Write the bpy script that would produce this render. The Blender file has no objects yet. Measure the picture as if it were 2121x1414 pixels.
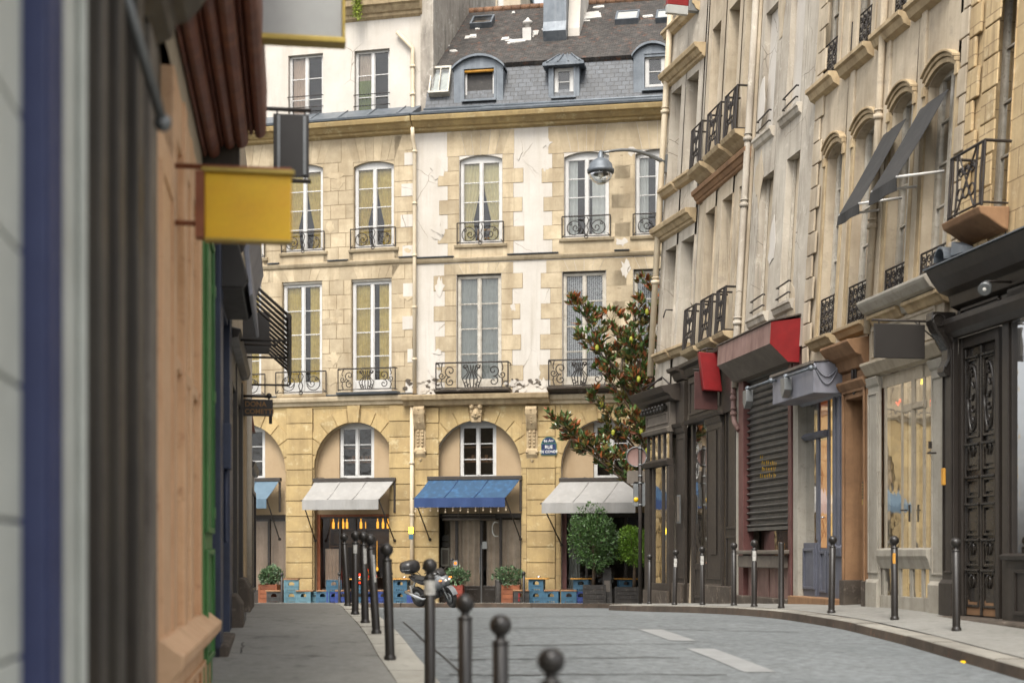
import bpy, bmesh, math, random
from mathutils import Vector, Matrix
random.seed(7)
SC = bpy.context.scene
COL = SC.collection
R = math.radians
CZ = 1.75                      # eye height above the pavement at the camera
FPX = 50.0/36.0*2121.0
# ------------------------------------------------------------------ camera
cam = bpy.data.cameras.new('camera'); cam_o = bpy.data.objects.new('camera', cam); COL.objects.link(cam_o)
cam_o.location = (0, 0, CZ); cam_o.rotation_euler = (R(90), 0, 0)
cam.lens = 50; cam.sensor_width = 36; cam.shift_y = (1150-707)/2121.0
cam.clip_start = 0.1; cam.clip_end = 800
cam.dof.use_dof = True; cam.dof.focus_distance = 30.0; cam.dof.aperture_fstop = 1.15
SC.camera = cam_o
# ------------------------------------------------------------------ sky and sun (bright overcast)
SUN_EL, SUN_AZ = 55.0, 192.0     # azimuth clockwise from +Y: behind the camera, a little left
wd = bpy.data.worlds.new('World'); SC.world = wd; wd.use_nodes = True
nt = wd.node_tree; bg = nt.nodes['Background']
sky = nt.nodes.new('ShaderNodeTexSky'); sky.sky_type = 'NISHITA'; sky.sun_disc = False
sky.sun_elevation = R(SUN_EL); sky.sun_rotation = R(SUN_AZ)
sky.air_density = 1.0; sky.dust_density = 4.0; sky.ozone_density = 1.0
hs = nt.nodes.new('ShaderNodeHueSaturation'); hs.inputs['Saturation'].default_value = 0.14
nt.links.new(sky.outputs[0], hs.inputs['Color']); nt.links.new(hs.outputs[0], bg.inputs[0])
bg.inputs[1].default_value = 0.15
sl = bpy.data.lights.new('sun', 'SUN'); sl.energy = 1.4; sl.angle = R(24); sl.color = (1, .93, .82)
so = bpy.data.objects.new('sun', sl); COL.objects.link(so)
az = R(SUN_AZ); el = R(SUN_EL)
sdir = Vector((math.sin(az)*math.cos(el), math.cos(az)*math.cos(el), math.sin(el)))
so.rotation_euler = sdir.to_track_quat('Z', 'Y').to_euler(); so.location = sdir*60
SC.view_settings.view_transform = 'Standard'; SC.view_settings.look = 'None'
SC.view_settings.gamma = 1; SC.view_settings.exposure = 1.1
SC.render.engine = 'CYCLES'
SC.cycles.use_denoising = True
SC.cycles.max_bounces = 6; SC.cycles.transparent_max_bounces = 12
SC.cycles.caustics_reflective = False; SC.cycles.caustics_refractive = False

# ------------------------------------------------------------------ materials
def lin(c):
    c = [x/255.0 for x in c]
    return tuple((x/12.92 if x <= .04045 else ((x+.055)/1.055)**2.4) for x in c)
class NT:
    def __init__(s, m):
        m.use_nodes = True; s.t = m.node_tree; s.b = s.t.nodes['Principled BSDF']
    def n(s, typ, **kw):
        nd = s.t.nodes.new('ShaderNode'+typ)
        for k, v in kw.items(): setattr(nd, k, v)
        return nd
    def l(s, a, b): s.t.links.new(a, b)
    def co(s, kind='Object', scale=(1, 1, 1)):
        tc = s.n('TexCoord'); mp = s.n('Mapping'); s.l(tc.outputs[kind], mp.inputs[0]); mp.inputs['Scale'].default_value = scale
        return mp.outputs[0]
    def noise(s, co, scale, detail=4, rough=.6):
        x = s.n('TexNoise'); s.l(co, x.inputs['Vector']); x.inputs['Scale'].default_value = scale
        x.inputs['Detail'].default_value = detail; x.inputs['Roughness'].default_value = rough
        return x.outputs[0]
    def ramp(s, f, stops):
        x = s.n('ValToRGB'); s.l(f, x.inputs[0]); e = x.color_ramp.elements
        while len(e) < len(stops): e.new(.5)
        for k, (p, c) in enumerate(stops):
            e[k].position = p
            e[k].color = (c, c, c, 1) if isinstance(c, (int, float)) else (*c, 1)
        return x.outputs[0]
    def mix(s, f, a, b, mode='MIX'):
        x = s.n('MixRGB', blend_type=mode)
        for k, v in ((0, f), (1, a), (2, b)):
            if isinstance(v, (int, float)): x.inputs[k].default_value = v if k == 0 else (v, v, v, 1)
            elif isinstance(v, tuple): x.inputs[k].default_value = (*v, 1)
            else: s.l(v, x.inputs[k])
        return x.outputs[0]
    def val(s, c, f, amt):   # brighten / darken c by f (0..1) around .5
        m = s.n('MapRange'); s.l(f, m.inputs[0]); m.inputs[3].default_value = 1-amt; m.inputs[4].default_value = 1+amt
        h = s.n('HueSaturation'); s.l(c, h.inputs['Color']) if not isinstance(c, tuple) else None
        if isinstance(c, tuple): h.inputs['Color'].default_value = (*c, 1)
        s.l(m.outputs[0], h.inputs['Value']); return h.outputs[0]
    def rnd(s):
        a = s.n('Attribute'); a.attribute_name = 'rnd'; return a.outputs['Fac']
    def bump(s, h, st, dist=.01, prev=None):
        b = s.n('Bump'); s.l(h, b.inputs['Height']); b.inputs['Strength'].default_value = st; b.inputs['Distance'].default_value = dist
        if prev is not None: s.l(prev, b.inputs['Normal'])
        s.l(b.outputs[0], s.b.inputs['Normal']); return b.outputs[0]
MATS = {}
def mat(name, c1, c2=None, rough=.75, mott=2.5, fine=40, bump=.25, metal=0, rv=.0, streak=None, samt=.5, spot=None, spamt=.5,
        brick=None, joint=None, bdist=.01, spec=None, crack=None, coat=0, famp=.10, drip=None, damt=.4, streak_scale=(5, 5, .35), emit=None, estr=0):
    """general weathered surface: two-tone mottling, optional vertical streaks, patches, block joints, cracks"""
    m = bpy.data.materials.new(name); N = NT(m); MATS[name] = m
    a = lin(c1); b = lin(c2) if c2 else a
    ob = N.co()
    f = N.ramp(N.noise(ob, mott, 6, .65), [(.32, 0.), (.68, 1.)])
    c = N.mix(f, a, b)
    hgt = None
    if brick:
        uv = N.co('UV'); bt = N.n('TexBrick'); N.l(uv, bt.inputs['Vector'])
        bw, bh, ms, jv = brick
        bt.inputs['Scale'].default_value = 1; bt.inputs['Brick Width'].default_value = bw; bt.inputs['Row Height'].default_value = bh
        bt.inputs['Mortar Size'].default_value = ms; bt.inputs['Mortar Smooth'].default_value = .2
        bt.inputs['Color1'].default_value = (1, 1, 1, 1); bt.inputs['Color2'].default_value = (jv, jv, jv, 1); bt.inputs['Mortar'].default_value = (1, 1, 1, 1)
        c = N.mix(1., c, bt.outputs['Color'], 'MULTIPLY')
        c = N.mix(bt.outputs['Fac'], c, lin(joint or (60, 50, 40)))
        inv = N.n('Invert'); N.l(bt.outputs['Fac'], inv.inputs[1]); hgt = inv.outputs[0]
    if rv: c = N.val(c, N.rnd(), rv)
    if streak:
        sf = N.ramp(N.noise(N.co('Object', streak_scale), 1.0, 5, .6), [(.5, 0.), (.75, samt)])
        c = N.mix(sf, c, lin(streak))
    if drip:
        sf = N.ramp(N.noise(N.co('Object', (11, 11, .45)), 1.0, 6, .65), [(.52, 0.), (.72, damt)]); mk = N.ramp(N.noise(ob, .45, 3), [(.42, 0.), (.62, 1.)])
        c = N.mix(N.mix(1., sf, mk, 'MULTIPLY'), c, lin(drip))
    if spot:
        sf = N.ramp(N.noise(ob, mott*2.3+.7, 8, .75), [(.56, 0.), (.66, spamt)])
        c = N.mix(sf, c, lin(spot))
    if crack:
        vo = N.n('TexVoronoi', feature='DISTANCE_TO_EDGE'); vo.inputs['Scale'].default_value = .8
        dis = N.n('MixRGB'); dis.inputs[0].default_value = .12; N.l(ob, dis.inputs[1])
        nz = N.n('TexNoise'); N.l(ob, nz.inputs['Vector']); nz.inputs['Scale'].default_value = 3; N.l(nz.outputs['Color'], dis.inputs[2])
        N.l(dis.outputs[0], vo.inputs['Vector'])
        cf = N.ramp(vo.outputs['Distance'], [(.0, 1.), (.008, 0.)])
        mk = N.ramp(N.noise(ob, .5, 2), [(.52, 0.), (.6, 1.)])
        c = N.mix(N.mix(1., cf, mk, 'MULTIPLY'), c, lin(crack))
    c = N.val(c, N.noise(ob, fine, 3, .7), famp if fine else 0)
    N.l(c, N.b.inputs['Base Color'])
    N.b.inputs['Metallic'].default_value = metal
    rr = N.n('MapRange'); N.l(N.noise(ob, mott*3, 4), rr.inputs[0]); rr.inputs[3].default_value = max(.03, rough-.12); rr.inputs[4].default_value = min(1, rough+.12)
    N.l(rr.outputs[0], N.b.inputs['Roughness'])
    if spec is not None: N.b.inputs['Specular IOR Level'].default_value = spec
    if coat: N.b.inputs['Coat Weight'].default_value = coat; N.b.inputs['Coat Roughness'].default_value = .15
    if emit: N.b.inputs['Emission Color'].default_value = (*lin(emit), 1); N.b.inputs['Emission Strength'].default_value = estr
    p = None
    if bump: p = N.bump(N.noise(ob, fine, 5, .7), bump, bdist)
    if hgt is not None: N.bump(hgt, .6, .012, p)
    return m
def glass(name, tint=(.8, .85, .85), refl=1.0, wave=.06):
    m = bpy.data.materials.new(name); N = NT(m); MATS[name] = m
    t = N.t; t.nodes.remove(N.b); out = t.nodes['Material Output']
    tr = N.n('BsdfTransparent'); tr.inputs[0].default_value = (*tint, 1)
    gl = N.n('BsdfGlossy'); gl.inputs['Roughness'].default_value = .03
    bp = N.n('Bump'); N.l(N.noise(N.co(), 2.2, 2), bp.inputs['Height']); bp.inputs['Strength'].default_value = wave; bp.inputs['Distance'].default_value = .3
    N.l(bp.outputs[0], gl.inputs['Normal'])
    fr = N.n('Fresnel'); fr.inputs[0].default_value = 1.55
    mr = N.n('MapRange'); N.l(fr.outputs[0], mr.inputs[0]); mr.inputs[1].default_value = 0; mr.inputs[2].default_value = 1
    mr.inputs[3].default_value = .05*refl; mr.inputs[4].default_value = min(1, .9*refl+.1)
    mx = N.n('MixShader'); N.l(mr.outputs[0], mx.inputs[0]); N.l(tr.outputs[0], mx.inputs[1]); N.l(gl.outputs[0], mx.inputs[2])
    N.l(mx.outputs[0], out.inputs[0]); return m
def emis(name, c, s):
    m = bpy.data.materials.new(name); N = NT(m); MATS[name] = m
    N.b.inputs['Base Color'].default_value = (*lin(c), 1)
    N.b.inputs['Emission Color'].default_value = (*lin(c), 1); N.b.inputs['Emission Strength'].default_value = s
    f = N.noise(N.co(), 6, 2); mr = N.n('MapRange'); N.l(f, mr.inputs[0]); mr.inputs[3].default_value = s*.7; mr.inputs[4].default_value = s*1.3
    N.l(mr.outputs[0], N.b.inputs['Emission Strength']); return m

# limestone, plaster, roofs
mat('limestone', (190, 174, 146), (154, 138, 112), rough=.85, mott=1.3, fine=22, bump=.3, rv=.13, streak=(138, 120, 92), samt=.6, spot=(150, 136, 112), spamt=.4, streak_scale=(3, 3, .4), famp=.14, drip=(110, 96, 74), damt=0.5)
mat('limestone_yellow', (182, 158, 110), (150, 128, 90), rough=.85, mott=1.1, fine=22, bump=.3, rv=.12, streak=(122, 102, 70), samt=.7, spot=(204, 190, 152), spamt=.6, streak_scale=(2.6, 2.6, .4), famp=.14, drip=(98, 80, 54), damt=0.55)
mat('mortar', (128, 110, 82), (112, 96, 70), rough=.9)
mat('plaster_white', (198, 192, 183), (184, 177, 167), rough=.9, mott=.8, fine=30, bump=.12, streak=(168, 158, 142), samt=.5, spot=(188, 180, 166), spamt=.4, crack=(120, 108, 92), streak_scale=(2.5, 2.5, .25), drip=(140, 130, 114), damt=0.45)
mat('plaster_tan', (170, 148, 118), (160, 138, 108), rough=.9, mott=1.5, fine=30, bump=.08, streak=(150, 124, 94), samt=.3)
mat('plaster_party', (176, 168, 156), (140, 132, 122), rough=.95, mott=1.2, fine=14, bump=.5, streak=(86, 80, 72), samt=.8, spot=(208, 202, 192), spamt=.8, crack=(70, 64, 56), streak_scale=(2.5, 2.5, .6), drip=(70, 66, 60), damt=0.7)
mat('plaster_beige', (192, 178, 156), (160, 146, 124), rough=.9, mott=.9, fine=26, bump=.2, streak=(122, 106, 88), samt=.55, spot=(138, 128, 114), spamt=.5, streak_scale=(3, 3, .22), drip=(86, 76, 64), damt=0.6)
mat('plaster_grey', (186, 178, 164), (158, 148, 134), rough=.9, mott=.9, fine=26, bump=.2, streak=(112, 104, 94), samt=.7, spot=(204, 196, 182), spamt=.6, crack=(96, 88, 76), streak_scale=(3, 3, .2), drip=(78, 74, 68), damt=0.75)
mat('stone_carved', (184, 164, 130), (152, 132, 102), rough=.85, mott=3, fine=25, bump=.4, rv=.12, streak=(104, 84, 58), samt=.6, drip=(88, 74, 54), damt=0.5)
mat('stone_warm', (200, 176, 134), (176, 152, 114), rough=.88, mott=1.6, fine=22, bump=.35, rv=.16, brick=(.9, .42, .008, .86), joint=(120, 98, 70), streak=(118, 94, 66), samt=.5, spot=(206, 188, 154), spamt=.6, drip=(98, 80, 58), damt=0.5)
mat('stone_brown', (148, 114, 82), (118, 88, 62), rough=.85, mott=1.6, fine=25, bump=.25, streak=(84, 60, 40), samt=.6)
mat('stone_dark', (88, 78, 68), (62, 54, 46), rough=.85, mott=2, fine=20, bump=.4, spot=(140, 130, 118), spamt=.6)
mat('slate', (84, 88, 94), (60, 63, 68), rough=.55, mott=1.0, fine=18, bump=.3, brick=(.24, .17, .008, .62), joint=(40, 38, 36), rv=0, streak=(58, 58, 58), samt=.6, spot=(128, 132, 136), spamt=.4)
mat('roof_tile', (80, 76, 72), (56, 53, 50), rough=.85, mott=1.6, fine=9, bump=.5, brick=(.16, .09, .01, .5), joint=(34, 28, 24), spot=(120, 74, 48), spamt=.6, streak=(120, 112, 102), samt=.3)
mat('tile_ridge', (134, 98, 72), (98, 74, 58), rough=.85, mott=6, rv=.2)
mat('lead_patch', (196, 192, 186), (168, 164, 158), rough=.6, mott=3)
mat('zinc', (112, 118, 124), (86, 92, 98), rough=.5, mott=2, fine=20, bump=.1, metal=.35, streak=(140, 144, 148), samt=.5, rv=.1)
mat('zinc_shop', (138, 138, 146), (120, 121, 130), rough=.55, mott=2, fine=30, bump=.08, metal=.1, streak=(96, 94, 94), samt=.4)
mat('paint_window', (200, 198, 194), (184, 182, 178), rough=.5, mott=4, fine=40, bump=.1)
mat('paint_worn', (192, 186, 174), (160, 152, 138), rough=.6, mott=6, fine=30, bump=.2, spot=(110, 98, 82), spamt=.6)
mat('pipe_paint', (204, 190, 164), (190, 174, 148), rough=.6, mott=3, fine=30, bump=.06)
mat('iron', (54, 48, 44), (44, 38, 34), rough=.5, mott=8, fine=30, bump=.1, metal=.2)
mat('curtain_gold', (224, 200, 112), (192, 164, 76), rough=.9, mott=7, fine=30, bump=.1)
mat('curtain_yellow', (230, 218, 168), (212, 198, 144), rough=.9, mott=5)
mat('curtain_grey', (170, 174, 168), (148, 152, 148), rough=.95, mott=4)
mat('curtain_white', (226, 228, 222), (208, 210, 206), rough=.95, mott=4)
mat('curtain_taupe', (216, 198, 178), (186, 168, 150), rough=.95, mott=3)
mat('curtain_beige', (218, 192, 170), (198, 172, 150), rough=.95, mott=3)
mat('curtain_green', (126, 140, 62), (100, 112, 44), rough=.95, mott=3)
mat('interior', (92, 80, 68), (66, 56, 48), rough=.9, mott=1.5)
mat('interior_wood', (120, 84, 50), (88, 60, 34), rough=.6, mott=1.5)
glass('glass_window', (.94, .95, .94), .8)
glass('glass_shop', (.92, .93, .92), .62, .008)
# lace: woven pattern
m = mat('lace', (176, 178, 180), (160, 162, 164), rough=.95)
N = NT(m); wv = N.n('TexWave', wave_type='BANDS'); N.l(N.co('UV', (1, 1, 1)), wv.inputs['Vector']); wv.inputs['Scale'].default_value = 5; wv.inputs['Distortion'].default_value = 6; wv.inputs['Detail Scale'].default_value = 6
N.l(N.ramp(wv.outputs[0], [(.35, lin((90, 92, 94))), (.6, lin((198, 200, 202)))]), N.b.inputs['Base Color'])
# paints, shopfronts
mat('paint_black', (52, 46, 41), (44, 39, 35), rough=.42, mott=3, fine=40, bump=.12, streak=(80, 74, 68), samt=.3)
mat('paint_black_gloss', (50, 45, 41), (42, 38, 34), rough=.25, mott=3, fine=40, bump=.06)
mat('paint_brownblack', (58, 51, 44), (48, 42, 37), rough=.5, mott=3, fine=30, bump=.15, spot=(92, 80, 68), spamt=.4)
mat('paint_bluegrey', (96, 98, 108), (80, 83, 94), rough=.5, mott=2.5, fine=40, bump=.1, spot=(126, 128, 136), spamt=.3)
mat('paint_cream', (176, 164, 144), (158, 146, 126), rough=.6, mott=3, fine=30, bump=.15, streak=(112, 100, 84), samt=.5, spot=(130, 120, 104), spamt=.5)
mat('paint_greycream', (168, 162, 150), (150, 144, 132), rough=.6, mott=3, fine=30, bump=.15, streak=(104, 96, 84), samt=.5, spot=(120, 112, 100), spamt=.5)
mat('paint_orange', (216, 178, 140), (202, 162, 124), rough=.6, mott=3, fine=40, bump=.15, spot=(150, 104, 70), spamt=.6, streak=(176, 120, 80), samt=.5)
mat('paint_ochre', (208, 184, 144), (192, 166, 126), rough=.6, mott=3, fine=40, bump=.15, spot=(150, 118, 76), spamt=.6)
mat('paint_green', (72, 122, 64), (60, 104, 52), rough=.5, mott=3, fine=40, bump=.1, spot=(64, 108, 54), spamt=.5)
mat('paint_blue', (58, 66, 104), (50, 57, 94), rough=.45, mott=3, fine=40, bump=.08)
mat('paint_navy', (48, 56, 78), (38, 44, 62), rough=.45, mott=3, fine=40, bump=.1)
mat('paint_palegrey', (196, 198, 190), (176, 178, 170), rough=.55, mott=2, fine=40, bump=.1)
mat('paint_olive', (58, 50, 40), (44, 38, 31), rough=.5, mott=2, fine=40, bump=.1, streak=(96, 92, 80), samt=.4)
mat('paint_red', (130, 24, 26), (112, 18, 20), rough=.45, mott=4, fine=60, bump=.05)
mat('paint_redjamb', (104, 68, 64), (86, 54, 50), rough=.5, mott=3, fine=40, bump=.1)
mat('metal_pinkworn', (140, 112, 104), (116, 90, 82), rough=.6, mott=2.5, fine=20, bump=.1, streak=(92, 60, 54), samt=.8, streak_scale=(7, 7, .6))
mat('metal_greyworn', (112, 104, 94), (88, 80, 72), rough=.65, mott=2.2, fine=20, bump=.15, spot=(132, 124, 114), spamt=.5)
mat('wood_maroon', (124, 70, 50), (88, 48, 38), rough=.55, mott=2, fine=25, bump=.2, streak=(146, 92, 60), samt=.6)  # paler streaks painted in for the highlights on the folds
mat('shutter_metal', (98, 96, 92), (76, 74, 70), rough=.5, mott=2, fine=30, bump=.15, metal=.2, streak=(128, 120, 110), samt=.4)
mat('sign_black', (44, 40, 36), (38, 34, 31), rough=.5, mott=2, bump=.04)
mat('sign_yellow', (222, 180, 8), (210, 160, 6), rough=.45, mott=1.8, fine=30, bump=.05, streak=(206, 140, 6), samt=.6, streak_scale=(1.2, 1.2, 4))
mat('sign_white', (166, 167, 163), (152, 152, 148), rough=.5, mott=2.5, bump=.04)
mat('sign_brass', (176, 152, 70), (150, 128, 56), rough=.4, mott=4, metal=.3)
mat('sign_metal', (130, 132, 132), (110, 112, 112), rough=.4, metal=.5, mott=4)
mat('enamel_blue', (38, 50, 86), (32, 42, 76), rough=.3, mott=6, bump=.02)
mat('enamel_green', (64, 108, 96), (52, 92, 84), rough=.3, mott=6, bump=.02)
mat('letter_white', (226, 224, 216), rough=.5)
mat('letter_bronze', (138, 100, 52), (112, 80, 40), rough=.5, mott=9)
mat('awning_blue', (46, 76, 104), (40, 66, 92), rough=.85, mott=2, fine=90, bump=.1, streak=(70, 124, 178), samt=.35)
mat('awning_blueval', (44, 66, 108), (38, 58, 98), rough=.85, mott=2, fine=90, bump=.1)
mat('awning_white', (152, 150, 147), (138, 136, 132), rough=.85, mott=1.6, fine=90, bump=.1, streak=(168, 164, 158), samt=.4)
mat('paint_maroon', (74, 42, 38), (58, 33, 30), rough=.5, mott=3)
mat('awning_faded', (92, 112, 126), (80, 100, 114), rough=.85, mott=2, fine=60, bump=.1)
mat('blind_dark', (52, 50, 48), (42, 41, 40), rough=.8, mott=2, fine=80, bump=.1)
# ground
mat('asphalt', (110, 114, 115), (98, 102, 103), rough=.85, mott=.5, fine=9, bump=.9, spot=(78, 80, 79), spamt=.5, bdist=.03, famp=.75, streak=(132, 136, 136), samt=.35, streak_scale=(.5, .12, 1))
mat('asphalt_patch', (102, 105, 105), (90, 93, 93), rough=.85, mott=.8, fine=17, bump=.7, famp=.5, spot=(78, 80, 80), spamt=.4)
mat('asphalt_pale', (124, 127, 126), (112, 115, 114), rough=.85, mott=.8, fine=20, bump=.6, famp=.5, spot=(90, 92, 92), spamt=.3)
mat('pavement', (136, 134, 128), (120, 118, 112), rough=.85, mott=.6, fine=11, bump=.6, spot=(84, 83, 79), spamt=.6, famp=.35, streak=(136, 135, 130), samt=.4, streak_scale=(.7, .5, 1))
mat('granite', (182, 178, 167), (162, 158, 147), rough=.8, mott=2, fine=60, bump=.35, rv=.12, spot=(112, 104, 92), spamt=.5)
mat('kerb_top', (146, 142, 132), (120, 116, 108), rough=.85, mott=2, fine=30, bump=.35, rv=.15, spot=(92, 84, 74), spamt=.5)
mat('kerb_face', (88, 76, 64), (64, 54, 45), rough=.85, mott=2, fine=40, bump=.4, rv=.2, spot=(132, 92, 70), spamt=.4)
mat('road_paint', (142, 143, 142), (126, 127, 126), rough=.8, mott=3, fine=40, bump=.2, spot=(128, 128, 126), spamt=.7)
mat('tar', (58, 56, 54), (48, 46, 44), rough=.7, mott=4)
# street things
mat('bollard_paint', (44, 40, 37), (36, 33, 30), rough=.38, mott=5, fine=50, bump=.12, spot=(70, 63, 58), spamt=.5)
mat('sticker', (196, 194, 188), (150, 148, 142), rough=.6, mott=30)
mat('crate_blue', (62, 100, 122), (52, 86, 108), rough=.5, mott=5)
mat('crate_royal', (54, 74, 138), (44, 62, 122), rough=.5, mott=5)
mat('crate_pale', (96, 130, 140), (82, 114, 126), rough=.5, mott=5)
mat('crate_dark', (66, 64, 62), (50, 48, 46), rough=.5, mott=5)
mat('seat_tan', (150, 112, 78), (124, 92, 64), rough=.8, mott=5)
mat('table_wood', (206, 152, 60), (184, 128, 44), rough=.5, mott=5)
mat('planter_wood', (140, 84, 52), (112, 60, 36), rough=.7, mott=4, rv=.25, fine=25, bump=.2)
mat('planter_red', (134, 56, 40), (110, 42, 30), rough=.7, mott=4, rv=.25)
mat('planter_black', (52, 48, 44), (40, 36, 33), rough=.6, mott=4, spot=(120, 112, 100), spamt=.5)
mat('soil', (60, 46, 34), rough=1)
mat('trunk', (104, 88, 70), (76, 62, 48), rough=.9, mott=6, fine=20, bump=.5)
mat('tyre', (36, 34, 32), rough=.8)
mat('moto_black', (52, 50, 50), (42, 40, 40), rough=.3, mott=4, bump=.04)
mat('moto_grey', (120, 122, 124), (96, 98, 100), rough=.3, mott=4, bump=.04)
mat('chrome', (200, 200, 200), rough=.2, metal=.9, mott=4, bump=0)
mat('lamp_white', (240, 236, 226), rough=.25)
emis('lamp_orange', (240, 120, 40), .9)
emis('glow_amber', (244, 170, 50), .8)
emis('glow_warm', (232, 180, 96), .45)
emis('glow_orange', (200, 106, 56), .22)
emis('glow_red', (230, 60, 30), 1.2)
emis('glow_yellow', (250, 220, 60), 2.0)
emis('lamp_pale', (220, 200, 170), .15)
def leafmat(name, a, b, back=None, rough=.35):
    m = mat(name, a, b, rough=rough, mott=5, fine=25, bump=.0, rv=.45)
    N = NT(m); N.b.inputs['Subsurface Weight'].default_value = 0
    if back:
        g = N.n('NewGeometry'); src = N.b.inputs['Base Color'].links[0].from_socket
        N.l(N.mix(g.outputs['Backfacing'], src, lin(back)), N.b.inputs['Base Color'])
    return m
leafmat('leaf_magnolia', (84, 108, 58), (58, 82, 42), (104, 92, 50), .22)
leafmat('leaf_rust', (156, 88, 42), (126, 68, 34), (134, 76, 40), .5)
leafmat('leaf_bay', (80, 108, 56), (54, 80, 40), None, .4)
leafmat('leaf_bright', (116, 148, 44), (88, 124, 40), None, .45)
leafmat('leaf_box', (88, 112, 76), (60, 84, 54), None, .45)
leafmat('leaf_vine', (142, 154, 52), (112, 126, 36), None, .6)
mat('magnolia_fruit', (170, 172, 60), (150, 150, 50), rough=.6)

# ------------------------------------------------------------------ frames and mesh builder
class Fr:
    """a facade frame: u along the wall, v height above the eye, w out of the wall; walls above pivot lean back slightly"""
    def __init__(s, O, U, lean=0, vp=99):
        s.O = Vector((O[0], O[1], CZ)); s.U = Vector((U[0], U[1], 0)).normalized()
        W = Vector((s.U.y, -s.U.x, 0))
        if W.dot(Vector((-O[0], -O[1], 0))) < 0: W = -W
        s.W = W; s.lean = lean; s.vp = vp
    def pt(s, u, v, w=0):
        w2 = w - s.lean*max(0, v-s.vp)
        return s.O + s.U*u + Vector((0, 0, v)) + s.W*w2
    def px(s, px, py, w=0):
        d = Vector(((px-1060.5)/FPX, 1, (1150-py)/FPX)); v = 0
        for _ in range(12):
            w2 = w - s.lean*max(0, v-s.vp)
            o = s.O + s.W*w2
            t = (o.x*s.W.x+o.y*s.W.y)/(d.x*s.W.x+d.y*s.W.y)
            p = d*t; v = p.z
        q = p-o; u = q.x*s.U.x+q.y*s.U.y
        return u, v
    def rect(s, pl, pr, yt, yb, ref=.5, w=0):
        xr = pl+(pr-pl)*ref
        _, vt = s.px(xr, yt, w); _, vb = s.px(xr, yb, w)
        ym = (yt+yb)/2
        ua, _ = s.px(pl, ym, w); ub, _ = s.px(pr, ym, w)
        return min(ua, ub), max(ua, ub), vb, vt
class Ax:                     # plain local axes: u = x, v = z, w = -y (front faces -y)
    def pt(s, u, v, w=0): return Vector((u, -w, v))
AX = Ax()
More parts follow.
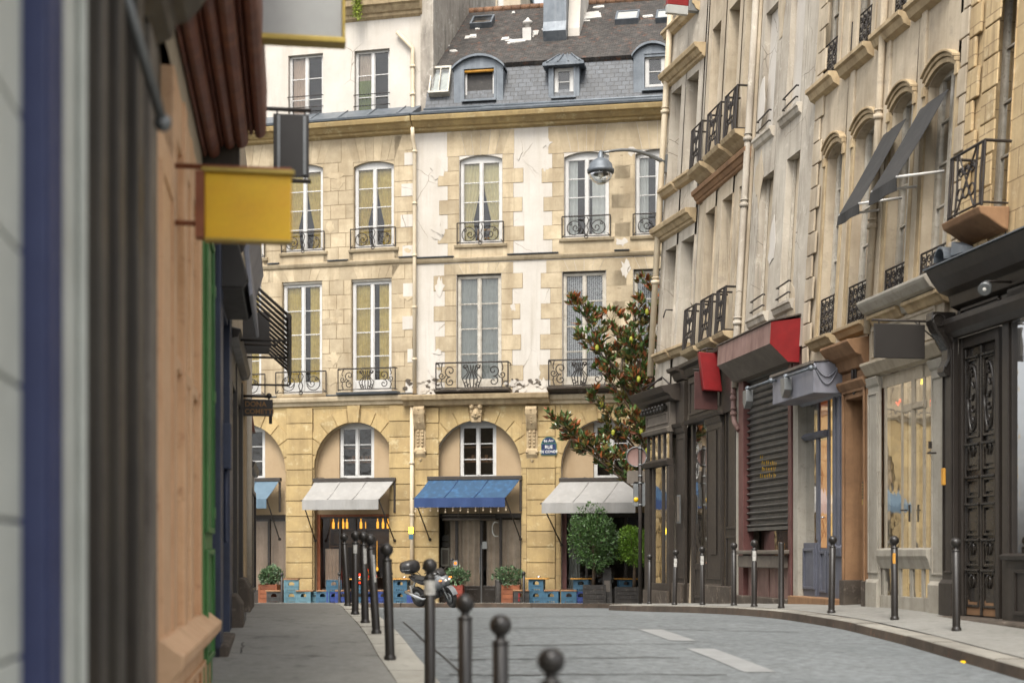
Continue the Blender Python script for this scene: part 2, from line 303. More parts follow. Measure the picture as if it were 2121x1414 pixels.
class MB:
    def __init__(s): s.v = []; s.f = []; s.uv = []; s.m = []; s.r = []; s.sm = []
    def face(s, pts, uvs=None, m=0, r=.5, smooth=False):
        b = len(s.v); s.v += [Vector(p) for p in pts]; s.f.append(list(range(b, b+len(pts))))
        s.uv.append(uvs or [(p[0], p[2]) for p in pts]); s.m.append(m); s.r.append(r); s.sm.append(smooth)
    def quad(s, F, u0, u1, v0, v1, w, m=0, r=.5):
        s.face([F.pt(u0, v0, w), F.pt(u1, v0, w), F.pt(u1, v1, w), F.pt(u0, v1, w)], [(u0, v0), (u1, v0), (u1, v1), (u0, v1)], m, r)
    def box(s, F, u0, u1, v0, v1, w0, w1, m=0, r=.5):
        P = F.pt
        s.face([P(u0, v0, w1), P(u1, v0, w1), P(u1, v1, w1), P(u0, v1, w1)], [(u0, v0), (u1, v0), (u1, v1), (u0, v1)], m, r)
        s.face([P(u1, v0, w0), P(u0, v0, w0), P(u0, v1, w0), P(u1, v1, w0)], [(u1, v0), (u0, v0), (u0, v1), (u1, v1)], m, r)
        s.face([P(u0, v0, w0), P(u0, v0, w1), P(u0, v1, w1), P(u0, v1, w0)], [(w0, v0), (w1, v0), (w1, v1), (w0, v1)], m, r)
        s.face([P(u1, v0, w1), P(u1, v0, w0), P(u1, v1, w0), P(u1, v1, w1)], [(w1, v0), (w0, v0), (w0, v1), (w1, v1)], m, r)
        s.face([P(u0, v1, w1), P(u1, v1, w1), P(u1, v1, w0), P(u0, v1, w0)], [(u0, w1), (u1, w1), (u1, w0), (u0, w0)], m, r)
        s.face([P(u0, v0, w0), P(u1, v0, w0), P(u1, v0, w1), P(u0, v0, w1)], [(u0, w0), (u1, w0), (u1, w1), (u0, w1)], m, r)
        return s
    def poly(s, F, pts, w0, w1, m=0, r=.5):
        n = len(pts)
        s.face([F.pt(u, v, w1) for u, v in pts], list(pts), m, r)
        s.face([F.pt(u, v, w0) for u, v in reversed(pts)], list(reversed(pts)), m, r)
        for k in range(n):
            a, b = pts[k], pts[(k+1) % n]
            s.face([F.pt(a[0], a[1], w0), F.pt(b[0], b[1], w0), F.pt(b[0], b[1], w1), F.pt(a[0], a[1], w1)], [(w0, a[1]), (w0, b[1]), (w1, b[1]), (w1, a[1])], m, r)
        return s
    def prof(s, F, pr, u0, u1, m=0, r=.5):
        n = len(pr)
        for k in range(n):
            a, b = pr[k], pr[(k+1) % n]
            s.face([F.pt(u0, a[0], a[1]), F.pt(u1, a[0], a[1]), F.pt(u1, b[0], b[1]), F.pt(u0, b[0], b[1])], [(u0, a[0]+a[1]), (u1, a[0]+a[1]), (u1, b[0]+b[1]), (u0, b[0]+b[1])], m, r)
        s.face([F.pt(u0, a[0], a[1]) for a in pr], [(a[1], a[0]) for a in pr], m, r)
        s.face([F.pt(u1, a[0], a[1]) for a in reversed(pr)], [(a[1], a[0]) for a in reversed(pr)], m, r)
        return s
    def tube(s, pts, rad, n=5, m=0, r=.5, caps=True, smooth=True):
        pts = [Vector(p) for p in pts]; b = len(s.v); k = len(pts)
        rads = rad if isinstance(rad, (list, tuple)) else [rad]*k
        prev = None
        for i, p in enumerate(pts):
            d = (pts[min(i+1, k-1)]-pts[max(i-1, 0)])
            if d.length < 1e-9: d = Vector((0, 0, 1))
            d.normalize()
            if prev is None:
                a = Vector((0, 0, 1)) if abs(d.z) < .9 else Vector((1, 0, 0))
                x = d.cross(a).normalized()
            else:
                x = (prev-d*prev.dot(d))
                x = x.normalized() if x.length > 1e-6 else d.orthogonal().normalized()
            prev = x; y = d.cross(x)
            for j in range(n):
                t = 2*math.pi*j/n
                s.v.append(p+(x*math.cos(t)+y*math.sin(t))*rads[i])
        for i in range(k-1):
            for j in range(n):
                a = b+i*n+j; c = b+i*n+(j+1) % n
                s.f.append([a, c, c+n, a+n]); s.uv.append([(j/n, i*.1), ((j+1)/n, i*.1), ((j+1)/n, i*.1+.1), (j/n, i*.1+.1)]); s.m.append(m); s.r.append(r); s.sm.append(smooth)
        if caps:
            for i, rev in ((0, True), (k-1, False)):
                fc = [b+i*n+j for j in range(n)]
                if rev: fc.reverse()
                s.f.append(fc); s.uv.append([(0, 0)]*n); s.m.append(m); s.r.append(r); s.sm.append(False)
        return s
    def lathe(s, c, pr, n=16, m=0, r=.5, M=None, smooth=True):
        c = Vector(c); b = len(s.v); k = len(pr)
        for (rad, z) in pr:
            for j in range(n):
                t = 2*math.pi*j/n; p = Vector((rad*math.cos(t), rad*math.sin(t), z))
                s.v.append(c+(M @ p if M else p))
        for i in range(k-1):
            for j in range(n):
                a = b+i*n+j; d = b+i*n+(j+1) % n
                s.f.append([a, d, d+n, a+n]); s.uv.append([(j/n, pr[i][1]), ((j+1)/n, pr[i][1]), ((j+1)/n, pr[i+1][1]), (j/n, pr[i+1][1])]); s.m.append(m); s.r.append(r); s.sm.append(smooth)
        for i, rev in ((0, True), (k-1, False)):
            if pr[i][0] > 1e-4:
                fc = [b+i*n+j for j in range(n)]
                if rev: fc.reverse()
                s.f.append(fc); s.uv.append([(0, 0)]*n); s.m.append(m); s.r.append(r); s.sm.append(False)
        return s
    def ball(s, c, rad, n=14, m=0, r=.5, sq=(1, 1, 1), M=None):
        pr = [(max(1e-5, rad*math.sin(math.pi*i/8)), -rad*math.cos(math.pi*i/8)) for i in range(9)]
        S = Matrix.Diagonal(Vector(sq)); s.lathe(c, pr, n, m, r, (M @ S) if M else S); return s
    def wall(s, F, u0, u1, v0, v1, ops, m=0, depth=.25, mrev=None, seg=8, back=0, vb=None):
        us = sorted({u0, u1, *[x for o in ops for x in (o[0], o[1]) if u0 < x < u1]})
        vs = sorted({v0, v1, *[x for o in ops for x in (o[2], o[3]) if v0 < x < v1]})
        mrev = m if mrev is None else mrev
        for i in range(len(us)-1):
            run = None
            for j in range(len(vs)-1):
                cu = (us[i]+us[i+1])/2; cv = (vs[j]+vs[j+1])/2
                if any(o[0] < cu < o[1] and o[2] < cv < o[3] for o in ops):
                    if run is not None: s.quad(F, us[i], us[i+1], run, vs[j], 0, m); run = None
                elif run is None: run = vs[j]
            if run is not None: s.quad(F, us[i], us[i+1], run, v1, 0, m)
        for o in ops:
            a, b, c, d = o[:4]; rise = o[4] if len(o) > 4 else 0; dp = o[5] if len(o) > 5 else depth
            sp = d-rise; P = F.pt
            for uu in (a, b):
                s.face([P(uu, c, 0), P(uu, sp, 0), P(uu, sp, -dp), P(uu, c, -dp)], [(0, c), (0, sp), (dp, sp), (dp, c)], mrev)
            s.face([P(a, c, 0), P(b, c, 0), P(b, c, -dp), P(a, c, -dp)], [(a, 0), (b, 0), (b, dp), (a, dp)], mrev)
            if rise <= 0:
                s.face([P(a, d, 0), P(b, d, 0), P(b, d, -dp), P(a, d, -dp)], [(a, 0), (b, 0), (b, dp), (a, dp)], mrev)
            else:
                arc = arcpts(a, b, sp, rise, seg*2)
                for k in range(len(arc)-1):
                    (ua, va), (ub, vb) = arc[k], arc[k+1]
                    s.face([P(ua, va, 0), P(ub, vb, 0), P(ub, d, 0), P(ua, d, 0)], [(ua, va), (ub, vb), (ub, d), (ua, d)], m)
                    s.face([P(ua, va, 0), P(ub, vb, 0), P(ub, vb, -dp), P(ua, va, -dp)], [(ua, 0), (ub, 0), (ub, dp), (ua, dp)], mrev)
        if back:
            P = F.pt; v0 = v0 if vb is None else vb
            for uu in (u0+.012, u1-.012): s.face([P(uu, v0, 0), P(uu, v1, 0), P(uu, v1, -back), P(uu, v0, -back)], [(0, v0), (0, v1), (back, v1), (back, v0)], m)
            s.face([P(u0, v0, -back), P(u1, v0, -back), P(u1, v1, -back), P(u0, v1, -back)], [(u0, v0), (u1, v0), (u1, v1), (u0, v1)], m)
            s.face([P(u0, v1, 0), P(u1, v1, 0), P(u1, v1, -back), P(u0, v1, -back)], [(u0, 0), (u1, 0), (u1, back), (u0, back)], m)
        return s
def arcpts(a, b, sp, rise, n):
    h = (b-a)/2; c = (a+b)/2
    if rise >= h*.98:                      # half ellipse
        return [(c-h*math.cos(math.pi*k/n), sp+rise*math.sin(math.pi*k/n)) for k in range(n+1)]
    rad = (h*h+rise*rise)/(2*rise); t0 = math.asin(min(1, h/rad)); cy = sp+rise-rad
    return [(c+rad*math.sin(-t0+2*t0*k/n), cy+rad*math.cos(-t0+2*t0*k/n)) for k in range(n+1)]
def root_loc(o):
    while o.parent: o = o.parent
    return Vector(o.location)
def link(name, mb, mats, parent=None, bevel=0, loc=None):
    base = root_loc(parent) if parent else Vector(loc or (0, 0, 0))
    me = bpy.data.meshes.new(name)
    me.from_pydata([v-base for v in mb.v], [], mb.f)
    ms = mats if isinstance(mats, (list, tuple)) else [mats]
    for x in ms: me.materials.append(MATS[x])
    n = len(mb.f)
    me.polygons.foreach_set('material_index', mb.m); me.polygons.foreach_set('use_smooth', mb.sm)
    ul = me.uv_layers.new(name='UVMap'); flat = []
    for q in mb.uv:
        for (a, b) in q: flat += [a, b]
    ul.data.foreach_set('uv', flat)
    at = me.attributes.new('rnd', 'FLOAT', 'FACE'); at.data.foreach_set('value', mb.r)
    me.update()
    o = bpy.data.objects.new(name, me); COL.objects.link(o)
    if parent: o.parent = parent
    else: o.location = base
    if bevel:
        bm = bmesh.new(); bm.from_mesh(me); bmesh.ops.remove_doubles(bm, verts=bm.verts, dist=1e-5); bm.to_mesh(me); bm.free()
        b = o.modifiers.new('bevel', 'BEVEL'); b.width = bevel; b.segments = 2; b.limit_method = 'ANGLE'; b.angle_limit = R(40)
    return o
def tag(o, label=None, cat=None, group=None, kind=None):
    for k, v in (('label', label), ('category', cat), ('group', group), ('kind', kind)):
        if v: o[k] = v
    return o
def thing(name, loc, label, cat, group=None, rz=0):
    o = bpy.data.objects.new(name, None); COL.objects.link(o); o.location = loc; o.rotation_euler.z = rz
    o.empty_display_size = .2
    return tag(o, label, cat, group)
def single(name, mb, mats, loc, label, cat, group=None, bevel=0):
    return tag(link(name, mb, mats, None, bevel, loc), label, cat, group)
def copy_tree(o, parent=None):
    c = o.copy(); COL.objects.link(c)
    if parent: c.parent = parent
    for ch in list(o.children): copy_tree(ch, c)
    return c
def dup(o, loc, rz=0, label=None, group=None, tilt=None):
    c = copy_tree(o); c.location = loc; c.rotation_euler.z = rz
    if tilt: c.rotation_euler.x, c.rotation_euler.y = tilt
    tag(c, label, None, group); return c
def text(name, s, mname, parent, pos, xdir, ydir, size, depth=.004, loc=None, align='CENTER', bold=0):
    cu = bpy.data.curves.new(name, 'FONT'); cu.body = s; cu.size = size; cu.extrude = depth; cu.align_x = align; cu.align_y = 'CENTER'; cu.offset = bold
    t = bpy.data.objects.new(name, cu); COL.objects.link(t); bpy.context.view_layer.update()
    me = bpy.data.meshes.new_from_object(t.evaluated_get(bpy.context.evaluated_depsgraph_get()))
    bpy.data.objects.remove(t)
    me.materials.clear(); me.materials.append(MATS[mname])
    x = Vector(xdir).normalized(); y = Vector(ydir).normalized(); z = x.cross(y)
    M = Matrix((x, y, z)).transposed().to_4x4(); M.translation = Vector(pos)-(root_loc(parent) if parent else Vector((0, 0, 0)))
    me.transform(M); o = bpy.data.objects.new(name, me); COL.objects.link(o); o.parent = parent
    return o
def spiral(cx, cy, r0, r1, a0, a1, n=10):
    return [(cx+(r0+(r1-r0)*k/n)*math.cos(a0+(a1-a0)*k/n), cy+(r0+(r1-r0)*k/n)*math.sin(a0+(a1-a0)*k/n)) for k in range(n+1)]
def lerp(t, xs):
    for (a, va), (b, vb) in zip(xs, xs[1:]):
        if t <= b: return va+(vb-va)*max(0, (t-a)/(b-a))
    return xs[-1][1]
def smoothlerp(t, xs):
    return sum(lerp(t+d, xs) for d in (-1.2, -.6, 0, .6, 1.2))/5
# ------------------------------------------------------------------ the lie of the ground
DL = [(-40, 1.9), (0, 1.76), (5, 1.70), (6.9, 1.65), (8.7, 1.57), (10, 1.47), (13, 1.22), (14.7, 1.06), (17.3, .92), (20.4, .84), (23.5, .82), (27, .90), (30, 1.0), (36, 1.21), (44, 1.47), (60, 2.0), (400, 12)]
DR = [(-40, 1.7), (0, 1.42), (10, 1.24), (14, 1.12), (18.3, 1.0), (20.3, .94), (22.1, .90), (24.5, .91), (27, .98), (29, 1.05), (30.7, 1.12), (34.2, 1.23), (44, 1.48), (60, 2.0), (400, 12)]
def zg(x, y):                   # top of the pavements
    t = min(1, max(0, (x-.6)/4.0))
    return CZ - (smoothlerp(y, DL)*(1-t)+smoothlerp(y, DR)*t) + fall(x, y)
def zr(x, y): return zg(x, y)-fall(x, y)-.13
KR = [(-10, 5.35), (10, 5.3), (14.2, 5.12), (18, 5.0), (20.3, 4.82), (23, 4.38), (27, 3.58), (30, 2.98), (34, 2.36), (36.2, 2.25)]   # right kerb x by y
def fall(x, y): return .045*min(2.2, max(0, x-lerp(y, KR)))*min(1, max(0, (39.5-y)/3)) if y < 39.5 else 0   # right pavement tilts to the gutter
KL = [(-10, 3.6), (0, 2.0), (6.9, .47), (8.7, .18), (10, -.08), (13, -.6), (15, -1.0), (17.3, -1.38), (20.4, -1.92), (23.5, -2.42), (28, -3.12), (31, -3.5)]
def gridsheet(rows, mname, name, zf, kind='structure', m=0):
    mb = MB()
    for a, b in zip(rows, rows[1:]):
        for k in range(len(a)-1):
            ps = [a[k], a[k+1], b[k+1], b[k]]
            mb.face([(x, y, zf(x, y)) for x, y in ps], [(x, y) for x, y in ps], smooth=True)
    bm_weld = link(name, mb, mname); bm = bmesh.new(); bm.from_mesh(bm_weld.data); bmesh.ops.remove_doubles(bm, verts=bm.verts, dist=1e-4); bm.to_mesh(bm_weld.data); bm.free()
    return tag(bm_weld, kind=kind)
ys = [-40, -20, -8, -2] + [i*.4 for i in range(0, 160)] + [70, 90, 140, 220, 400]
xs = [-400, -120, -40, -20] + [i*.9-9 for i in range(0, 22)] + [16, 25, 50, 120, 400]
gridsheet([[(x, y) for x in xs] for y in ys], 'asphalt', 'road', zr)
# pavements: right one wraps round the corner house, left one ends at its corner, a far one lies along the cross street
yr = [-6+i*.4 for i in range(0, 108)]
RWX = lambda y: 10.6-.17*y
def corner(xk, y, yc, r, sgn):   # rounds the kerb off into the cross street
    if y <= yc-r: return xk
    t = min(1, (y-(yc-r))/r); return xk+sgn*r*(1-math.sqrt(max(0, 1-t*t)))
rowsR = []; rowsL = []; kerbR = []; kerbL = []
for y in yr:
    if y <= 36.8:
        x = corner(lerp(y, KR), y, 36.8, 2.6, 1); kerbR.append((x, y)); rowsR.append([(x+(14-x)*k/12.0, y) for k in range(13)])
    if y <= 31.2:
        x = corner(lerp(y, KL), y, 31.2, 1.2, -1); kerbL.append((x, y)); rowsL.append([(x-(x+14)*k/14.0, y) for k in range(15)])
def inset(rows, d):              # pavement proper starts behind the kerb stones
    out = []
    for r in rows:
        s = 1 if r[1][0] > r[0][0] else -1
        x0 = r[0][0]+s*d; out.append([(x0+(r[-1][0]-x0)*k/(len(r)-1), r[0][1]) for k in range(len(r))])
    return out
gridsheet(inset(rowsR, .30), 'pavement', 'pavement', zg)
gridsheet(inset(rowsL, .42), 'pavement', 'pavement', zg)
def kerb(line, sgn, wd, top='granite'):
    mb = MB(); k = 0
    # resample into stones of about 1 m
    pts = []; acc = 0
    for a, b in zip(line, line[1:]):
        for t in range(4):
            pts.append((a[0]+(b[0]-a[0])*t/4, a[1]+(b[1]-a[1])*t/4))
    pts.append(line[-1])
    stone = []; L = 0
    for a, b in zip(pts, pts[1:]):
        L += math.hypot(b[0]-a[0], b[1]-a[1]); stone.append((a, b))
        if L > 1.0 or b == pts[-1]:
            r = random.random(); dz = random.uniform(-.004, .006)
            for i, (p, q) in enumerate(stone):
                g = .014
                if i == 0: p = (p[0]+(q[0]-p[0])*g/.2, p[1]+(q[1]-p[1])*g/.2)
                z = lambda c: zg(*c)+.004+dz
                for (o0, o1, h0, h1, m) in ((0, wd, 0, 0, 0),):
                    P = lambda c, o, dz2: Vector((c[0]+sgn*o, c[1], z(c)+dz2))
                    mb.face([P(p, .015, 0), P(q, .015, 0), P(q, wd-.01, 0), P(p, wd-.01, 0)], None, 0, r)
                    mb.face([P(p, .0, -.015), P(q, .0, -.015), P(q, .015, 0), P(p, .015, 0)], None, 0, r)
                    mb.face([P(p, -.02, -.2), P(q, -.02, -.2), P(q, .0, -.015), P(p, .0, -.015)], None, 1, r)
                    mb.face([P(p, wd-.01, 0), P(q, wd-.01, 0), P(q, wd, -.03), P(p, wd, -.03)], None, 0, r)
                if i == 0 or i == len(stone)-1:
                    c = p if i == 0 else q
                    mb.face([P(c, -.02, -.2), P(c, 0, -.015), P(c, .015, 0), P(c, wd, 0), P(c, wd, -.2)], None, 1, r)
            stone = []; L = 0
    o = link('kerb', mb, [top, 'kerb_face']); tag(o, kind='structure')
    return o
kerb(kerbR, 1, .30, 'kerb_top'); kerb(kerbL, -1, .42)
# far pavement along the facades
FS = Vector((-3.06, 44.6, 0))
FU_R = (1, -.18); FU_L = (1, -.24)
FRr = Fr((FS.x, FS.y), FU_R); FRl = Fr((FS.x, FS.y), FU_L)
farline = [(FRl.pt(u, 0, 1.75).x, FRl.pt(u, 0, 1.75).y) for u in (-16, -12, -8, -4, -1)] + [(FRr.pt(u, 0, 1.75).x, FRr.pt(u, 0, 1.75).y) for u in (0, 2, 4, 6, 8, 12, 18)]
rows = []
for (x, y) in farline: rows.append([(x+.05*k*.3, y+.26*k+.12) for k in range(12)])
gridsheet([list(r) for r in zip(*rows)], 'pavement', 'pavement', zg)
mb = MB()
for a, b in zip(farline, farline[1:]):
    n = max(1, int(math.hypot(b[0]-a[0], b[1]-a[1])))
    for k in range(n):
        p = (a[0]+(b[0]-a[0])*(k+.01)/n, a[1]+(b[1]-a[1])*(k+.01)/n); q = (a[0]+(b[0]-a[0])*(k+1)/n, a[1]+(b[1]-a[1])*(k+1)/n); r = random.random()
        z = lambda c: zg(*c)+.004
        mb.face([(p[0], p[1], z(p)), (q[0], q[1], z(q)), (q[0], q[1]+.18, z(q)), (p[0], p[1]+.18, z(p))], None, 0, r)
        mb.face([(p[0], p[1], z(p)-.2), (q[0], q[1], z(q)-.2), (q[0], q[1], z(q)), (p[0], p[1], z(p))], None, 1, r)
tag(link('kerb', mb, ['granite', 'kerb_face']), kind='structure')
# painted lane dashes, crossing bars, repaired trench lines
def gp(px, py, zf=zr):            # point of the road seen at this spot of the photograph
    lo, hi = 5.0, 60.0
    d = Vector(((px-1060.5)/FPX, 1, (1150-py)/FPX)); best = None
    y = 5.0
    while y < 60:
        if CZ+d.z*y < zf(d.x*y, y): return Vector((d.x*y, y))
        y += .02
    return Vector((d.x*44, 44))
def painted(polys, mname, dz):
    mb = MB()
    for pl in polys:
        a, b, c, d = pl; n = 8
        for k in range(n):
            p = [a+(d-a)*(k/n), b+(c-b)*(k/n), b+(c-b)*((k+1)/n), a+(d-a)*((k+1)/n)]
            mb.face([(q.x, q.y, zr(q.x, q.y)+dz) for q in p])
    return mb
def strip(p0, p1, w):
    d = (p1-p0).normalized(); nrm = Vector((d.y, -d.x))*w/2
    return [p0-nrm, p0+nrm, p1+nrm, p1-nrm]
dashes = [(gp(1450, 1343), gp(1575, 1392), .34), (gp(1345, 1303), gp(1415, 1327), .34)]
tag(link('road_markings', painted([strip(*d) for d in dashes], 'road_paint', .006), 'road_paint'), kind='structure')
bars = []
for k in range(9):
    c = Vector((-3.2+k*.95, 41.2-.18*(k*.95)))
    bars.append(strip(c, c+Vector((-.1, 1.1)), .5))
tag(link('crossing_markings', painted(bars, 'road_paint', .006), 'road_paint'), kind='structure')
tr = []
for (a, b) in (((1000, 1301), (1650, 1309)), ((900, 1342), (1430, 1333)), ((930, 1367), (1400, 1363)), ((930, 1397), (1500, 1398)), ((860, 1285), (1300, 1276))):
    A = gp(*a); B = gp(*b); n = 7; last = A
    for k in range(1, n+1):
        q = A+(B-A)*(k/n)+Vector((random.uniform(-.05, .05), random.uniform(-.06, .06))); tr.append(strip(last, q, random.uniform(.02, .05))); last = q
for (a, b) in (((835, 1288), (862, 1312)), ((862, 1312), (880, 1330)), ((880, 1330), (960, 1400))):
    tr.append(strip(gp(*a), gp(*b), .025))
tag(link('road_cracks', painted(tr, 'tar', .009), 'tar'), kind='structure')

def gpl(px, py): return gp(px, py, zg)
tr = []
for (a, b) in (((512, 1277), (600, 1281)), ((455, 1312), (640, 1322)), ((600, 1290), (690, 1296)), ((470, 1352), (700, 1360)), ((508, 1262), (506, 1290)), ((505, 1330), (500, 1352))):
    A = gpl(*a); B = gpl(*b); last = A
    for k in range(1, 8):
        q = A+(B-A)*(k/7)+Vector((random.uniform(-.02, .02), random.uniform(-.04, .04))); tr.append(strip(last, q, random.uniform(.01, .02))); last = q
mb = MB()
for pl in tr: mb.face([(q.x, q.y, zg(q.x, q.y)+.006) for q in pl])
tag(link('pavement_cracks', mb, 'tar'), kind='structure')

# ------------------------------------------------------------------ windows, railings, curtains
def curtain(F, u0, u1, v0, v1, w, folds, amp, tie=None, mb=None):
    """pleated cloth; tie=(edge 0/1): gathered towards that edge in the lower half"""
    mb = mb or MB(); nu = folds*4; nv = 10
    def P(i, j):
        t = i/nu; s = j/nv; v = v1+(v0-v1)*s
        if tie is not None:
            g = 1-.46*min(1, max(0, (s-.1)/.6))**1.4 if s < .72 else .54+.12*(s-.72)/.28
            t2 = t*g if tie == 0 else 1-(1-t)*g
        else: t2 = t
        return F.pt(u0+(u1-u0)*t2, v, w+amp*math.sin(t*folds*2*math.pi)*(.5+.5*s)), (t2*(u1-u0), v)
    for j in range(nv):
        for i in range(nu):
            q = [P(i, j), P(i+1, j), P(i+1, j+1), P(i, j+1)]
            mb.face([x[0] for x in q], [x[1] for x in q], smooth=True)
    return mb
def french_window(F, par, u0, u1, v0, v1, d, rows, mframe='paint_window', kind=None, cols=1, leaf2=True, fw=.085, mun=.03, arch=0, name='window', room=True, low=0):
    """two-leaf casement set back d behind the wall face; rows of panes; curtain kinds"""
    mb = MB(); a, b, c, e = u0+.01, u1-.01, v0+.01, v1-.01; w1 = -d+.0; w0 = -d-.07
    mb.box(F, a, a+fw, c, e, w0, w1); mb.box(F, b-fw, b, c, e, w0, w1)
    mb.box(F, a+fw, b-fw, e-fw*1.1-arch, e, w0, w1); mb.box(F, a+fw, b-fw, c, c+fw*1.5, w0, w1)
    mid = (a+b)/2; ys0 = c+fw*1.5; ys1 = e-fw*1.1-arch
    if leaf2: mb.box(F, mid-.042, mid+.042, ys0, ys1, w0+.012, w1+.015)
    leaves = [(a+fw, mid-.042), (mid+.042, b-fw)] if leaf2 else [(a+fw, b-fw)]
    st = .026
    for (x, y) in leaves:
        mb.box(F, x+.002, x+st, ys0, ys1, w0+.02, w1-.006); mb.box(F, y-st, y-.002, ys0, ys1, w0+.02, w1-.006)
        if low: mb.box(F, x+st, y-st, ys0, ys0+low, w0+.022, w1-.008)
        for k in range(1, rows):
            yy = ys0+low+(ys1-ys0-low)*k/rows
            mb.box(F, x+st, y-st, yy-mun/2, yy+mun/2, w0+.024, w1-.012)
        for k in range(1, cols):
            xx = x+(y-x)*k/cols; mb.box(F, xx-mun/2, xx+mun/2, ys0, ys1, w0+.026, w1-.014)
    win = link(name, mb, mframe, par, .006)
    g = MB(); g.quad(F, a+.02, b-.02, c+.02, e-.02, -d-.04); link('pane', g, 'glass_window', win)
    cw = -d-.12; iu0, iu1 = u0+.06, u1-.06; h = v1-v0
    if kind == 'gold_tied' or kind == 'yellow_tied':
        mm = 'curtain_gold' if kind[0] == 'g' else 'curtain_yellow'; mid = (iu0+iu1)/2
        cm = MB(); curtain(F, iu0, mid+.02, v0+.02, v1-.05, cw, 5, .03, 0, cm); curtain(F, mid-.02, iu1, v0+.02, v1-.05, cw-.02, 5, .03, 1, cm)
        link('curtain', cm, mm, win)
    elif kind == 'gold_straight':
        cm = MB(); w_ = (iu1-iu0); curtain(F, iu0, iu0+w_*.40, v0+.02, v1-.05, cw, 5, .03, None, cm); curtain(F, iu0+w_*.66, iu1, v0+.02, v1-.05, cw, 4, .03, None, cm)
        link('curtain', cm, 'curtain_gold', win)
    elif kind == 'grey_full': link('curtain', curtain(F, iu0, iu1, v0+.02, v1-.05, cw, 9, .03), 'curtain_grey', win)
    elif kind == 'lace':
        cm = MB(); curtain(F, iu0, iu1, v0+.02, v1-.05, cw, 7, .025, None, cm); link('curtain', cm, 'lace', win)
    elif kind == 'white_sides':
        cm = MB(); w_ = iu1-iu0; curtain(F, iu0, iu0+w_*.26, v0+.02, v1-.05, cw, 3, .03, None, cm); curtain(F, iu0+w_*.62, iu1, v0+.02, v1-.05, cw, 3, .03, None, cm)
        link('curtain', cm, 'curtain_white', win)
    elif kind == 'beige_half':
        cm = MB(); w_ = iu1-iu0; curtain(F, iu0+.02, iu0+w_*.46, v0+.02, v1-.05, cw, 5, .025, None, cm); link('curtain', cm, 'curtain_beige', win)
    elif kind == 'green_half':
        cm = MB(); w_ = iu1-iu0; curtain(F, iu0+.02, iu0+w_*.44, v0+.45*h, v1-.05, cw, 5, .025, None, cm); link('curtain', cm, 'curtain_taupe', win)
        cm = MB(); curtain(F, iu0+.02, iu0+w_*.44, v0+.12*h, v0+.6*h, cw+.03, 5, .025, None, cm); link('curtain', cm, 'curtain_green', win)
    elif kind == 'shelf':
        cm = MB(); cm.box(F, iu0, iu1, v0+h*.55, v0+h*.57, -d-.5, -d-.2); cm.box(F, iu0, iu1, v0+h*.3, v0+h*.32, -d-.5, -d-.2)
        for k in range(6): cm.box(F, iu0+.1+k*(iu1-iu0-.2)/6, iu0+.2+k*(iu1-iu0-.2)/6, v0+h*.32, v0+h*.32+.12+.1*random.random(), -d-.42, -d-.3)
        link('shelf', cm, 'interior_wood', win)
    if room:
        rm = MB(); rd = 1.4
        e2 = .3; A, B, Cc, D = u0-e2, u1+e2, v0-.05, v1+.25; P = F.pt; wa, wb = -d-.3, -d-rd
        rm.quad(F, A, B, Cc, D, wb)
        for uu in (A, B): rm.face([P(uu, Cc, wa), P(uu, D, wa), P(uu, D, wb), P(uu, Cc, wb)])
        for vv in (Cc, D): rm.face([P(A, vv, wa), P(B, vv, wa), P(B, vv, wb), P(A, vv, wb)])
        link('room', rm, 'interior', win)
    return win
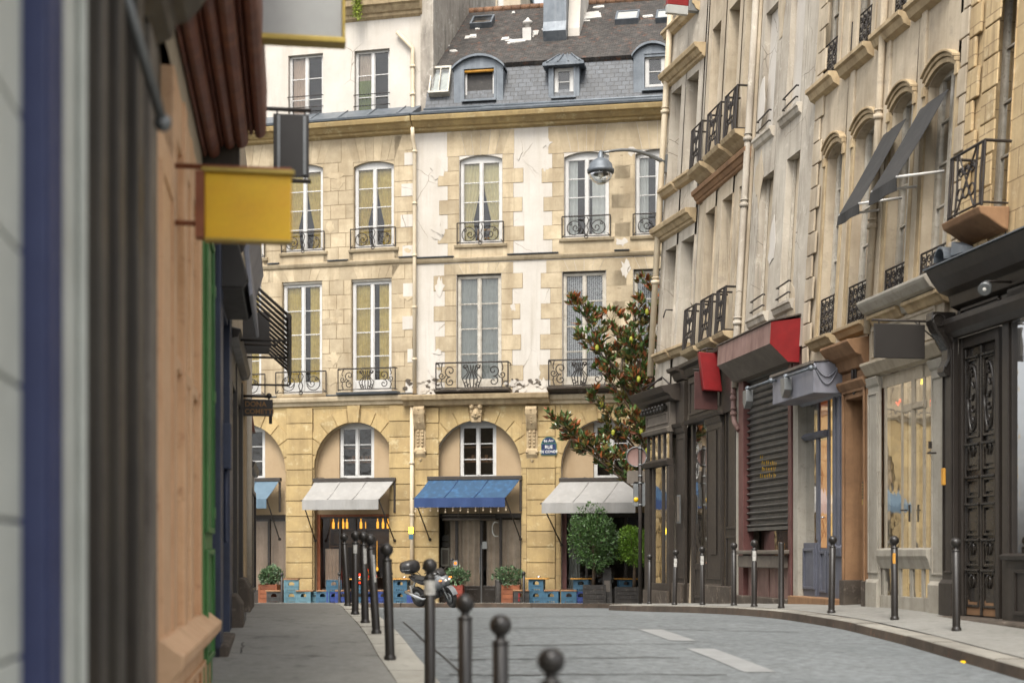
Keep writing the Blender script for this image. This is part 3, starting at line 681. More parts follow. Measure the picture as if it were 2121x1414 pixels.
def scrolls(F, u0, u1, v0, v1, w, style=0, rad=.012, bars=True, mb=None, side=0):
    """wrought iron panel of C and S scrolls between two rails"""
    mb = mb or MB(); P = lambda q: F.pt(q[0], q[1], w); T = lambda pl, r=rad, n=4: mb.tube([P(q) for q in pl], r, n, caps=False)
    L = u1-u0; H = v1-v0; c = (u0+u1)/2
    T([(u0, v1), (u1, v1)], rad*1.5); T([(u0, v0+.03*H), (u1, v0+.03*H)], rad*1.1)
    for uu in (u0, u1): T([(uu, v0-.02), (uu, v1)], rad*1.2)
    if side:
        for uu in (u0, u1):
            mb.tube([F.pt(uu, v1, w), F.pt(uu, v1, w-side)], rad*1.4, 4, caps=False); mb.tube([F.pt(uu, v0+.03*H, w), F.pt(uu, v0+.03*H, w-side)], rad, 4, caps=False)
    y0 = v0+.05*H; h = .92*H
    if style == 0:       # rich: mirrored pairs of big scrolls round a lyre
        r = h*.27
        for s in (-1, 1):
            x = c+s*L*.30
            T([(x+s*(p[0]), p[1]) for p in [(0, 0)]]+[] if False else [(x+s*a, b) for a, b in spiral(0, y0+h*.68, r*.95, r*.12, -math.pi/2, math.pi*2.1, 16)])
            T([(x+s*a, b) for a, b in spiral(0, y0+h*.24, r*.8, r*.1, math.pi/2, -math.pi*2.0, 16)])
            x2 = c+s*L*.42
            T([(x2+s*a, b) for a, b in spiral(0, y0+h*.5, h*.16, h*.03, math.pi, math.pi*3.6, 12)])
            T([(x2-s*.02, y0), (x2+s*.02, y0+h*.2), (x2, y0+h*.34)]); T([(x2, y0+h*.66), (x2+s*.02, y0+h*.8), (x2-s*.02, y0+h)])
            for q in range(3):
                T([(c+s*L*(.02+.035*q), y0), (c+s*L*(.03+.05*q), y0+h*.35), (c+s*L*(.01+.02*q), y0+h*.62), (c+s*L*(.02+.05*q), y0+h*.92)])
            T([(c+s*a, b) for a, b in spiral(L*.09, y0+h*.84, h*.12, h*.02, math.pi, -math.pi*1.3, 10)])
            T([(c+s*a, b) for a, b in spiral(L*.08, y0+h*.16, h*.12, h*.02, -math.pi, math.pi*1.2, 10)])
    elif style == 1:     # two circles with inner curls
        for s in (-1, 1):
            x = c+s*L*.25; r = h*.36
            T([(x+s*a, b) for a, b in spiral(0, y0+h*.42, r, r, 0, 2*math.pi, 16)])
            T([(x+s*a, b) for a, b in spiral(-r*.25, y0+h*.42, r*.62, r*.1, math.pi, math.pi*3.4, 12)])
            T([(x+s*a, b) for a, b in spiral(r*.5, y0+h*.62, r*.3, r*.06, 0, math.pi*2.6, 8)])
            T([(c+s*.01, y0), (c+s*h*.12, y0+h*.3), (c+s*.02, y0+h*.5), (c+s*h*.14, y0+h*.8), (c+s*.03, y0+h*.97)])
            T([(c+s*L*.5, v0), (c+s*L*.44, y0+h*.1)])
        T([(c+a, b) for a, b in spiral(0, y0-.02, h*.1, h*.1, 0, 2*math.pi, 8)])
    elif style == 2:     # dense ornate cast panel
        n = max(3, int(L/.16))
        for k in range(n+1):
            x = u0+L*k/n; T([(x, v0), (x, v1)], rad*.8)
        for k in range(n):
            x = u0+L*(k+.5)/n; r = L/n*.45
            for q in range(4):
                yy = y0+h*(q+.5)/4; T([(x+a, b) for a, b in spiral(0, yy, r, r*.2, q, q+math.pi*2.6, 9)])
    elif style == 3:     # lyre: bellied uprights with cross pieces
        for t in (.06, .2, .8, .94): T([(u0+L*t, v0), (u0+L*t+(.03 if t < .5 else -.03), v0+h*.5), (u0+L*t, v1)])
        for t in (.33, .5, .67):
            T([(u0+L*t+a, b) for a, b in spiral(0, y0+h*.3, L*.085, L*.085, 0, math.pi*2, 10)])
            T([(u0+L*t+a, b) for a, b in spiral(0, y0+h*.68, L*.085, L*.03, 0, math.pi*3, 10)])
        T([(u0+L*.25, y0), (c, y0+h*.5), (u0+L*.25, y0+h)]); T([(u0+L*.75, y0), (c, y0+h*.5), (u0+L*.75, y0+h)])
    elif style == 4:     # plain bars
        T([(u0, (v0+v1)/2), (u1, (v0+v1)/2)])
    return mb
def blocks(mb, F, u0, u1, v0, v1, rowh, w0, w1, wid, m=0, stag=True, left=None, right=None, gap=.009):
    """ashlar courses; left/right: (short, long) alternating toothing lengths beyond u0 / u1"""
    n = max(1, round((v1-v0)/rowh)); rh = (v1-v0)/n
    for k in range(n):
        a = u0; b = u1
        if left: a = u0-(left[k % 2]*random.uniform(.8, 1.2))
        if right: b = u1+(right[k % 2]*random.uniform(.8, 1.2))
        y0 = v0+k*rh+gap; y1 = v0+(k+1)*rh-gap
        mb.box(F, a, b, y0-gap, y1+gap, w0, w1-.007, m+1)
        L = b-a; cnt = max(1, round(L/wid)); off = (.5 if k % 2 else 0) if cnt > 1 and stag else 0
        cuts = [a]+[a+(i+off)*L/cnt for i in range(0 if off else 1, cnt)]+[b]
        for x, y in zip(cuts, cuts[1:]):
            if y-x > .05: mb.box(F, x+gap, y-gap, y0, y1, w0, w1, m, random.random())
def voussoir_flat(mb, F, u0, u1, v0, v1, w0, w1, n=7, spread=.35, m=0, gap=.006, arch=0):
    c = (u0+u1)/2
    for k in range(n):
        t0 = k/n; t1 = (k+1)/n
        a = u0+(u1-u0)*t0; b = u0+(u1-u0)*t1; A = u0-spread+(u1-u0+2*spread)*t0; B = u0-spread+(u1-u0+2*spread)*t1
        dz = lambda t: arch*(1-(2*t-1)**2)
        mb.poly(F, [(a+gap, v0+dz(t0)), (b-gap, v0+dz(t1)), (B-gap, v1), (A+gap, v1)], w0, w1, m, random.random())
def arch_ring(mb, F, c, sp, ru, rv, th, w0, w1, n=13, m=0, top=None):
    for k in range(n):
        a0 = math.pi*(k+.04)/n; a1 = math.pi*(k+.96)/n; pts = []
        for t in (0, .5, 1): a = a0+(a1-a0)*t; pts.append((c-ru*math.cos(a), sp+rv*math.sin(a)))
        for t in (1, .5, 0):
            a = a0+(a1-a0)*t; pts.append((c-(ru+th)*math.cos(a), sp+(rv+th)*math.sin(a)))
        mb.poly(F, pts, w0, w1, m, random.random())
CORN = lambda v, h, d: [(v, 0), (v+.12*h, d*.25), (v+.28*h, d*.3), (v+.32*h, d*.45), (v+.5*h, d*.62), (v+.62*h, d*.7), (v+.66*h, d*.92), (v+.92*h, d), (v+h, d), (v+h*1.04, 0)]
# ------------------------------------------------------------------ the two houses closing the street
L2 = thing('stone_house', FRl.pt(-3.5, 0) - Vector((0, 0, CZ-zg(-6, 45.5))), 'pale limestone house with white plastered attic storey, above the lit wine bar', 'house')
R2 = thing('mansard_house', FRr.pt(4, 0) - Vector((0, 0, CZ-zg(1, 44))), 'white plastered house with stone quoins and a slate mansard roof, above the blue awning', 'house')
gL = CZ-(-zg(-6, 45.5)) - 2*CZ     # local v of the ground (eye height = 0)
gL = zg(-6, 45.2)-CZ-.1; gR = zg(1, 43.8)-CZ-.1
px = lambda F, a, b, w=0: F.px(a, b, w)
vL = lambda py, x=700: FRl.px(x, py)[1]
vR = lambda py, x=1050: FRr.px(x, py)[1]
# openings (pixel rectangles of the photograph projected on the facade)
def ops_from(F, lst):
    return [F.rect(*p) for p in lst]
WL2 = ops_from(FRl, [(470, 546, 355, 537), (590, 669, 341, 523), (733, 816, 334, 515)])
WL1 = ops_from(FRl, [(455, 541, 588, 822), (585, 667, 583, 816), (728, 811, 577, 811)])
WR2 = ops_from(FRr, [(952, 1040, 321, 506), (1169, 1261, 314, 493), (1316, 1408, 308, 488), (1470, 1560, 303, 480)])
WR1 = ops_from(FRr, [(946, 1038, 567, 806), (1165, 1255, 561, 801), (1312, 1402, 556, 797), (1470, 1560, 552, 793)])
ARL = [(505, 592, 878), (734, 818, 874)]       # centre px, right edge px, crown py
ARR = [(988, 1080, 870), (1253, 1345, 868), (1500, 1590, 866)]
def arch_ops(F, lst, g):
    out = []
    for (cx, rx, cy) in lst:
        c, top = F.px(cx, cy); r = F.px(rx, 1000)[0]-c; out.append((c-r, c+r, g-.3, top, r*1.08))
    return out
AL = arch_ops(FRl, ARL, gL); AR = arch_ops(FRr, ARR, gR)
uS = 0.0
uLend = FRl.px(60, 700)[0]; uRend = FRr.px(1760, 700)[0]
cornL = FRl.px(700, 291)[1]; cornR = FRr.px(1100, 262)[1]
cornL = cornR = (cornL+cornR)/2
def mkops(lst, rise): return [(a, b, c, d, rise, .24) for (a, b, c, d) in lst]
opsL = mkops(WL2, .14)+mkops(WL1, 0)+[(a, b, c, d, r, .30) for a, b, c, d, r in AL]
opsR = mkops(WR2, .14)+mkops(WR1, 0)+[(a, b, c, d, r, .30) for a, b, c, d, r in AR]
mb = MB(); mb.wall(FRl, uLend, uS, gL-.4, cornL+.25, opsL, 0, .24); link('wall', mb, 'limestone', L2)
mb = MB(); mb.wall(FRr, uS, uRend, gR-.4, cornR+.25, opsR, 0, .24); link('wall', mb, 'plaster_white', R2)
bandV1 = FRl.px(700, 830)[1]; bandV2 = vL(548)
bR1 = vR(828); bR2 = vR(536)
# dressed stone of the left house
mb = MB(); lim = 0
def house_stone(F, W2, W1, g, u0, u1, band1, band2, top, full, mb):
    lines = sorted([w[0] for w in W2]+[w[1] for w in W2])
    for W, lo, hi in ((W2, band2+.10, top), (W1, band1+.12, band2-.08)):
        W = sorted(W)
        for k, (a, b, c, d) in enumerate(W):
            head = d; hv = hi-head
            voussoir_flat(mb, F, a-.02, b+.02, head-(.10 if W is W2 else 0), hi-.01, .0, .012, 6, .26, 0, arch=.10 if W is W2 else 0)
            for (p_, q_) in ((a-.40-.1*(k % 2), a-.02), (b+.02, b+.38+.1*(k % 2))): mb.box(F, p_, q_, head-.01, hi-.02, 0, .009, 0, random.random())
            if c-lo > .1: mb.box(F, a-.15, b+.15, lo, c-.01, 0, .012, 0, random.random())
            if full:
                nxt = W[k+1][0] if k+1 < len(W) else None
                if nxt: 
                    blocks(mb, F, b+.01, nxt-.01, lo, head-.02, .46, 0, .012, .62)
                    mb.box(F, b+.42, nxt-.42, head, hi-.02, 0, .012, 0, random.random())
                else: blocks(mb, F, b+.01, b+.42, lo, hi-.02, .46, 0, .012, .7, right=(.02, .24))
                if k == 0: blocks(mb, F, u0, a-.01, lo, hi-.02, .46, 0, .012, .62)
            else:
                blocks(mb, F, a-.36, a-.01, lo, head-.02, .47, 0, .014, 2, left=(.02, .32)); blocks(mb, F, b+.01, b+.34, lo, head-.02, .47, 0, .014, 2, right=(.02, .30))
house_stone(FRl, WL2, WL1, gL, uLend, uS, bandV1, bandV2, cornL, True, mb)
link('stone_blocks', mb, ['limestone', 'mortar'], L2, .003)
mb = MB(); m2 = [w for w in WR2[:2]]
house_stone(FRr, WR2, WR1, gR, uS, uRend, bR1, bR2, cornR, False, mb)
for (x0, x1, lo, hi) in ((WR2[1][1]+.42, WR2[2][0]-.42, bR2+.1, cornR), (WR1[1][1]+.42, WR1[2][0]-.42, bR1+.12, bR2-.08)):
    blocks(mb, FRr, x0-.4, x1+.4, lo, hi-.03, .47, 0, .010, .7)
link('stone_blocks', mb, ['limestone', 'mortar'], R2, .003)
# white repair patches on the left house next to the downpipe
mb = MB()
for W, lo, hi in ((WL2, bandV2+.10, cornL), (WL1, bandV1+.12, bandV2-.08)):
    n = 8
    for k in range(n):
        if k % 2 == 0: link('plaster_patch', MB().box(FRl, -random.uniform(.22, .48), -.005, lo+(hi-lo)*k/n, lo+(hi-lo)*(k+.8)/n, 0, .016), 'plaster_white', L2, .003)
# string courses, sill zinc, cornice
def bands(F, house, u0, u1, b1, b2, top, W2, W1):
    mb = MB()
    mb.prof(F, [(b2-.06, 0), (b2-.05, .05), (b2+.0, .08), (b2+.05, .1), (b2+.08, .1), (b2+.1, 0)], u0, u1, 0, .5)
    link('string_course', mb, 'limestone', house, .004); mb = MB()
    mb.prof(F, [(b1-.16, 0), (b1-.15, .08), (b1-.06, .1), (b1-.02, .18), (b1+.06, .2), (b1+.12, .2), (b1+.15, 0)], u0, u1, 0, .6)
    link('string_course', mb, 'limestone', house, .004)
    mb = MB(); mb.prof(F, CORN(top, .42, .5), u0, u1, 0, .5)
    n = int((u1-u0)/.9)
    link('cornice', mb, 'limestone_yellow', house, .005)
    z = MB(); z.prof(F, [(top+.44, .0), (top+.44, .52), (top+.50, .54), (top+.50, .5), (top+.47, .0)], u0, u1, 0, .3)
    link('gutter_flashing', z, 'zinc', house)
    for W, lo in ((W2, b2+.1), (W1, b1+.15)):
        W = sorted(W); edges = [u0]+[x for a, b, c, d in W for x in (a-.18, b+.18)]+[u1]
        for k in range(0, len(edges)-1, 2):
            if edges[k+1]-edges[k] > .2: link('zinc_flashing', MB().prof(F, [(lo+.005, 0), (lo+.005, .14), (lo+.03, .15), (lo+.06, .0)], edges[k], edges[k+1], 0, .2), 'zinc', house)
    for (a, b, c, d) in list(W2)+list(W1): link('window_sill', MB().prof(F, [(c-.09, 0), (c-.09, .07), (c-.02, .10), (c+.005, .10), (c+.01, -.2)], a-.16, b+.16, 0, .6), 'limestone', house, .005)
bands(FRl, L2, uLend, uS-.005, bandV1, bandV2, cornL, WL2, WL1)
bands(FRr, R2, uS+.005, uRend, bR1, bR2, cornR, WR2, WR1)
k2 = ['gold_tied', 'gold_tied', 'gold_tied']; k1 = ['gold_straight', 'gold_straight', 'gold_straight']
for (a, b, c, d), kd in zip(WL2, k2): french_window(FRl, L2, a, b, c, d, .11, 4, kind=kd, arch=.13)
for (a, b, c, d), kd in zip(WL1, k1): french_window(FRl, L2, a, b, c, d-.06, .11, 4, kind=kd, low=.25)
for (a, b, c, d), kd in zip(WR2, ['yellow_tied', 'white_sides', 'white_sides', 'white_sides']): french_window(FRr, R2, a, b, c, d, .11, 4, kind=kd, arch=.13)
for (a, b, c, d), kd in zip(WR1, ['grey_full', 'lace', 'lace', 'grey_full']): french_window(FRr, R2, a, b, c, d-.03, .11, 4, mframe='paint_worn', kind=kd, low=.2)
# lintel shutters boxes of the lower windows
for (a, b, c, d) in WL1: link('blind_box', MB().box(FRl, a+.01, b-.01, d-.07, d-.005, -.22, -.04), 'paint_worn', L2)
# railings
for (a, b, c, d) in WL2: link('railing', scrolls(FRl, a-.08, b+.08, c+.02, c+.62, .10, 1, .014), 'iron', L2)
for k, (a, b, c, d) in enumerate(WL1): link('railing', scrolls(FRl, a-(.18 if k < 2 else .34), b+(.18 if k < 2 else .22), c+.03, c+.70, .12 if k < 2 else .3, 1 if k < 2 else 0, .015, side=.2 if k == 2 else 0), 'iron', L2)
for (a, b, c, d) in WR2: link('railing', scrolls(FRr, a-.06, b+.06, c+.02, c+.66, .10, 1, .014), 'iron', R2)
for k, (a, b, c, d) in enumerate(WR1):
    e = (.56, .36, .3, .3)[k]
    link('railing', scrolls(FRr, a-e, b+(.30 if k == 0 else .18), c-.02, c+.78, .45, 0, .017, side=.45), 'iron', R2)
    mb = MB(); mb.prof(FRr, [(c-.26, 0), (c-.22, .12), (c-.14, .3), (c-.10, .5), (c-.03, .52), (c-.02, 0)], a-e-.06, b+.34, 0, .4)
    link('balcony_slab', mb, 'stone_dark', R2, .006)
mb = MB(); a, b, c, d = WL1[2]; mb.prof(FRl, [(c-.14, 0), (c-.10, .3), (c-.03, .34), (c-.02, 0)], a-.4, b+.28, 0, .4); link('balcony_slab', mb, 'zinc', L2, .006)
# orange chair behind the tied curtains
mb = MB(); a, b, c, d = WR2[0]; m_ = (a+b)/2
for uu in (m_-.2, m_+.22): mb.box(FRr, uu-.03, uu+.03, c+.1, c+.62, -.62, -.58)
mb.box(FRr, m_-.2, m_+.22, c+.55, c+.62, -.62, -.58); mb.box(FRr, m_-.22, m_+.24, c+.28, c+.34, -.95, -.55)
single('chair', mb, 'table_wood', FRr.pt(m_, c+.1, -.7), 'orange wooden chair seen through the tied yellow curtains', 'chair', bevel=.01)
# downpipe down the joint of the two houses
mb = MB(); u = .02
pth = [FRr.pt(u, cornR+.1, .34), FRr.pt(u, cornR-.2, .3), FRr.pt(u+.02, cornR-.5, .14), FRr.pt(u+.02, bR2+.4, .14)]
mb.tube(pth+[FRr.pt(u+.02, bR1+.25, .14)], .062, 10)
mb.tube([FRr.pt(u-.06, bR1-.2, .16), FRr.pt(u-.06, gR-.1, .16)], .065, 10)
for k in range(9):
    v = cornR-.6-(cornR-gR-1)*k/8.5
    if abs(v-bR1) < .4: continue
    uu = u+.02 if v > bR1 else u-.06
    mb.lathe(FRr.pt(uu, v, .14 if v > bR1 else .16), [(.085, -.03), (.085, .03)], 10); mb.box(FRr, uu-.02, uu+.02, v-.015, v+.015, 0, .1)
link('downpipe', mb, 'pipe_paint', R2)
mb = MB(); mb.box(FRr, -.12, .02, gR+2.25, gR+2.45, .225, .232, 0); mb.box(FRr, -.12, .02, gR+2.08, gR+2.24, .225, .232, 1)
link('pipe_sticker', mb, ['glow_yellow', 'crate_blue'], R2)  # yellow half of the sticker is given a glow of its own
# ---- ground floor arcade
def arcade(F, house, A, g, b1, u0, u1, col, tops):
    st = MB()
    A = sorted(A)
    edges = [u0]+[x for a in A for x in (a[0], a[1])]+[u1]
    for k in range(0, len(edges)-1, 2):     # piers
        x, y = edges[k], edges[k+1]
        if y-x < .2: continue
        mid = (x+y)/2; hw = .44
        n = 13; h = (b1-.2-(g-.1))/n
        for q in range(n):
            st.box(F, mid-hw, mid+hw, g-.1+q*h+.012, g-.1+(q+1)*h-.012, 0, .07, 0, random.random())
        blocks(st, F, x+.02, mid-hw-.01, g-.1, b1-.2, .52, 0, .02, .6); blocks(st, F, mid+hw+.01, y-.02, g-.1, b1-.2, .52, 0, .02, .6)
    for (a, b, c, d, r) in A:
        cu = (a+b)/2; arch_ring(st, F, cu, d-r, (b-a)/2, r, .42, .0, .035, 11)
        for q in (-1, 1):
            pass
        # spandrel courses above the ring
        st.box(F, a-.1, b+.1, d+.46, b1-.17, 0, .022, 0, random.random()) if b1-.17-(d+.46) > .05 else None
    base = MB(); 
    link('arcade_stone', st, ['limestone_yellow', 'mortar'], house, .005)
arcade(FRl, L2, AL, gL, bandV1, uLend, uS-.1, None, None)
arcade(FRr, R2, AR, gR, bR1, uS+.1, uRend, None, None)
# yellowish skin behind the blocks: spandrels
for F, house, A, g, b1, u0, u1 in ((FRl, L2, AL, gL, bandV1, uLend, uS-.002), (FRr, R2, AR, gR, bR1, uS+.002, uRend)):
    mb = MB()
    class G:                       # same frame, nudged 4 mm out
        def pt(s, u, v, w=0): return F.pt(u, v, w+.004)
    mb.wall(G(), u0, u1, g-.4, b1-.1, [(a, b, c, d, r, .1) for a, b, c, d, r in A]); link('ground_floor_wall', mb, 'limestone_yellow', house)
def console(F, house, u, top, h, wd, name='console'):
    mb = MB(); P = F.pt
    # scrolled bracket: upper volute, leaf drop, lower volute
    pr = [(top, .0), (top, .30), (top-.05*h, .34), (top-.15*h, .33), (top-.30*h, .24), (top-.42*h, .14), (top-.45*h, .10), (top-.78*h, .09), (top-.82*h, .14), (top-.9*h, .14), (top-.95*h, .09), (top-h, .05), (top-h, 0)]
    mb.prof(F, pr, u-wd/2, u+wd/2, 0, .5)
    for s in (-1, 1):
        mb.prof(F, [(a, b+.015) for a, b in pr[:6]]+[(top-.42*h, 0), (top, 0)], u+s*wd*.42-.025, u+s*wd*.42+.025, 0, .6)
        mb.tube([P(u+s*wd*.5, top-.12*h+.07*math.sin(t*.6), .22+.1*math.cos(t*.6)) for t in range(12)], .022, 5)
        mb.ball(P(u+s*wd*.45, top-.86*h, .12), .055, 8)
    for k in range(6): mb.ball(P(u, top-.06*h-k*.05*h, .345-.02*k), .03, 6)
    for k in range(5):
        for s in (-1, 1): mb.ball(P(u+s*wd*.2, top-.48*h-k*.065*h, .105), .05-.003*k, 6, sq=(1, 1, 1.3))
    mb.lathe(P(u, top-h, .05), [(.07, .0), (.05, -.06), (.001, -.13)], 8)
    link(name, mb, 'stone_carved', house, .008)
for cx in (872, 1103): u, t = FRr.px(cx, 843); console(FRr, R2, u, t, 1.62, .34)
def mask(F, house, u, top, h, wd):
    mb = MB(); P = F.pt
    mb.poly(F, [(u-wd*.55, top), (u+wd*.55, top), (u+wd*.42, top-h), (u-wd*.42, top-h)], 0, .16, 0, .5)
    for s in (-1, 1):
        mb.ball(P(u+s*wd*.36, top-.1*h, .18), .085, 10); mb.ball(P(u+s*wd*.2, top-.42*h, .17), .03, 6)
        mb.ball(P(u+s*wd*.28, top-.6*h, .15), .055, 8); mb.tube([P(u+s*wd*(.1+.1*k), top-.34*h+.02*math.sin(k), .19) for k in range(4)], .02, 5)
        mb.ball(P(u+s*wd*.4, top-.35*h, .14), .06, 8, sq=(1, 1, 1.6))
    mb.ball(P(u, top-.5*h, .15), .12, 10, sq=(1, .8, 1.5)); mb.tube([P(u, top-.4*h, .22), P(u, top-.58*h, .27)], .03, 6)
    mb.tube([P(u-.06, top-.7*h, .22), P(u, top-.68*h, .24), P(u+.06, top-.7*h, .22)], .018, 5)
    link('keystone_mask', mb, 'stone_carved', house, .008)
u, t = FRr.px(988, 840); mask(FRr, R2, u, t, .52, .36)
for (a, b, c, d, r) in AL:
    cu = (a+b)/2; link('keystone', MB().poly(FRl, [(cu-.22, bandV1-.17), (cu+.22, bandV1-.17), (cu+.16, d-.02), (cu-.16, d-.02)], 0, .1, 0, .6), 'limestone_yellow', L2, .008)
# projecting centre cornice over the consoles
mb = MB(); ua = FRr.px(838, 828)[0]; ub = FRr.px(1140, 828)[0]
mb.prof(FRr, [(bR1-.17, 0), (bR1-.14, .2), (bR1-.02, .26), (bR1+.02, .4), (bR1+.14, .44), (bR1+.17, .44), (bR1+.2, 0)], ua, ub, 0, .5)
link('balcony_cornice', mb, 'stone_carved', R2, .006)
# crumbling plaster and dirt along the ledge
mb = MB(); random.seed(3)
for (xa, xb, n) in ((840, 910, 26), (1048, 1120, 34), (1165, 1250, 14)):
    for k in range(n):
        u, v = FRr.px(random.uniform(xa, xb), random.uniform(785, 815)); s = random.uniform(.03, .09)
        mb.poly(FRr, [(u+s*random.uniform(.7, 1.5)*math.cos(t), v+s*random.uniform(.5, 1)*math.sin(t)) for t in [i*math.pi/3 for i in range(6)]], .0, random.uniform(.016, .035), random.choice([0, 0, 1, 1, 1]), random.random())
link('peeling_plaster', mb, ['stone_dark', 'plaster_white'], R2)

# ragged plaster smeared over the block edges
random.seed(44)
def ragged(F, u, v, a, b, w1): return MB().poly(F, [(u+a*random.uniform(.45, 1.2)*math.cos(t), v+b*random.uniform(.4, 1.2)*math.sin(t)) for t in [i*math.pi/7 for i in range(14)]], 0, w1, 0, random.random())
for (W, lo, hi) in ((WR2, bR2+.1, cornR), (WR1, bR1+.12, bR2-.08)):
    for (a, b, c, d) in W[:2]:
        for k in range(4):
            e = random.choice((a-random.uniform(.4, .8), b+random.uniform(.35, .75))); link('plaster_patch', ragged(FRr, e, random.uniform(lo+.2, hi-.3), random.uniform(.1, .3), random.uniform(.1, .4), .0165+.001*k), 'plaster_white', R2, .003)
for k in range(12):
    W, lo, hi = random.choice(((WL2, bandV2+.10, cornL), (WL1, bandV1+.12, bandV2-.08))); w_ = random.choice(W[1:])
    link('plaster_patch', ragged(FRl, w_[1]+random.uniform(.15, .6), random.uniform(lo+.2, hi-.3), random.uniform(.12, .35), random.uniform(.06, .25), .0142+.0008*k), 'limestone', L2, .003)
# ------------------------------------------------------------------ roofs of the far houses
class Sl:                    # sloping plane frame: v measured up the slope, w out of it
    def __init__(s, F, v0, w0, v1, w1):
        s.O = F.pt(0, v0, w0); s.U = F.U.copy(); s.V = (F.pt(0, v1, w1)-s.O); s.L = s.V.length; s.V.normalize()
        s.N = s.U.cross(s.V); s.N = s.N if s.N.z > 0 else -s.N
    def pt(s, u, v, w=0): return s.O+s.U*u+s.V*v+s.N*w
    def px(s, x, y):
        d = Vector(((x-1060.5)/FPX, 1, (1150-y)/FPX)); C = Vector((0, 0, CZ)); t = (s.O-C).dot(s.N)/d.dot(s.N); q = C+d*t-s.O
        return q.dot(s.U), q.dot(s.V)
def off(F, w):
    G = Fr((F.O.x, F.O.y), (F.U.x, F.U.y), F.lean, F.vp); G.O = F.O+F.W*w; G.W = F.W; return G
vM0 = cornR+.48; vM1 = FRr.px(1100, 127, -.85)[1]; vRd = FRr.px(1150, 14, -4.8)[1]
uP = FRr.px(884, 200, -.4)[0]
S1 = Sl(FRr, vM0, .0, vM1, -.85); S2 = Sl(FRr, vM1, -.78, vRd, -4.8)
mb = MB(); mb.box(S1, uP, uRend, 0, S1.L, -.2, 0); link('mansard_slope', mb, 'slate', R2)
mb = MB(); mb.box(S2, uP, uRend, -.12, S2.L, -.15, .02); link('roof', mb, 'roof_tile', R2)
mb = MB(); mb.box(FRr, uS, uRend, cornR+.2, vM0, -8, 0); mb.box(FRr, uS, uRend, gR-.3, cornR+.2, -8, -7.8); mb.box(FRr, uRend-.2, uRend, gR-.3, cornR+.3, -7.8, -.3); link('rear_wall', mb, 'plaster_party', R2)
mb = MB(); mb.prof(FRr, [(vRd, -4.7), (vRd, -8), (vM0, -8), (vM0, -7.5)], uP, uRend); link('rear_roof', mb, 'zinc', R2)
mb = MB(); n = 40
for k in range(n): mb.tube([FRr.pt(uP+(uRend-uP)*k/n, vRd+.02, -4.8), FRr.pt(uP+(uRend-uP)*(k+.96)/n, vRd+.02, -4.8)], .13, 8, 0, random.random())
link('ridge_tiles', mb, 'tile_ridge', R2)
mb = MB(); mb.prof(FRr, [(cornR+.5, .5), (cornR+.52, .5), (cornR+.72, .0), (cornR+.72, -.06), (cornR+.5, -.06)], uP, uRend); link('gutter_apron', mb, 'zinc', R2)
mb = MB(); mb.tube([FRr.pt(uP, cornR+.74, .0), FRr.pt(uRend, cornR+.74, .0)], .05, 8); link('roof_roll', mb, 'zinc', R2)
random.seed(11)
for (x, y, w, h) in ((975, 78, 26, 8), (915, 78, 8, 5), (905, 98, 12, 5), (925, 97, 10, 3), (1045, 84, 28, 6), (1075, 88, 34, 4), (1105, 72, 14, 10), (1058, 91, 20, 3), (940, 108, 16, 3), (1225, 34, 34, 12), (1185, 56, 18, 6), (1205, 45, 26, 4), (1340, 36, 24, 4), (1240, 17, 24, 5), (1062, 30, 10, 5), (1165, 75, 10, 8), (990, 62, 10, 3), (1130, 62, 12, 4)):
    mb = MB()
    for q in range(3):
        u, v = S2.px(x+random.uniform(-w, w)*.3, y+random.uniform(-h, h)*.3); a = w/66*random.uniform(.25, .6); b = h/33*random.uniform(.4, .9)
        mb.poly(S2, [(u-a+.1*random.random(), v-b), (u+a, v-b*random.uniform(.4, 1)), (u+a*random.uniform(.7, 1), v+b), (u-a*.8, v+b*random.uniform(.5, 1))], .0, .03+.012*q, 0, random.random())
    link('lead_patch', mb, 'lead_patch', R2)
def skylight(x0, x1, y0, y1, mglass):
    (ua, va), (ub, vb) = S2.px(x0, y1), S2.px(x1, y0); mb = MB()
    a, b, c, d = ua, ub, va, vb
    for (p, q, r, s) in ((a, b, c-.06, c), (a, b, d, d+.06), (a-.06, a, c-.06, d+.06), (b, b+.06, c-.06, d+.06)): mb.box(S2, p, q, r, s, 0, .2)
    o = link('skylight', mb, 'zinc', R2); g = MB(); g.quad(S2, a, b, c, d, .17); link('pane', g, mglass, o)
    g = MB(); g.quad(S2, a, b, c, d, .05); link('skylight_shade', g, 'interior' if mglass == 'glass_window' else 'awning_white', o)
skylight(978, 1022, 44, 60, 'glass_window'); skylight(1278, 1322, 34, 52, 'sign_white'); skylight(1362, 1400, 32, 49, 'sign_white')
# vent stack and zinc chimney
mb = MB(); u, v = S2.px(1094, 78); p = S2.pt(u, v, 0)
mb.box(FRr, u-.14, u+.14, p.z-CZ-.3, p.z-CZ+.22, -2.6, -2.2); w_ = -2.4
mb.lathe(FRr.pt(u, p.z-CZ+.2, w_), [(.1, 0), (.1, .18), (.16, .2), (.16, .28), (.08, .34), (.02, .42)], 10); link('roof_vent', mb, 'lead_patch', R2)
ua, va = S2.px(1130, 76); ub, _ = S2.px(1176, 76); pz = S2.pt(ua, va, 0).z-CZ
mb = MB(); mb.prof(off(FRr, 0), [(pz-.6, -2.2), (pz-.05, -1.85), (pz+.3, -2.0), (pz+4, -2.0), (pz+4, -3.2), (pz-.6, -3.2)], ua, ub); link('chimney', mb, 'zinc', R2)
uc = S2.px(1214, 30)[0]
mb = MB(); mb.prof(FRr, [(pz-.6, -2.3), (pz+.15, -2.3), (pz+4, -3.4), (pz+4, -7), (pz-.6, -7)], ub+.01, uc); link('chimney', mb, 'plaster_white', R2)
mb = MB()
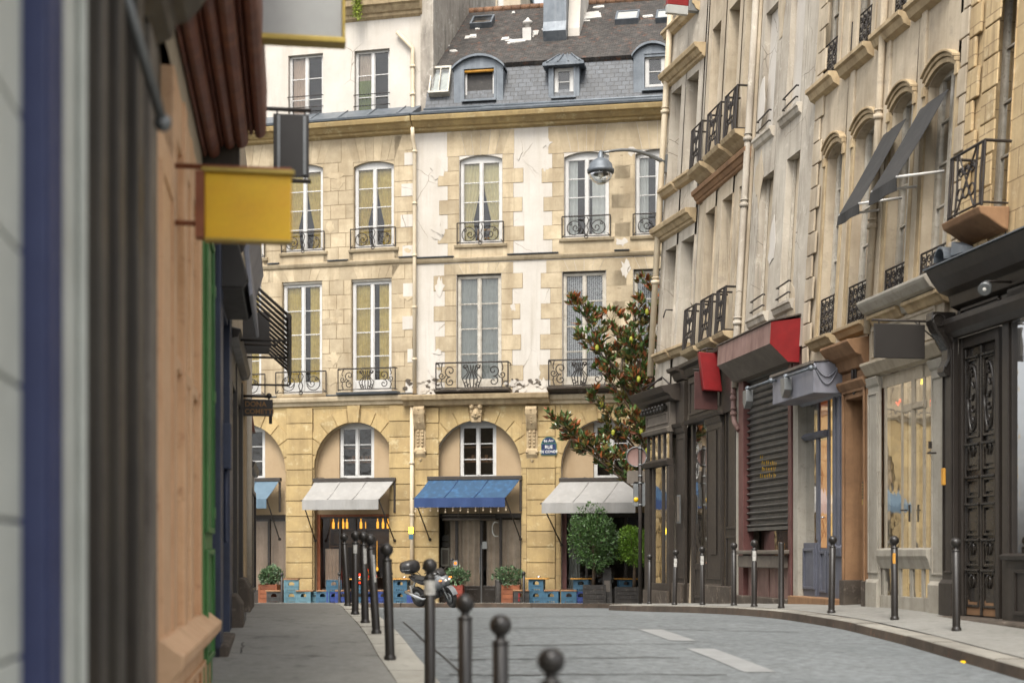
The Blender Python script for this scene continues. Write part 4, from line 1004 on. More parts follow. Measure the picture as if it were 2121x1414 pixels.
for k in range(4): mb.lathe(FRr.pt(ua+.2+k*.42, pz+4, -3.6), [(.16, 0), (.13, .5), (.16, .52), (.16, .6), (.1, .6)], 10)
# dormers
def dormer(x0, x1, yb, wx0, wx1, wy0, wy1, yt, arch, mframe, wfront=-.22, opened=False):
    F = off(FRr, wfront); a, b, c, d0 = F.rect(x0, x1, yt, yb); wa, wb, wc, wd = F.rect(wx0, wx1, wy0, wy1)
    rise = .38 if arch else 0; d = d0-rise if arch else d0
    mb = MB(); mb.wall(F, a, b, c-.4, d, [(wa, wb, wc, wd)], 0, .18)
    dp = 1.5
    for uu in (a, b): mb.face([F.pt(uu, c-.4, 0), F.pt(uu, d, 0), F.pt(uu, d, -dp), F.pt(uu, c-.4, -.1)], None)
    if arch:
        arc = arcpts(a-.05, b+.05, d, rise, 12)
        mb.poly(F, arc, -.02, .0, 0)
        ro = MB()
        for (p, q) in zip(arc, arc[1:]):
            ro.poly(F, [p, q, (q[0], q[1]+.07), (p[0], p[1]+.07)], -dp-.2, .12)
        link('dormer_roof', ro, 'zinc', R2)
    else:
        ro = MB(); P = F.pt; e = .16; h = .42; m_ = (a+b)/2
        A = [P(a-e, d, .2), P(b+e, d, .2), P(b+e, d, -dp), P(a-e, d, -dp)]; T = [P(a+.25, d+h, -.35), P(b-.25, d+h, -.35), P(b-.25, d+h, -dp), P(a+.25, d+h, -dp)]
        for q in ((0, 1), (1, 2), (2, 3), (3, 0)): ro.face([A[q[0]], A[q[1]], T[q[1]], T[q[0]]])
        ro.face(T); ro.face(A); ro.box(F, a-e, b+e, d-.08, d-.002, -.3, .2)
        for t in (.1, .37, .63, .9): ro.tube([P(a-e+(b-a+2*e)*t, d+.02, .2), P(a+.25+(b-a-.5)*t, d+h+.02, -.35)], .025, 5)
        link('dormer_roof', ro, 'zinc', R2)
    o = link('dormer', mb, 'zinc', R2)
    s = MB(); s.box(F, wa-.08, wb+.08, wc-.07, wc-.005, -.05, .1); s.box(F, wa-.07, wa-.005, wc, wd, -.02, .03); s.box(F, wb+.005, wb+.07, wc, wd, -.02, .03); s.box(F, wa-.07, wb+.07, wd+.005, wd+.06, -.02, .03); link('dormer_trim', s, 'zinc', o)
    if opened:
        rm = MB(); rm.box(F, wa-.01, wb+.01, wc-.01, wd+.01, -.24, -.185); link('room', rm, 'planter_black', o)  # dark panel stands in for the unlit room behind the opening
        lf = MB(); p = .32
        for (u0_, u1_, v0_, v1_) in ((0, .05, 0, 1), (.27, .32, 0, 1), (.05, .27, 0, .08), (.05, .27, .92, 1), (.05, .27, .48, .52)):
            hh = wd-wc; A = F
            lf.face([A.pt(wa+.05, wc+hh*v0_, -.2-u0_*1.2), A.pt(wa+.05+.12*(u1_/.32), wc+hh*v0_, -.2-u1_*1.2), A.pt(wa+.05+.12*(u1_/.32), wc+hh*v1_, -.2-u1_*1.2), A.pt(wa+.05, wc+hh*v1_, -.2-u0_*1.2)], None)
        link('open_sash', lf, mframe, o)
        fr = MB(); fr.box(F, wa, wa+.06, wc, wd, -.2, -.12); fr.box(F, wb-.06, wb, wc, wd, -.2, -.12); fr.box(F, wa+.06, wb-.06, wc, wc+.06, -.2, -.12); link('window_frame', fr, mframe, o)
        bl = MB(); bl.tube([F.pt(wa, wd-.05, -.05), F.pt(wb, wd-.05, -.05)], .05, 8); link('roller_blind', bl, 'table_wood', o)
    return F, (wa, wb, wc, wd), o
dormer(940, 1042, 208, 962, 1023, 143, 206, 118, True, 'paint_window', opened=True)
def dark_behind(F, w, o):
    a, b, c, d = w; rm = MB(); rm.box(F, a, b, c, d, -.24, -.185); link('room', rm, 'planter_black', o)  # black panel behind the glass, room shade put in as colour
F_, w_, o_ = dormer(1136, 1200, 205, 1147, 1188, 139, 200, 133, False, 'paint_window'); french_window(F_, o_.parent, *w_, .08, 2, leaf2=False, name='dormer_window', fw=.1, room=False); dark_behind(F_, w_, o_)
F_, w_, o_ = dormer(1312, 1390, 192, 1335, 1378, 112, 184, 92, True, 'paint_window'); french_window(F_, o_.parent, *w_, .08, 2, leaf2=False, name='dormer_window', fw=.1, room=False); dark_behind(F_, w_, o_)
(ua, va), (ub, vb) = S1.px(893, 199), S1.px(934, 150)
mb = MB()
for (p, q, r, s) in ((ua, ub, va-.06, va), (ua, ub, vb, vb+.08), (ua-.05, ua, va-.06, vb+.08), (ub, ub+.05, va-.06, vb+.08)): mb.box(S1, p, q, r, s, 0, .22)
mb.box(S1, (ua+ub)/2-.015, (ua+ub)/2+.015, va, vb, .1, .22); o_ = link('roof_window', mb, 'paint_worn', R2)
g = MB(); g.quad(S1, ua, ub, va, vb, .18); link('pane', g, 'glass_window', o_); g = MB(); g.quad(S1, ua, ub, va, vb, .05); link('blind', g, 'curtain_grey', o_)
for cx in (1010, 1172):
    u, v = S1.px(cx, 240); mb = MB(); mb.box(S1, u-.15, u+.15, v-.1, v+.22, 0, .16); link('vent_cover', mb, 'zinc', R2)
# ---- white attic storey of the left house
FA = off(FRl, -.5); uE = FRl.px(872, 160, -.5)[0]
ops = [FA.rect(455, 536, 122, 262), FA.rect(597, 669, 113, 254), FA.rect(734, 807, 103, 250)]
vA0 = cornL+.4; vA1 = FA.px(780, 42)[1]; vTop = vA1+5
mb = MB(); mb.wall(FA, uLend, uE, vA0, vA1+.05, [(a, b, c, d, 0, .2) for a, b, c, d in ops], 0, .2); link('attic_wall', mb, 'plaster_white', L2)
for k, (a, b, c, d) in enumerate(ops): french_window(FA, L2, a, b, c, d, .13, 3, kind=['beige_half', 'beige_half', 'green_half'][k], fw=.06)
for k, (a, b, c, d) in enumerate(ops):
    mb = MB()
    for t in (.06, .38, .74): mb.tube([FA.pt(a-.02, c+.1+t, .03), FA.pt(b+.02, c+.1+t, .03)], .016, 5)
    link('window_bar', mb, 'iron', L2)
mb = MB(); mb.prof(FA, CORN(vA1, .55, .42), uLend, uE+.05); link('attic_cornice', mb, 'stone_carved', L2, .005)
mb = MB(); mb.prof(FA, [(vA1+.56, .46), (vA1+.62, .46), (vA1+3.6, -3.2), (vA1+3.6, -6), (vA1+.5, -6)], uLend, uE+.02); link('roof', mb, 'slate', L2)
mb = MB(); mb.prof(FRl, [(cornL+.48, .5), (cornL+.52, .5), (vA0+.62, -.46), (vA0+.62, -.5), (cornL+.48, -.5)], uLend, uE+.02)
for k in range(14):
    u = uLend+(uE-uLend)*(k+.5)/14; mb.tube([FRl.pt(u, cornL+.54, .48), FRl.pt(u, vA0+.64, -.45)], .02, 4)
link('zinc_apron', mb, 'zinc', L2)
# flank wall rising over the neighbour's roof
mb = MB(); uf = uE
P = FA.pt
pts = [(vA0-.5, .05), (vA1+.5, .05), (vA1+1.2, -.2), (vA1+4.2, -3.2), (vA1+4.2, -8), (vA0-.5, -8)]
mb.face([P(uf, a, b) for a, b in pts], [(b, a) for a, b in pts]); mb.face([P(uf+.42, a, b) for a, b in pts], [(b, a) for a, b in pts])
for q, (a, b) in enumerate(pts):
    c, d = pts[(q+1) % len(pts)]; mb.face([P(uf, a, b), P(uf, c, d), P(uf+.42, c, d), P(uf+.42, a, b)], [(0, a), (0, c), (.42, c), (.42, a)])
link('flank_wall', mb, 'plaster_party', L2)
mb = MB(); mb.box(FRl, uLend, uS-.1, gL-.3, cornL+.3, -8, -7.8); mb.box(FRl, uLend, uLend+.2, gL-.3, cornL+.3, -7.8, -.3); mb.box(FRl, uLend+.2, uS-.1, cornL+.26, cornL+.3, -7.8, -.3); link('rear_wall', mb, 'plaster_party', L2)
mb = MB(); a_ = FA.px(825, 70); b_ = FA.px(857, 103); c_ = FA.px(858, 254)
mb.tube([FA.pt(*a_, .12), FA.pt(*b_, .12), FA.pt(b_[0], b_[1]-.3, .12), FA.pt(c_[0], c_[1], .12), FA.pt(c_[0]+.05, c_[1]-.35, .3)], .065, 10)
for t in (.12, .5, .86): mb.lathe(FA.pt(b_[0], b_[1]-.3+(c_[1]-b_[1])*t, .12), [(.09, -.04), (.09, .04)], 10)
link('downpipe', mb, 'pipe_paint', L2)
# vine hanging off the attic cornice
def leaves(mb, pts, n_each, size, spread, m=0, aspect=.42, droop=0, up=0, rr=None):
    """leaf blades (folded quads) scattered round points"""
    for p in pts:
        for _ in range(n_each):
            c = Vector(p)+Vector((random.gauss(0, spread), random.gauss(0, spread), random.gauss(0, spread)))
            d = Vector((random.gauss(0, 1), random.gauss(0, 1), random.gauss(0, 1)+up-droop)).normalized()
            leaf(mb, c, d, size*random.uniform(.7, 1.25), m if not callable(m) else m(), aspect)
def leaf(mb, c, d, L, m, aspect=.42):
    x = d.orthogonal().normalized(); x.rotate(Matrix.Rotation(random.uniform(0, 6.28), 3, d)); n = d.cross(x)
    w = L*aspect; r = random.random()
    a = c; t = c+d*L; ml = c+d*L*.45+x*w*.5+n*w*.18; mr = c+d*L*.45-x*w*.5+n*w*.18; q = c+d*L*.5
    mb.face([a, ml, t, q], [(0, 0)]*4, m, r, True); mb.face([a, q, t, mr], [(0, 0)]*4, m, r, True)
random.seed(5)
mb = MB(); u, v = FA.px(746, 4); 
for s in range(7):
    p = FA.pt(u+random.uniform(-.2, .2), v, .45); pts = []
    L = random.uniform(.3, .95)
    for k in range(int(L*16)): pts.append(p+Vector((random.uniform(-.06, .06), random.uniform(-.05, .05), -k*.06)))
    mb.tube(pts if len(pts) > 1 else [p, p-Vector((0, 0, .1))], .006, 3); leaves(mb, pts, 5, .07, .045, 0, .7, .6)
single('hanging_vine', mb, 'leaf_vine', FA.pt(u, v, .45), 'yellow-green vine trailing down from the white attic cornice', 'plant')
# a pale house further back, seen over the ridge
FB = Fr((-4, 62), (1, -.1)); a, b, c, d = FB.rect(935, 1078, -40, 60)
BH = thing('pale_house', FB.pt((a+b)/2, 0, 0)-Vector((0, 0, CZ)), 'pale house glimpsed over the tiled roof ridge behind the chimney', 'house')
w1 = FB.rect(990, 1003, -30, 22); w2 = FB.rect(1030, 1043, -30, 22)
mb = MB(); mb.wall(FB, a, b, -1, d+1, [w1, w2], 0, .2, back=6); link('wall', mb, 'plaster_beige', BH)
for w in (w1, w2): french_window(FB, BH, *w, .15, 4, room=False)
mb = MB(); mb.prof(FB, [(d+1, .2), (d+1.2, .2), (d+3.4, -3), (d+1, -6.3)], a-.1, b+.1); link('roof', mb, 'zinc', BH)
# ------------------------------------------------------------------ arcade: infill, mezzanine windows, shopfronts
def infill(F, house, A, py_bot, wx, wyt, wyb, g, kind):
    a, b, c, d, r = A; Fi = off(F, -.28); vb = F.px(1000, py_bot)[1]
    ww = Fi.rect(wx[0], wx[1], wyt, wyb); arc = arcpts(a-.02, b+.02, d-r, r+.02, 26)
    mb = MB(); wa, wb, wc, wd = ww
    # plaster left, right and above the window, trimmed by the arch
    def topv(u):
        t = (u-(a+b)/2)/((b-a)/2+.02); return d-r+(r+.02)*math.sqrt(max(0, 1-t*t))
    n = 12
    for (x0, x1, lowf) in ((a, wa, vb), (wb, b, vb), (wa, wb, wd)):
        for k in range(n):
            p = x0+(x1-x0)*k/n; q = x0+(x1-x0)*(k+1)/n
            mb.face([Fi.pt(p, lowf, 0), Fi.pt(q, lowf, 0), Fi.pt(q, max(lowf, topv(q)), 0), Fi.pt(p, max(lowf, topv(p)), 0)], [(p, lowf), (q, lowf), (q, topv(q)), (p, topv(p))])
    if wc > vb: mb.face([Fi.pt(wa, vb, 0), Fi.pt(wb, vb, 0), Fi.pt(wb, wc, 0), Fi.pt(wa, wc, 0)], None)
    for uu in (wa, wb): mb.face([Fi.pt(uu, wc, 0), Fi.pt(uu, wd, 0), Fi.pt(uu, wd, -.2), Fi.pt(uu, wc, -.2)], None)
    link('arch_infill', mb, 'plaster_tan', house)
    french_window(Fi, house, wa, wb, wc, wd, .06, 3, mframe='paint_window', arch=.12, kind=kind)
    return vb
def shopfront(F, house, a, b, g, top, mframe, mulls, riser, mris, depth=.34, kindc=None, cm='curtain_taupe', transom=None, back='interior', door=None):
    Fi = off(F, -depth); mb = MB(); fw = .09
    mb.box(Fi, a-.02, a+fw, g-.1, top, -.1, .04); mb.box(Fi, b-fw, b+.02, g-.1, top, -.1, .04); mb.box(Fi, a+fw, b-fw, top-.14, top, -.1, .04)
    for u in mulls: mb.box(Fi, u-.04, u+.04, g-.1, top-.14, -.08, .03)
    if transom: mb.box(Fi, a+fw, b-fw, transom-.03, transom+.03, -.075, .026)
    fr = link('shopfront', mb, mframe, house, .006)
    mb = MB(); us = [a+fw]+list(mulls)+[b-fw]
    for p, q in zip(us, us[1:]):
        mb.box(Fi, p+.04, q-.04, g-.1, g+riser, -.06, .012); mb.box(Fi, p+.12, q-.12, g+.1, g+riser-.1, .012, .026)
    link('stall_riser', mb, mris, fr, .005)
    gl = MB(); gl.quad(Fi, a+fw, b-fw, g+riser, top-.14, -.03); link('pane', gl, 'glass_shop', fr)
    if kindc: link('curtain', curtain(Fi, a+.1, b-.1, g+riser-.2, top-.2, -.3, kindc, .05), cm, fr)
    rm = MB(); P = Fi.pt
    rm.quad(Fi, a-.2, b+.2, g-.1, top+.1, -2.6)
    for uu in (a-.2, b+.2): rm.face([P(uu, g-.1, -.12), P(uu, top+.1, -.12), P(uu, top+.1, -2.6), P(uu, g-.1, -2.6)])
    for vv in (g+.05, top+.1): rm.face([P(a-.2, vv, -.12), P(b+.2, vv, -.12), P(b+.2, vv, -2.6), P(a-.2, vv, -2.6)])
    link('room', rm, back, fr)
    return fr, Fi
vbs = []
infill(FRl, L2, AL[0], 1062, (482, 549), 880, 994, gL, None)
infill(FRl, L2, AL[1], 1062, (703, 775), 874, 993, gL, 'shelf')
infill(FRr, R2, AR[0], 1062, (952, 1028), 871, 992, gR, 'grey_full' if False else 'shelf')
infill(FRr, R2, AR[1], 1062, (1229, 1306), 869, 993, gR, None)
infill(FRr, R2, AR[2], 1062, (1465, 1535), 868, 993, gR, None)
tL = FRl.px(700, 1064)[1]; tR = FRr.px(1000, 1062)[1]
# arch 0: beige curtains
a, b, c, d, r = AL[0]; shopfront(FRl, L2, a, b, gL, tL, 'paint_brownblack', [a+.7, b-.12-.6], .5, 'paint_brownblack', kindc=8, cm='curtain_beige')
# arch 1: the lit wine bar
a, b, c, d, r = AL[1]; fr1, Fi = shopfront(FRl, L2, a, b, gL, tL, 'paint_black', [a+.75, a+1.25], .55, 'paint_black', back='interior', transom=None)
mb = MB(); mb.box(Fi, a-.01, a+.10, gL-.1, tL, .045, .1); mb.box(Fi, a+.10, b-.1, tL-.08, tL-.01, .045, .07); link('wood_surround', mb, 'planter_wood', fr1, .005)
cm = MB(); curtain(Fi, a+.14, a+.68, gL+.6, tL-1.1, -.25, 5, .04, None, cm); link('curtain', cm, 'curtain_beige', fr1)
sh = thing('wine_rack', Fi.pt((a+b)/2, gL+.1, -.7), 'lit shelves of bottles inside the bar under the white awning', 'rack')
mb = MB()
rowA, rowB = FRl.px(740, 1067, -.9)[1], FRl.px(740, 1094, -.9)[1]
for v in (rowA, rowB, rowB-.55): mb.box(Fi, a+.2, b-.1, v-.04, v, -.75, -.45)
for u in (a+.2, (a+b)/2, b-.14): mb.box(Fi, u, u+.05, gL+.1, tL-.1, -.76, -.44)
link('shelves', mb, 'interior_wood', sh)
mb = MB(); [mb.box(Fi, a+.22, b-.12, v_, v_+.42, -.79, -.77) for v_ in (rowB-.5,)]; link('back_panel', mb, 'interior_wood', sh)
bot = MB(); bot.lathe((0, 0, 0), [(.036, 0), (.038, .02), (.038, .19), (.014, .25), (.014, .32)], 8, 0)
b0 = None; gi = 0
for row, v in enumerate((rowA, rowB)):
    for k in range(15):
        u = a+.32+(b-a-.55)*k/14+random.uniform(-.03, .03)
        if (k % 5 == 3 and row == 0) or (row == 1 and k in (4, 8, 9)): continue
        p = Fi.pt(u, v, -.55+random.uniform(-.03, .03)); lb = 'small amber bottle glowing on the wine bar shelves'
        if b0 is None: b0 = tag(link('bottle', bot, 'glow_amber', None, 0, (0, 0, 0)), lb, 'bottle', 'amber bottles on the bar shelves'); b0.location = p  # bottles glow by themselves in place of the bar's light
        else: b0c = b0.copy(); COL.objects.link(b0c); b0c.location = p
for k, (du, dv) in enumerate(((.95, .95), (1.15, .8), (1.3, 1.1), (1.05, .7), (1.45, .9))):
    mb = MB(); mb.box(Fi, a+du, a+du+.22, gL+dv, gL+dv+.08, -.9, -.7)
    single('red_carton', mb, 'glow_red', Fi.pt(a+du, gL+dv, -.8), 'small red lit box low inside the wine bar window', 'box', 'red boxes inside the wine bar', .01)  # cartons carry their own red glow
for k in range(3):
    q = Fi.pt(a+1.35+.25*k, tL-1.75-.1*(k % 2), -.4); mb = MB(); mb.ball(q, .04, 8, sq=(1, 1, 1.8)); mb.tube([q, q+Vector((0, 0, .9))], .006, 4)
    single('pendant_bulb', mb, 'glow_amber', q, 'bare amber bulb hanging on a cord inside the wine bar', 'lamp', 'amber bulbs in the wine bar')
# arch 2: dark front with taupe curtains and double door
a, b, c, d, r = AR[0]; m_ = (a+b)/2; ud = FRr.px(993, 1150)[0]
fr2, Fi2 = shopfront(FRr, R2, a, b, gR, tR, 'paint_black', [a+.68, ud, b-.72], .62, 'paint_black_gloss', kindc=None)
cm = MB(); curtain(Fi2, a+.42, ud-.1, gR+.4, tR-.2, -.2, 5, .075, None, cm); curtain(Fi2, ud+.12, b-.1, gR+.4, tR-.2, -.2, 5, .075, None, cm); link('curtain', cm, 'curtain_taupe', fr2)
mb = MB(); mb.box(Fi2, ud-.012, ud+.012, gR-.02, gR+1.9, .032, .05); mb.box(Fi2, ud-.05, ud-.03, gR+1.0, gR+1.5, .06, .09); link('door_handle', mb, 'sign_metal', fr2)
def notice(F, x0, x1, y0, y1, w, mname, name, label, cat='notice', par=None):
    q = F.rect(x0, x1, y0, y1, .5, w); mb = MB(); mb.box(F, *q, w, w+.012)
    return single(name, mb, mname, F.pt((q[0]+q[1])/2, q[2], w), label, cat, bevel=.003), q
notice(FRr, 999, 1009, 1121, 1136, -.29, 'sign_white', 'notice', 'small white paper taped to the dark double door')
o, q = notice(FRr, 939, 948, 1160, 1171, -.29, 'sign_white', 'sticker', 'white square sticker with orange disc on the shop window', 'sticker')
mb = MB(); mb.lathe(FRr.pt((q[0]+q[1])/2, (q[2]+q[3])/2, -.276), [(.001, .002), (.045, .002), (.045, 0)], 12, 0, .5, FRr.W.to_track_quat('Z', 'Y').to_matrix()); link('emblem', mb, 'lamp_orange', o)  # printed disc wears the glowing lamp material
notice(FRr, 940, 947, 1172, 1180, -.29, 'sign_white', 'sticker', 'tiny round-cornered white sticker below the square one', 'sticker')
mb = MB(); q = FRr.rect(916, 931, 1108, 1120, .5, -.45); mb.box(FRr, *q, -.47, -.45); q2 = FRr.rect(916, 931, 1122, 1132, .5, -.45); mb2 = MB(); mb2.box(FRr, *q2, -.47, -.45)
single('hanging_sign', mb, 'sign_black', FRr.pt(q[0], q[2], -.46), 'small black board hung in the left pane, upper of two', 'sign'); single('hanging_sign', mb2, 'sign_black', FRr.pt(q2[0], q2[2], -.46), 'small black board hung in the left pane, lower of two', 'sign')
q = FRr.rect(913, 931, 1134, 1172, .5, -.5); mb = MB(); mb.box(FRr, *q, -.52, -.5); o = single('framed_print', mb, 'paint_greycream', FRr.pt(q[0], q[2], -.5), 'pale framed print leaning in the window of the dark shopfront', 'picture')
mb = MB(); mb.box(FRr, q[0]+.05, q[1]-.05, q[2]+.06, q[3]-.06, -.498, -.492); link('picture', mb, 'metal_greyworn', o)
# hanging strip lamps under the blue awning
mb = MB(); (u0_, v0_), (u1_, v1_) = FRr.px(916, 1075, -.1), FRr.px(1026, 1070, -.1)
mb.tube([FRr.pt(u0_, v0_, -.1), FRr.pt(u1_, v0_, -.1)], .04, 8); mb.tube([FRr.pt(u0_, v0_+.12, -.1), FRr.pt(u1_, v0_+.12, -.1)], .02, 6)
for t in (.3, .7): mb.tube([FRr.pt(u0_+(u1_-u0_)*t, v0_, -.1), FRr.pt(u0_+(u1_-u0_)*t, v0_+.55, -.1)], .012, 5)
single('strip_lamp', mb, 'metal_greyworn', FRr.pt(u0_, v0_, -.1), 'long grey tube lamp hanging above the dark double door', 'lamp')
# white C-shaped neon-like logo in the right pane
mb = MB(); (cu, cv) = FRr.px(1026, 1095, -.36)
pts = [(cu+.1, cv+.2)]+[(cu+.0-.1*math.sin(t*.52), cv+.2*math.cos(t*.52)*1.1) for t in range(0, 7)]+[(cu+.1, cv-.22)]
mb.tube([FRr.pt(x, y, -.36) for x, y in pts], .022, 6); single('window_emblem', mb, 'letter_white', FRr.pt(cu, cv, -.36), 'white letter C emblem on the right pane of the dark shopfront', 'sign')
# arch 3 and 4
a, b, c, d, r = AR[1]; fr3, Fi3 = shopfront(FRr, R2, a, b, gR, tR, 'paint_black', [a+.75, b-.75], .55, 'paint_black')
mb = MB(); mb.box(Fi3, a-.01, a+.14, gR-.1, tR, .045, .1); link('wood_surround', mb, 'paint_redjamb', fr3); cm = MB(); curtain(Fi3, a+.16, a+.5, gR+.4, tR-.2, -.3, 3, .04, None, cm); link('curtain', cm, 'curtain_grey', fr3)
a, b, c, d, r = AR[2]; shopfront(FRr, R2, a, b, gR, tR, 'paint_black', [a+.75, b-.75], .55, 'paint_black', kindc=8)
# ------------------------------------------------------------------ awnings
def awning(F, x0, x1, yt, f0, f1, yf, yv, wf, mtop, mval, label, skirt=True):
    ua, v = F.px(x0, yt, .1); ub, _ = F.px(x1, yt, .1); fa, vf = F.px(f0, yf, wf); fb, _ = F.px(f1, yf, wf); vv = F.px((f0+f1)/2, yv, wf)[1]
    t = thing('awning', F.pt((ua+ub)/2, v, .1), label, 'awning')
    nseg = 10; nr = 5
    mb = MB()
    for lay, dz in ((0, 0), (1, -.015)):
        for i in range(nseg):
            for j in range(nr):
                def Q(i, j):
                    s = i/nseg; q = j/nr; sag = -.035*math.sin(q*math.pi)*(.6+.4*abs(math.sin(s*math.pi*3)))
                    return F.pt((ua+(ub-ua)*s)*(1-q)+(fa+(fb-fa)*s)*q, v+(vf-v)*q+sag+dz, .1+(wf-.1)*q)
                mb.face([Q(i, j), Q(i+1, j), Q(i+1, j+1), Q(i, j+1)], [(i/nseg*3, j/nr), ((i+1)/nseg*3, j/nr), ((i+1)/nseg*3, (j+1)/nr), (i/nseg*3, (j+1)/nr)], 0, .5, True)
    link('canopy', mb, mtop, t)
    mb = MB()
    for lay in (0, .012):
        for i in range(24):
            def Q2(i, j): s = i/24; return F.pt(fa+(fb-fa)*s, vf+(vv-vf)*j, wf+.005+lay+.02*j*math.sin(s*25))
            mb.face([Q2(i, 0), Q2(i+1, 0), Q2(i+1, 1), Q2(i, 1)], None, 0, .5, True)
    link('valance', mb, mval, t)
    sm = MB()
    for s in (.33, .66): sm.tube([F.pt(ua+(ub-ua)*s, v+.012, .1), F.pt(((ua+(ub-ua)*s)+(fa+(fb-fa)*s))/2, (v+vf)/2-.025, (.1+wf)/2), F.pt(fa+(fb-fa)*s, vf+.012, wf)], .012, 4)
    link('seam', sm, mval, t)
    for (u, fu) in ((ua, fa), (ub, fb)):
        am = MB(); am.tube([F.pt(fu, vf, wf), F.pt(u+.02, vf-1.25, .12)], .022, 6); am.ball(F.pt(u+.02, vf-1.25, .1), .05, 8); link('arm', am, 'iron', t)
    bx = MB(); bx.box(F, ua-.06, ub+.06, v-.02, v+.1, .01, .16); bx.box(F, ub-.02, ub+.05, v-1.0, v-.03, .05, .1); link('cassette', bx, 'paint_brownblack', t, .01)
    rod = MB(); rod.tube([F.pt(fa-.05, vf-.02, wf-.01), F.pt(fb+.05, vf-.02, wf-.01)], .022, 6); link('front_bar', rod, 'iron', t)
    return t, (ua, ub, v, fa, fb, vf)
aw1 = awning(FRl, 652, 816, 997, 626, 784, 1035, 1055, 1.15, 'awning_white', 'awning_white', 'off-white canvas awning over the lit wine bar')
aw2 = awning(FRr, 889, 1077, 993, 858, 1046, 1031, 1050, 1.15, 'awning_blue', 'awning_blueval', 'bright blue canvas awning over the dark double door')
aw3 = awning(FRr, 1162, 1345, 996, 1122, 1316, 1041, 1062, 1.2, 'awning_white', 'awning_white', 'off-white canvas awning behind the round bay trees')
aw0 = awning(FRl, 440, 578, 997, 410, 552, 1034, 1053, 1.1, 'awning_faded', 'awning_faded', 'faded grey-blue canvas awning half hidden by the left row of shops')
# festoon bulbs under the blue awning
ua, ub, v, fa, fb, vf = aw2[1]; b0 = None
for k in range(13):
    t = k/12; q = FRr.pt(fa+(fb-fa)*t, vf-.34-.03*math.sin(k*2), 1.0)
    mb = MB(); mb.ball(Vector((0, 0, -.05)), .024, 8, sq=(1, 1, 1.5)); mb.tube([(0, 0, 0), (0, 0, .05)], .012, 5)
    if b0 is None: b0 = tag(link('festoon_bulb', mb, 'lamp_pale', None, 0, (0, 0, 0)), 'small pale bulb on the string under the blue awning', 'bulb', 'festoon bulbs under the blue awning'); b0.location = q
    else: cc = b0.copy(); COL.objects.link(cc); cc.location = q
mb = MB(); mb.tube([FRr.pt(fa+(fb-fa)*k/24, vf-.28-.03*math.sin(k), 1.0) for k in range(25)], .008, 4); single('festoon_cable', mb, 'iron', FRr.pt(fa, vf-.28, 1.0), 'thin dark cable carrying bulbs under the blue awning', 'cable')
# ------------------------------------------------------------------ street name plaque
a, b, c, d = FRr.rect(1121, 1153, 918, 942, .5, .07); T = thing('street_sign', FRr.pt((a+b)/2, c, .08), 'blue enamel street plaque reading RUE DE CONDÉ on the yellow pier', 'sign')
mb = MB(); mb.box(FRr, a, b, c, d, .075, .1, 0); mb.box(FRr, a+.02, b-.02, c+.02, d-.02, .1, .104, 1)
d2 = FRr.px(1137, 905, .07)[1]; arc = arcpts(a+.01, b-.01, d+.01, d2-d, 12)
mb.poly(FRr, arc, .075, .1, 0); ar2 = arcpts(a+.04, b-.04, d+.025, (d2-d)*.82, 12); mb.poly(FRr, ar2, .1, .104, 1)
link('plate', mb, ['enamel_green', 'enamel_blue'], T)
cxu = (a+b)/2; hh = d-c
text('lettering', 'RUE', 'letter_white', T, FRr.pt(cxu, c+hh*.68, .106), FRr.U, (0, 0, 1), hh*.38, .002, bold=.001)
text('lettering', 'DE CONDÉ', 'letter_white', T, FRr.pt(cxu, c+hh*.28, .106), FRr.U, (0, 0, 1), hh*.31, .002, bold=.001)
text('lettering', '6e Arr', 'letter_white', T, FRr.pt(cxu, d+(d2-d)*.42, .106), FRr.U, (0, 0, 1), hh*.32, .002, bold=.0)
# loose cables pinned over the awnings
for (F, x0, x1, y, lb) in ((FRr, 1160, 1300, 993, 'thin sagging cable pinned above the right white awning'), (FRl, 652, 815, 993, 'thin sagging cable pinned above the left white awning')):
    mb = MB(); pts = []
    for k in range(20):
        u, v = F.px(x0+(x1-x0)*k/19, y, .1); pts.append(F.pt(u, v+.05*math.sin(k*1.1)+.02, .14))
    mb.tube(pts, .01, 4); single('cable', mb, 'iron', pts[0], lb, 'cable')
# ================================================================== right side of the street
FR = Fr((9.9-.17*15, 15), (-.17, 1), .06, 4.0)
def proj(p): return 1060.5+FPX*p.x/p.y, 1150-FPX*(p.z-CZ)/p.y
def wfor(F, u, v, x, lo=-1, hi=3):
    """how far out of the wall a thing at (u, v) stands so that it is seen at column x"""
    for _ in range(40):
        m = (lo+hi)/2
        if proj(F.pt(u, v, m))[0] > x: lo = m
        else: hi = m
    return (lo+hi)/2
def gnd(F, u): p = F.pt(u, 0, 0); return zg(p.x, p.y)-CZ
U = lambda x, y=1000, w=0: FR.px(x, y, w)[0]
V = lambda x, y, w=0: FR.px(x, y, w)[1]
uB1, uB2, uB3 = U(1985, 700), U(1664, 700), U(1541, 700)
uBend = U(1428, 740)
cp = FR.pt(uBend, 0, 0)
FR4 = Fr((cp.x, cp.y), (-.26, 1), .06, 4.3)
u4e = FR4.px(1354, 740)[0]
def base_at(F, u, w=0): p = F.pt(u, 0, w); return Vector((p.x, p.y, zg(p.x, p.y)))
def jamb(mb, F, o, w, t, d, m=0, arch=0):
    a, b, c, e = o; mb.box(F, a-w, a, c, e, 0, t, m); mb.box(F, b, b+w, c, e, 0, t, m)
def tall_window(F, par, o, d, rows=4, kind=None, mf='paint_worn', fw=.07, room=True): return french_window(F, par, *o, d, rows, mframe=mf, kind=kind, fw=fw, room=room)
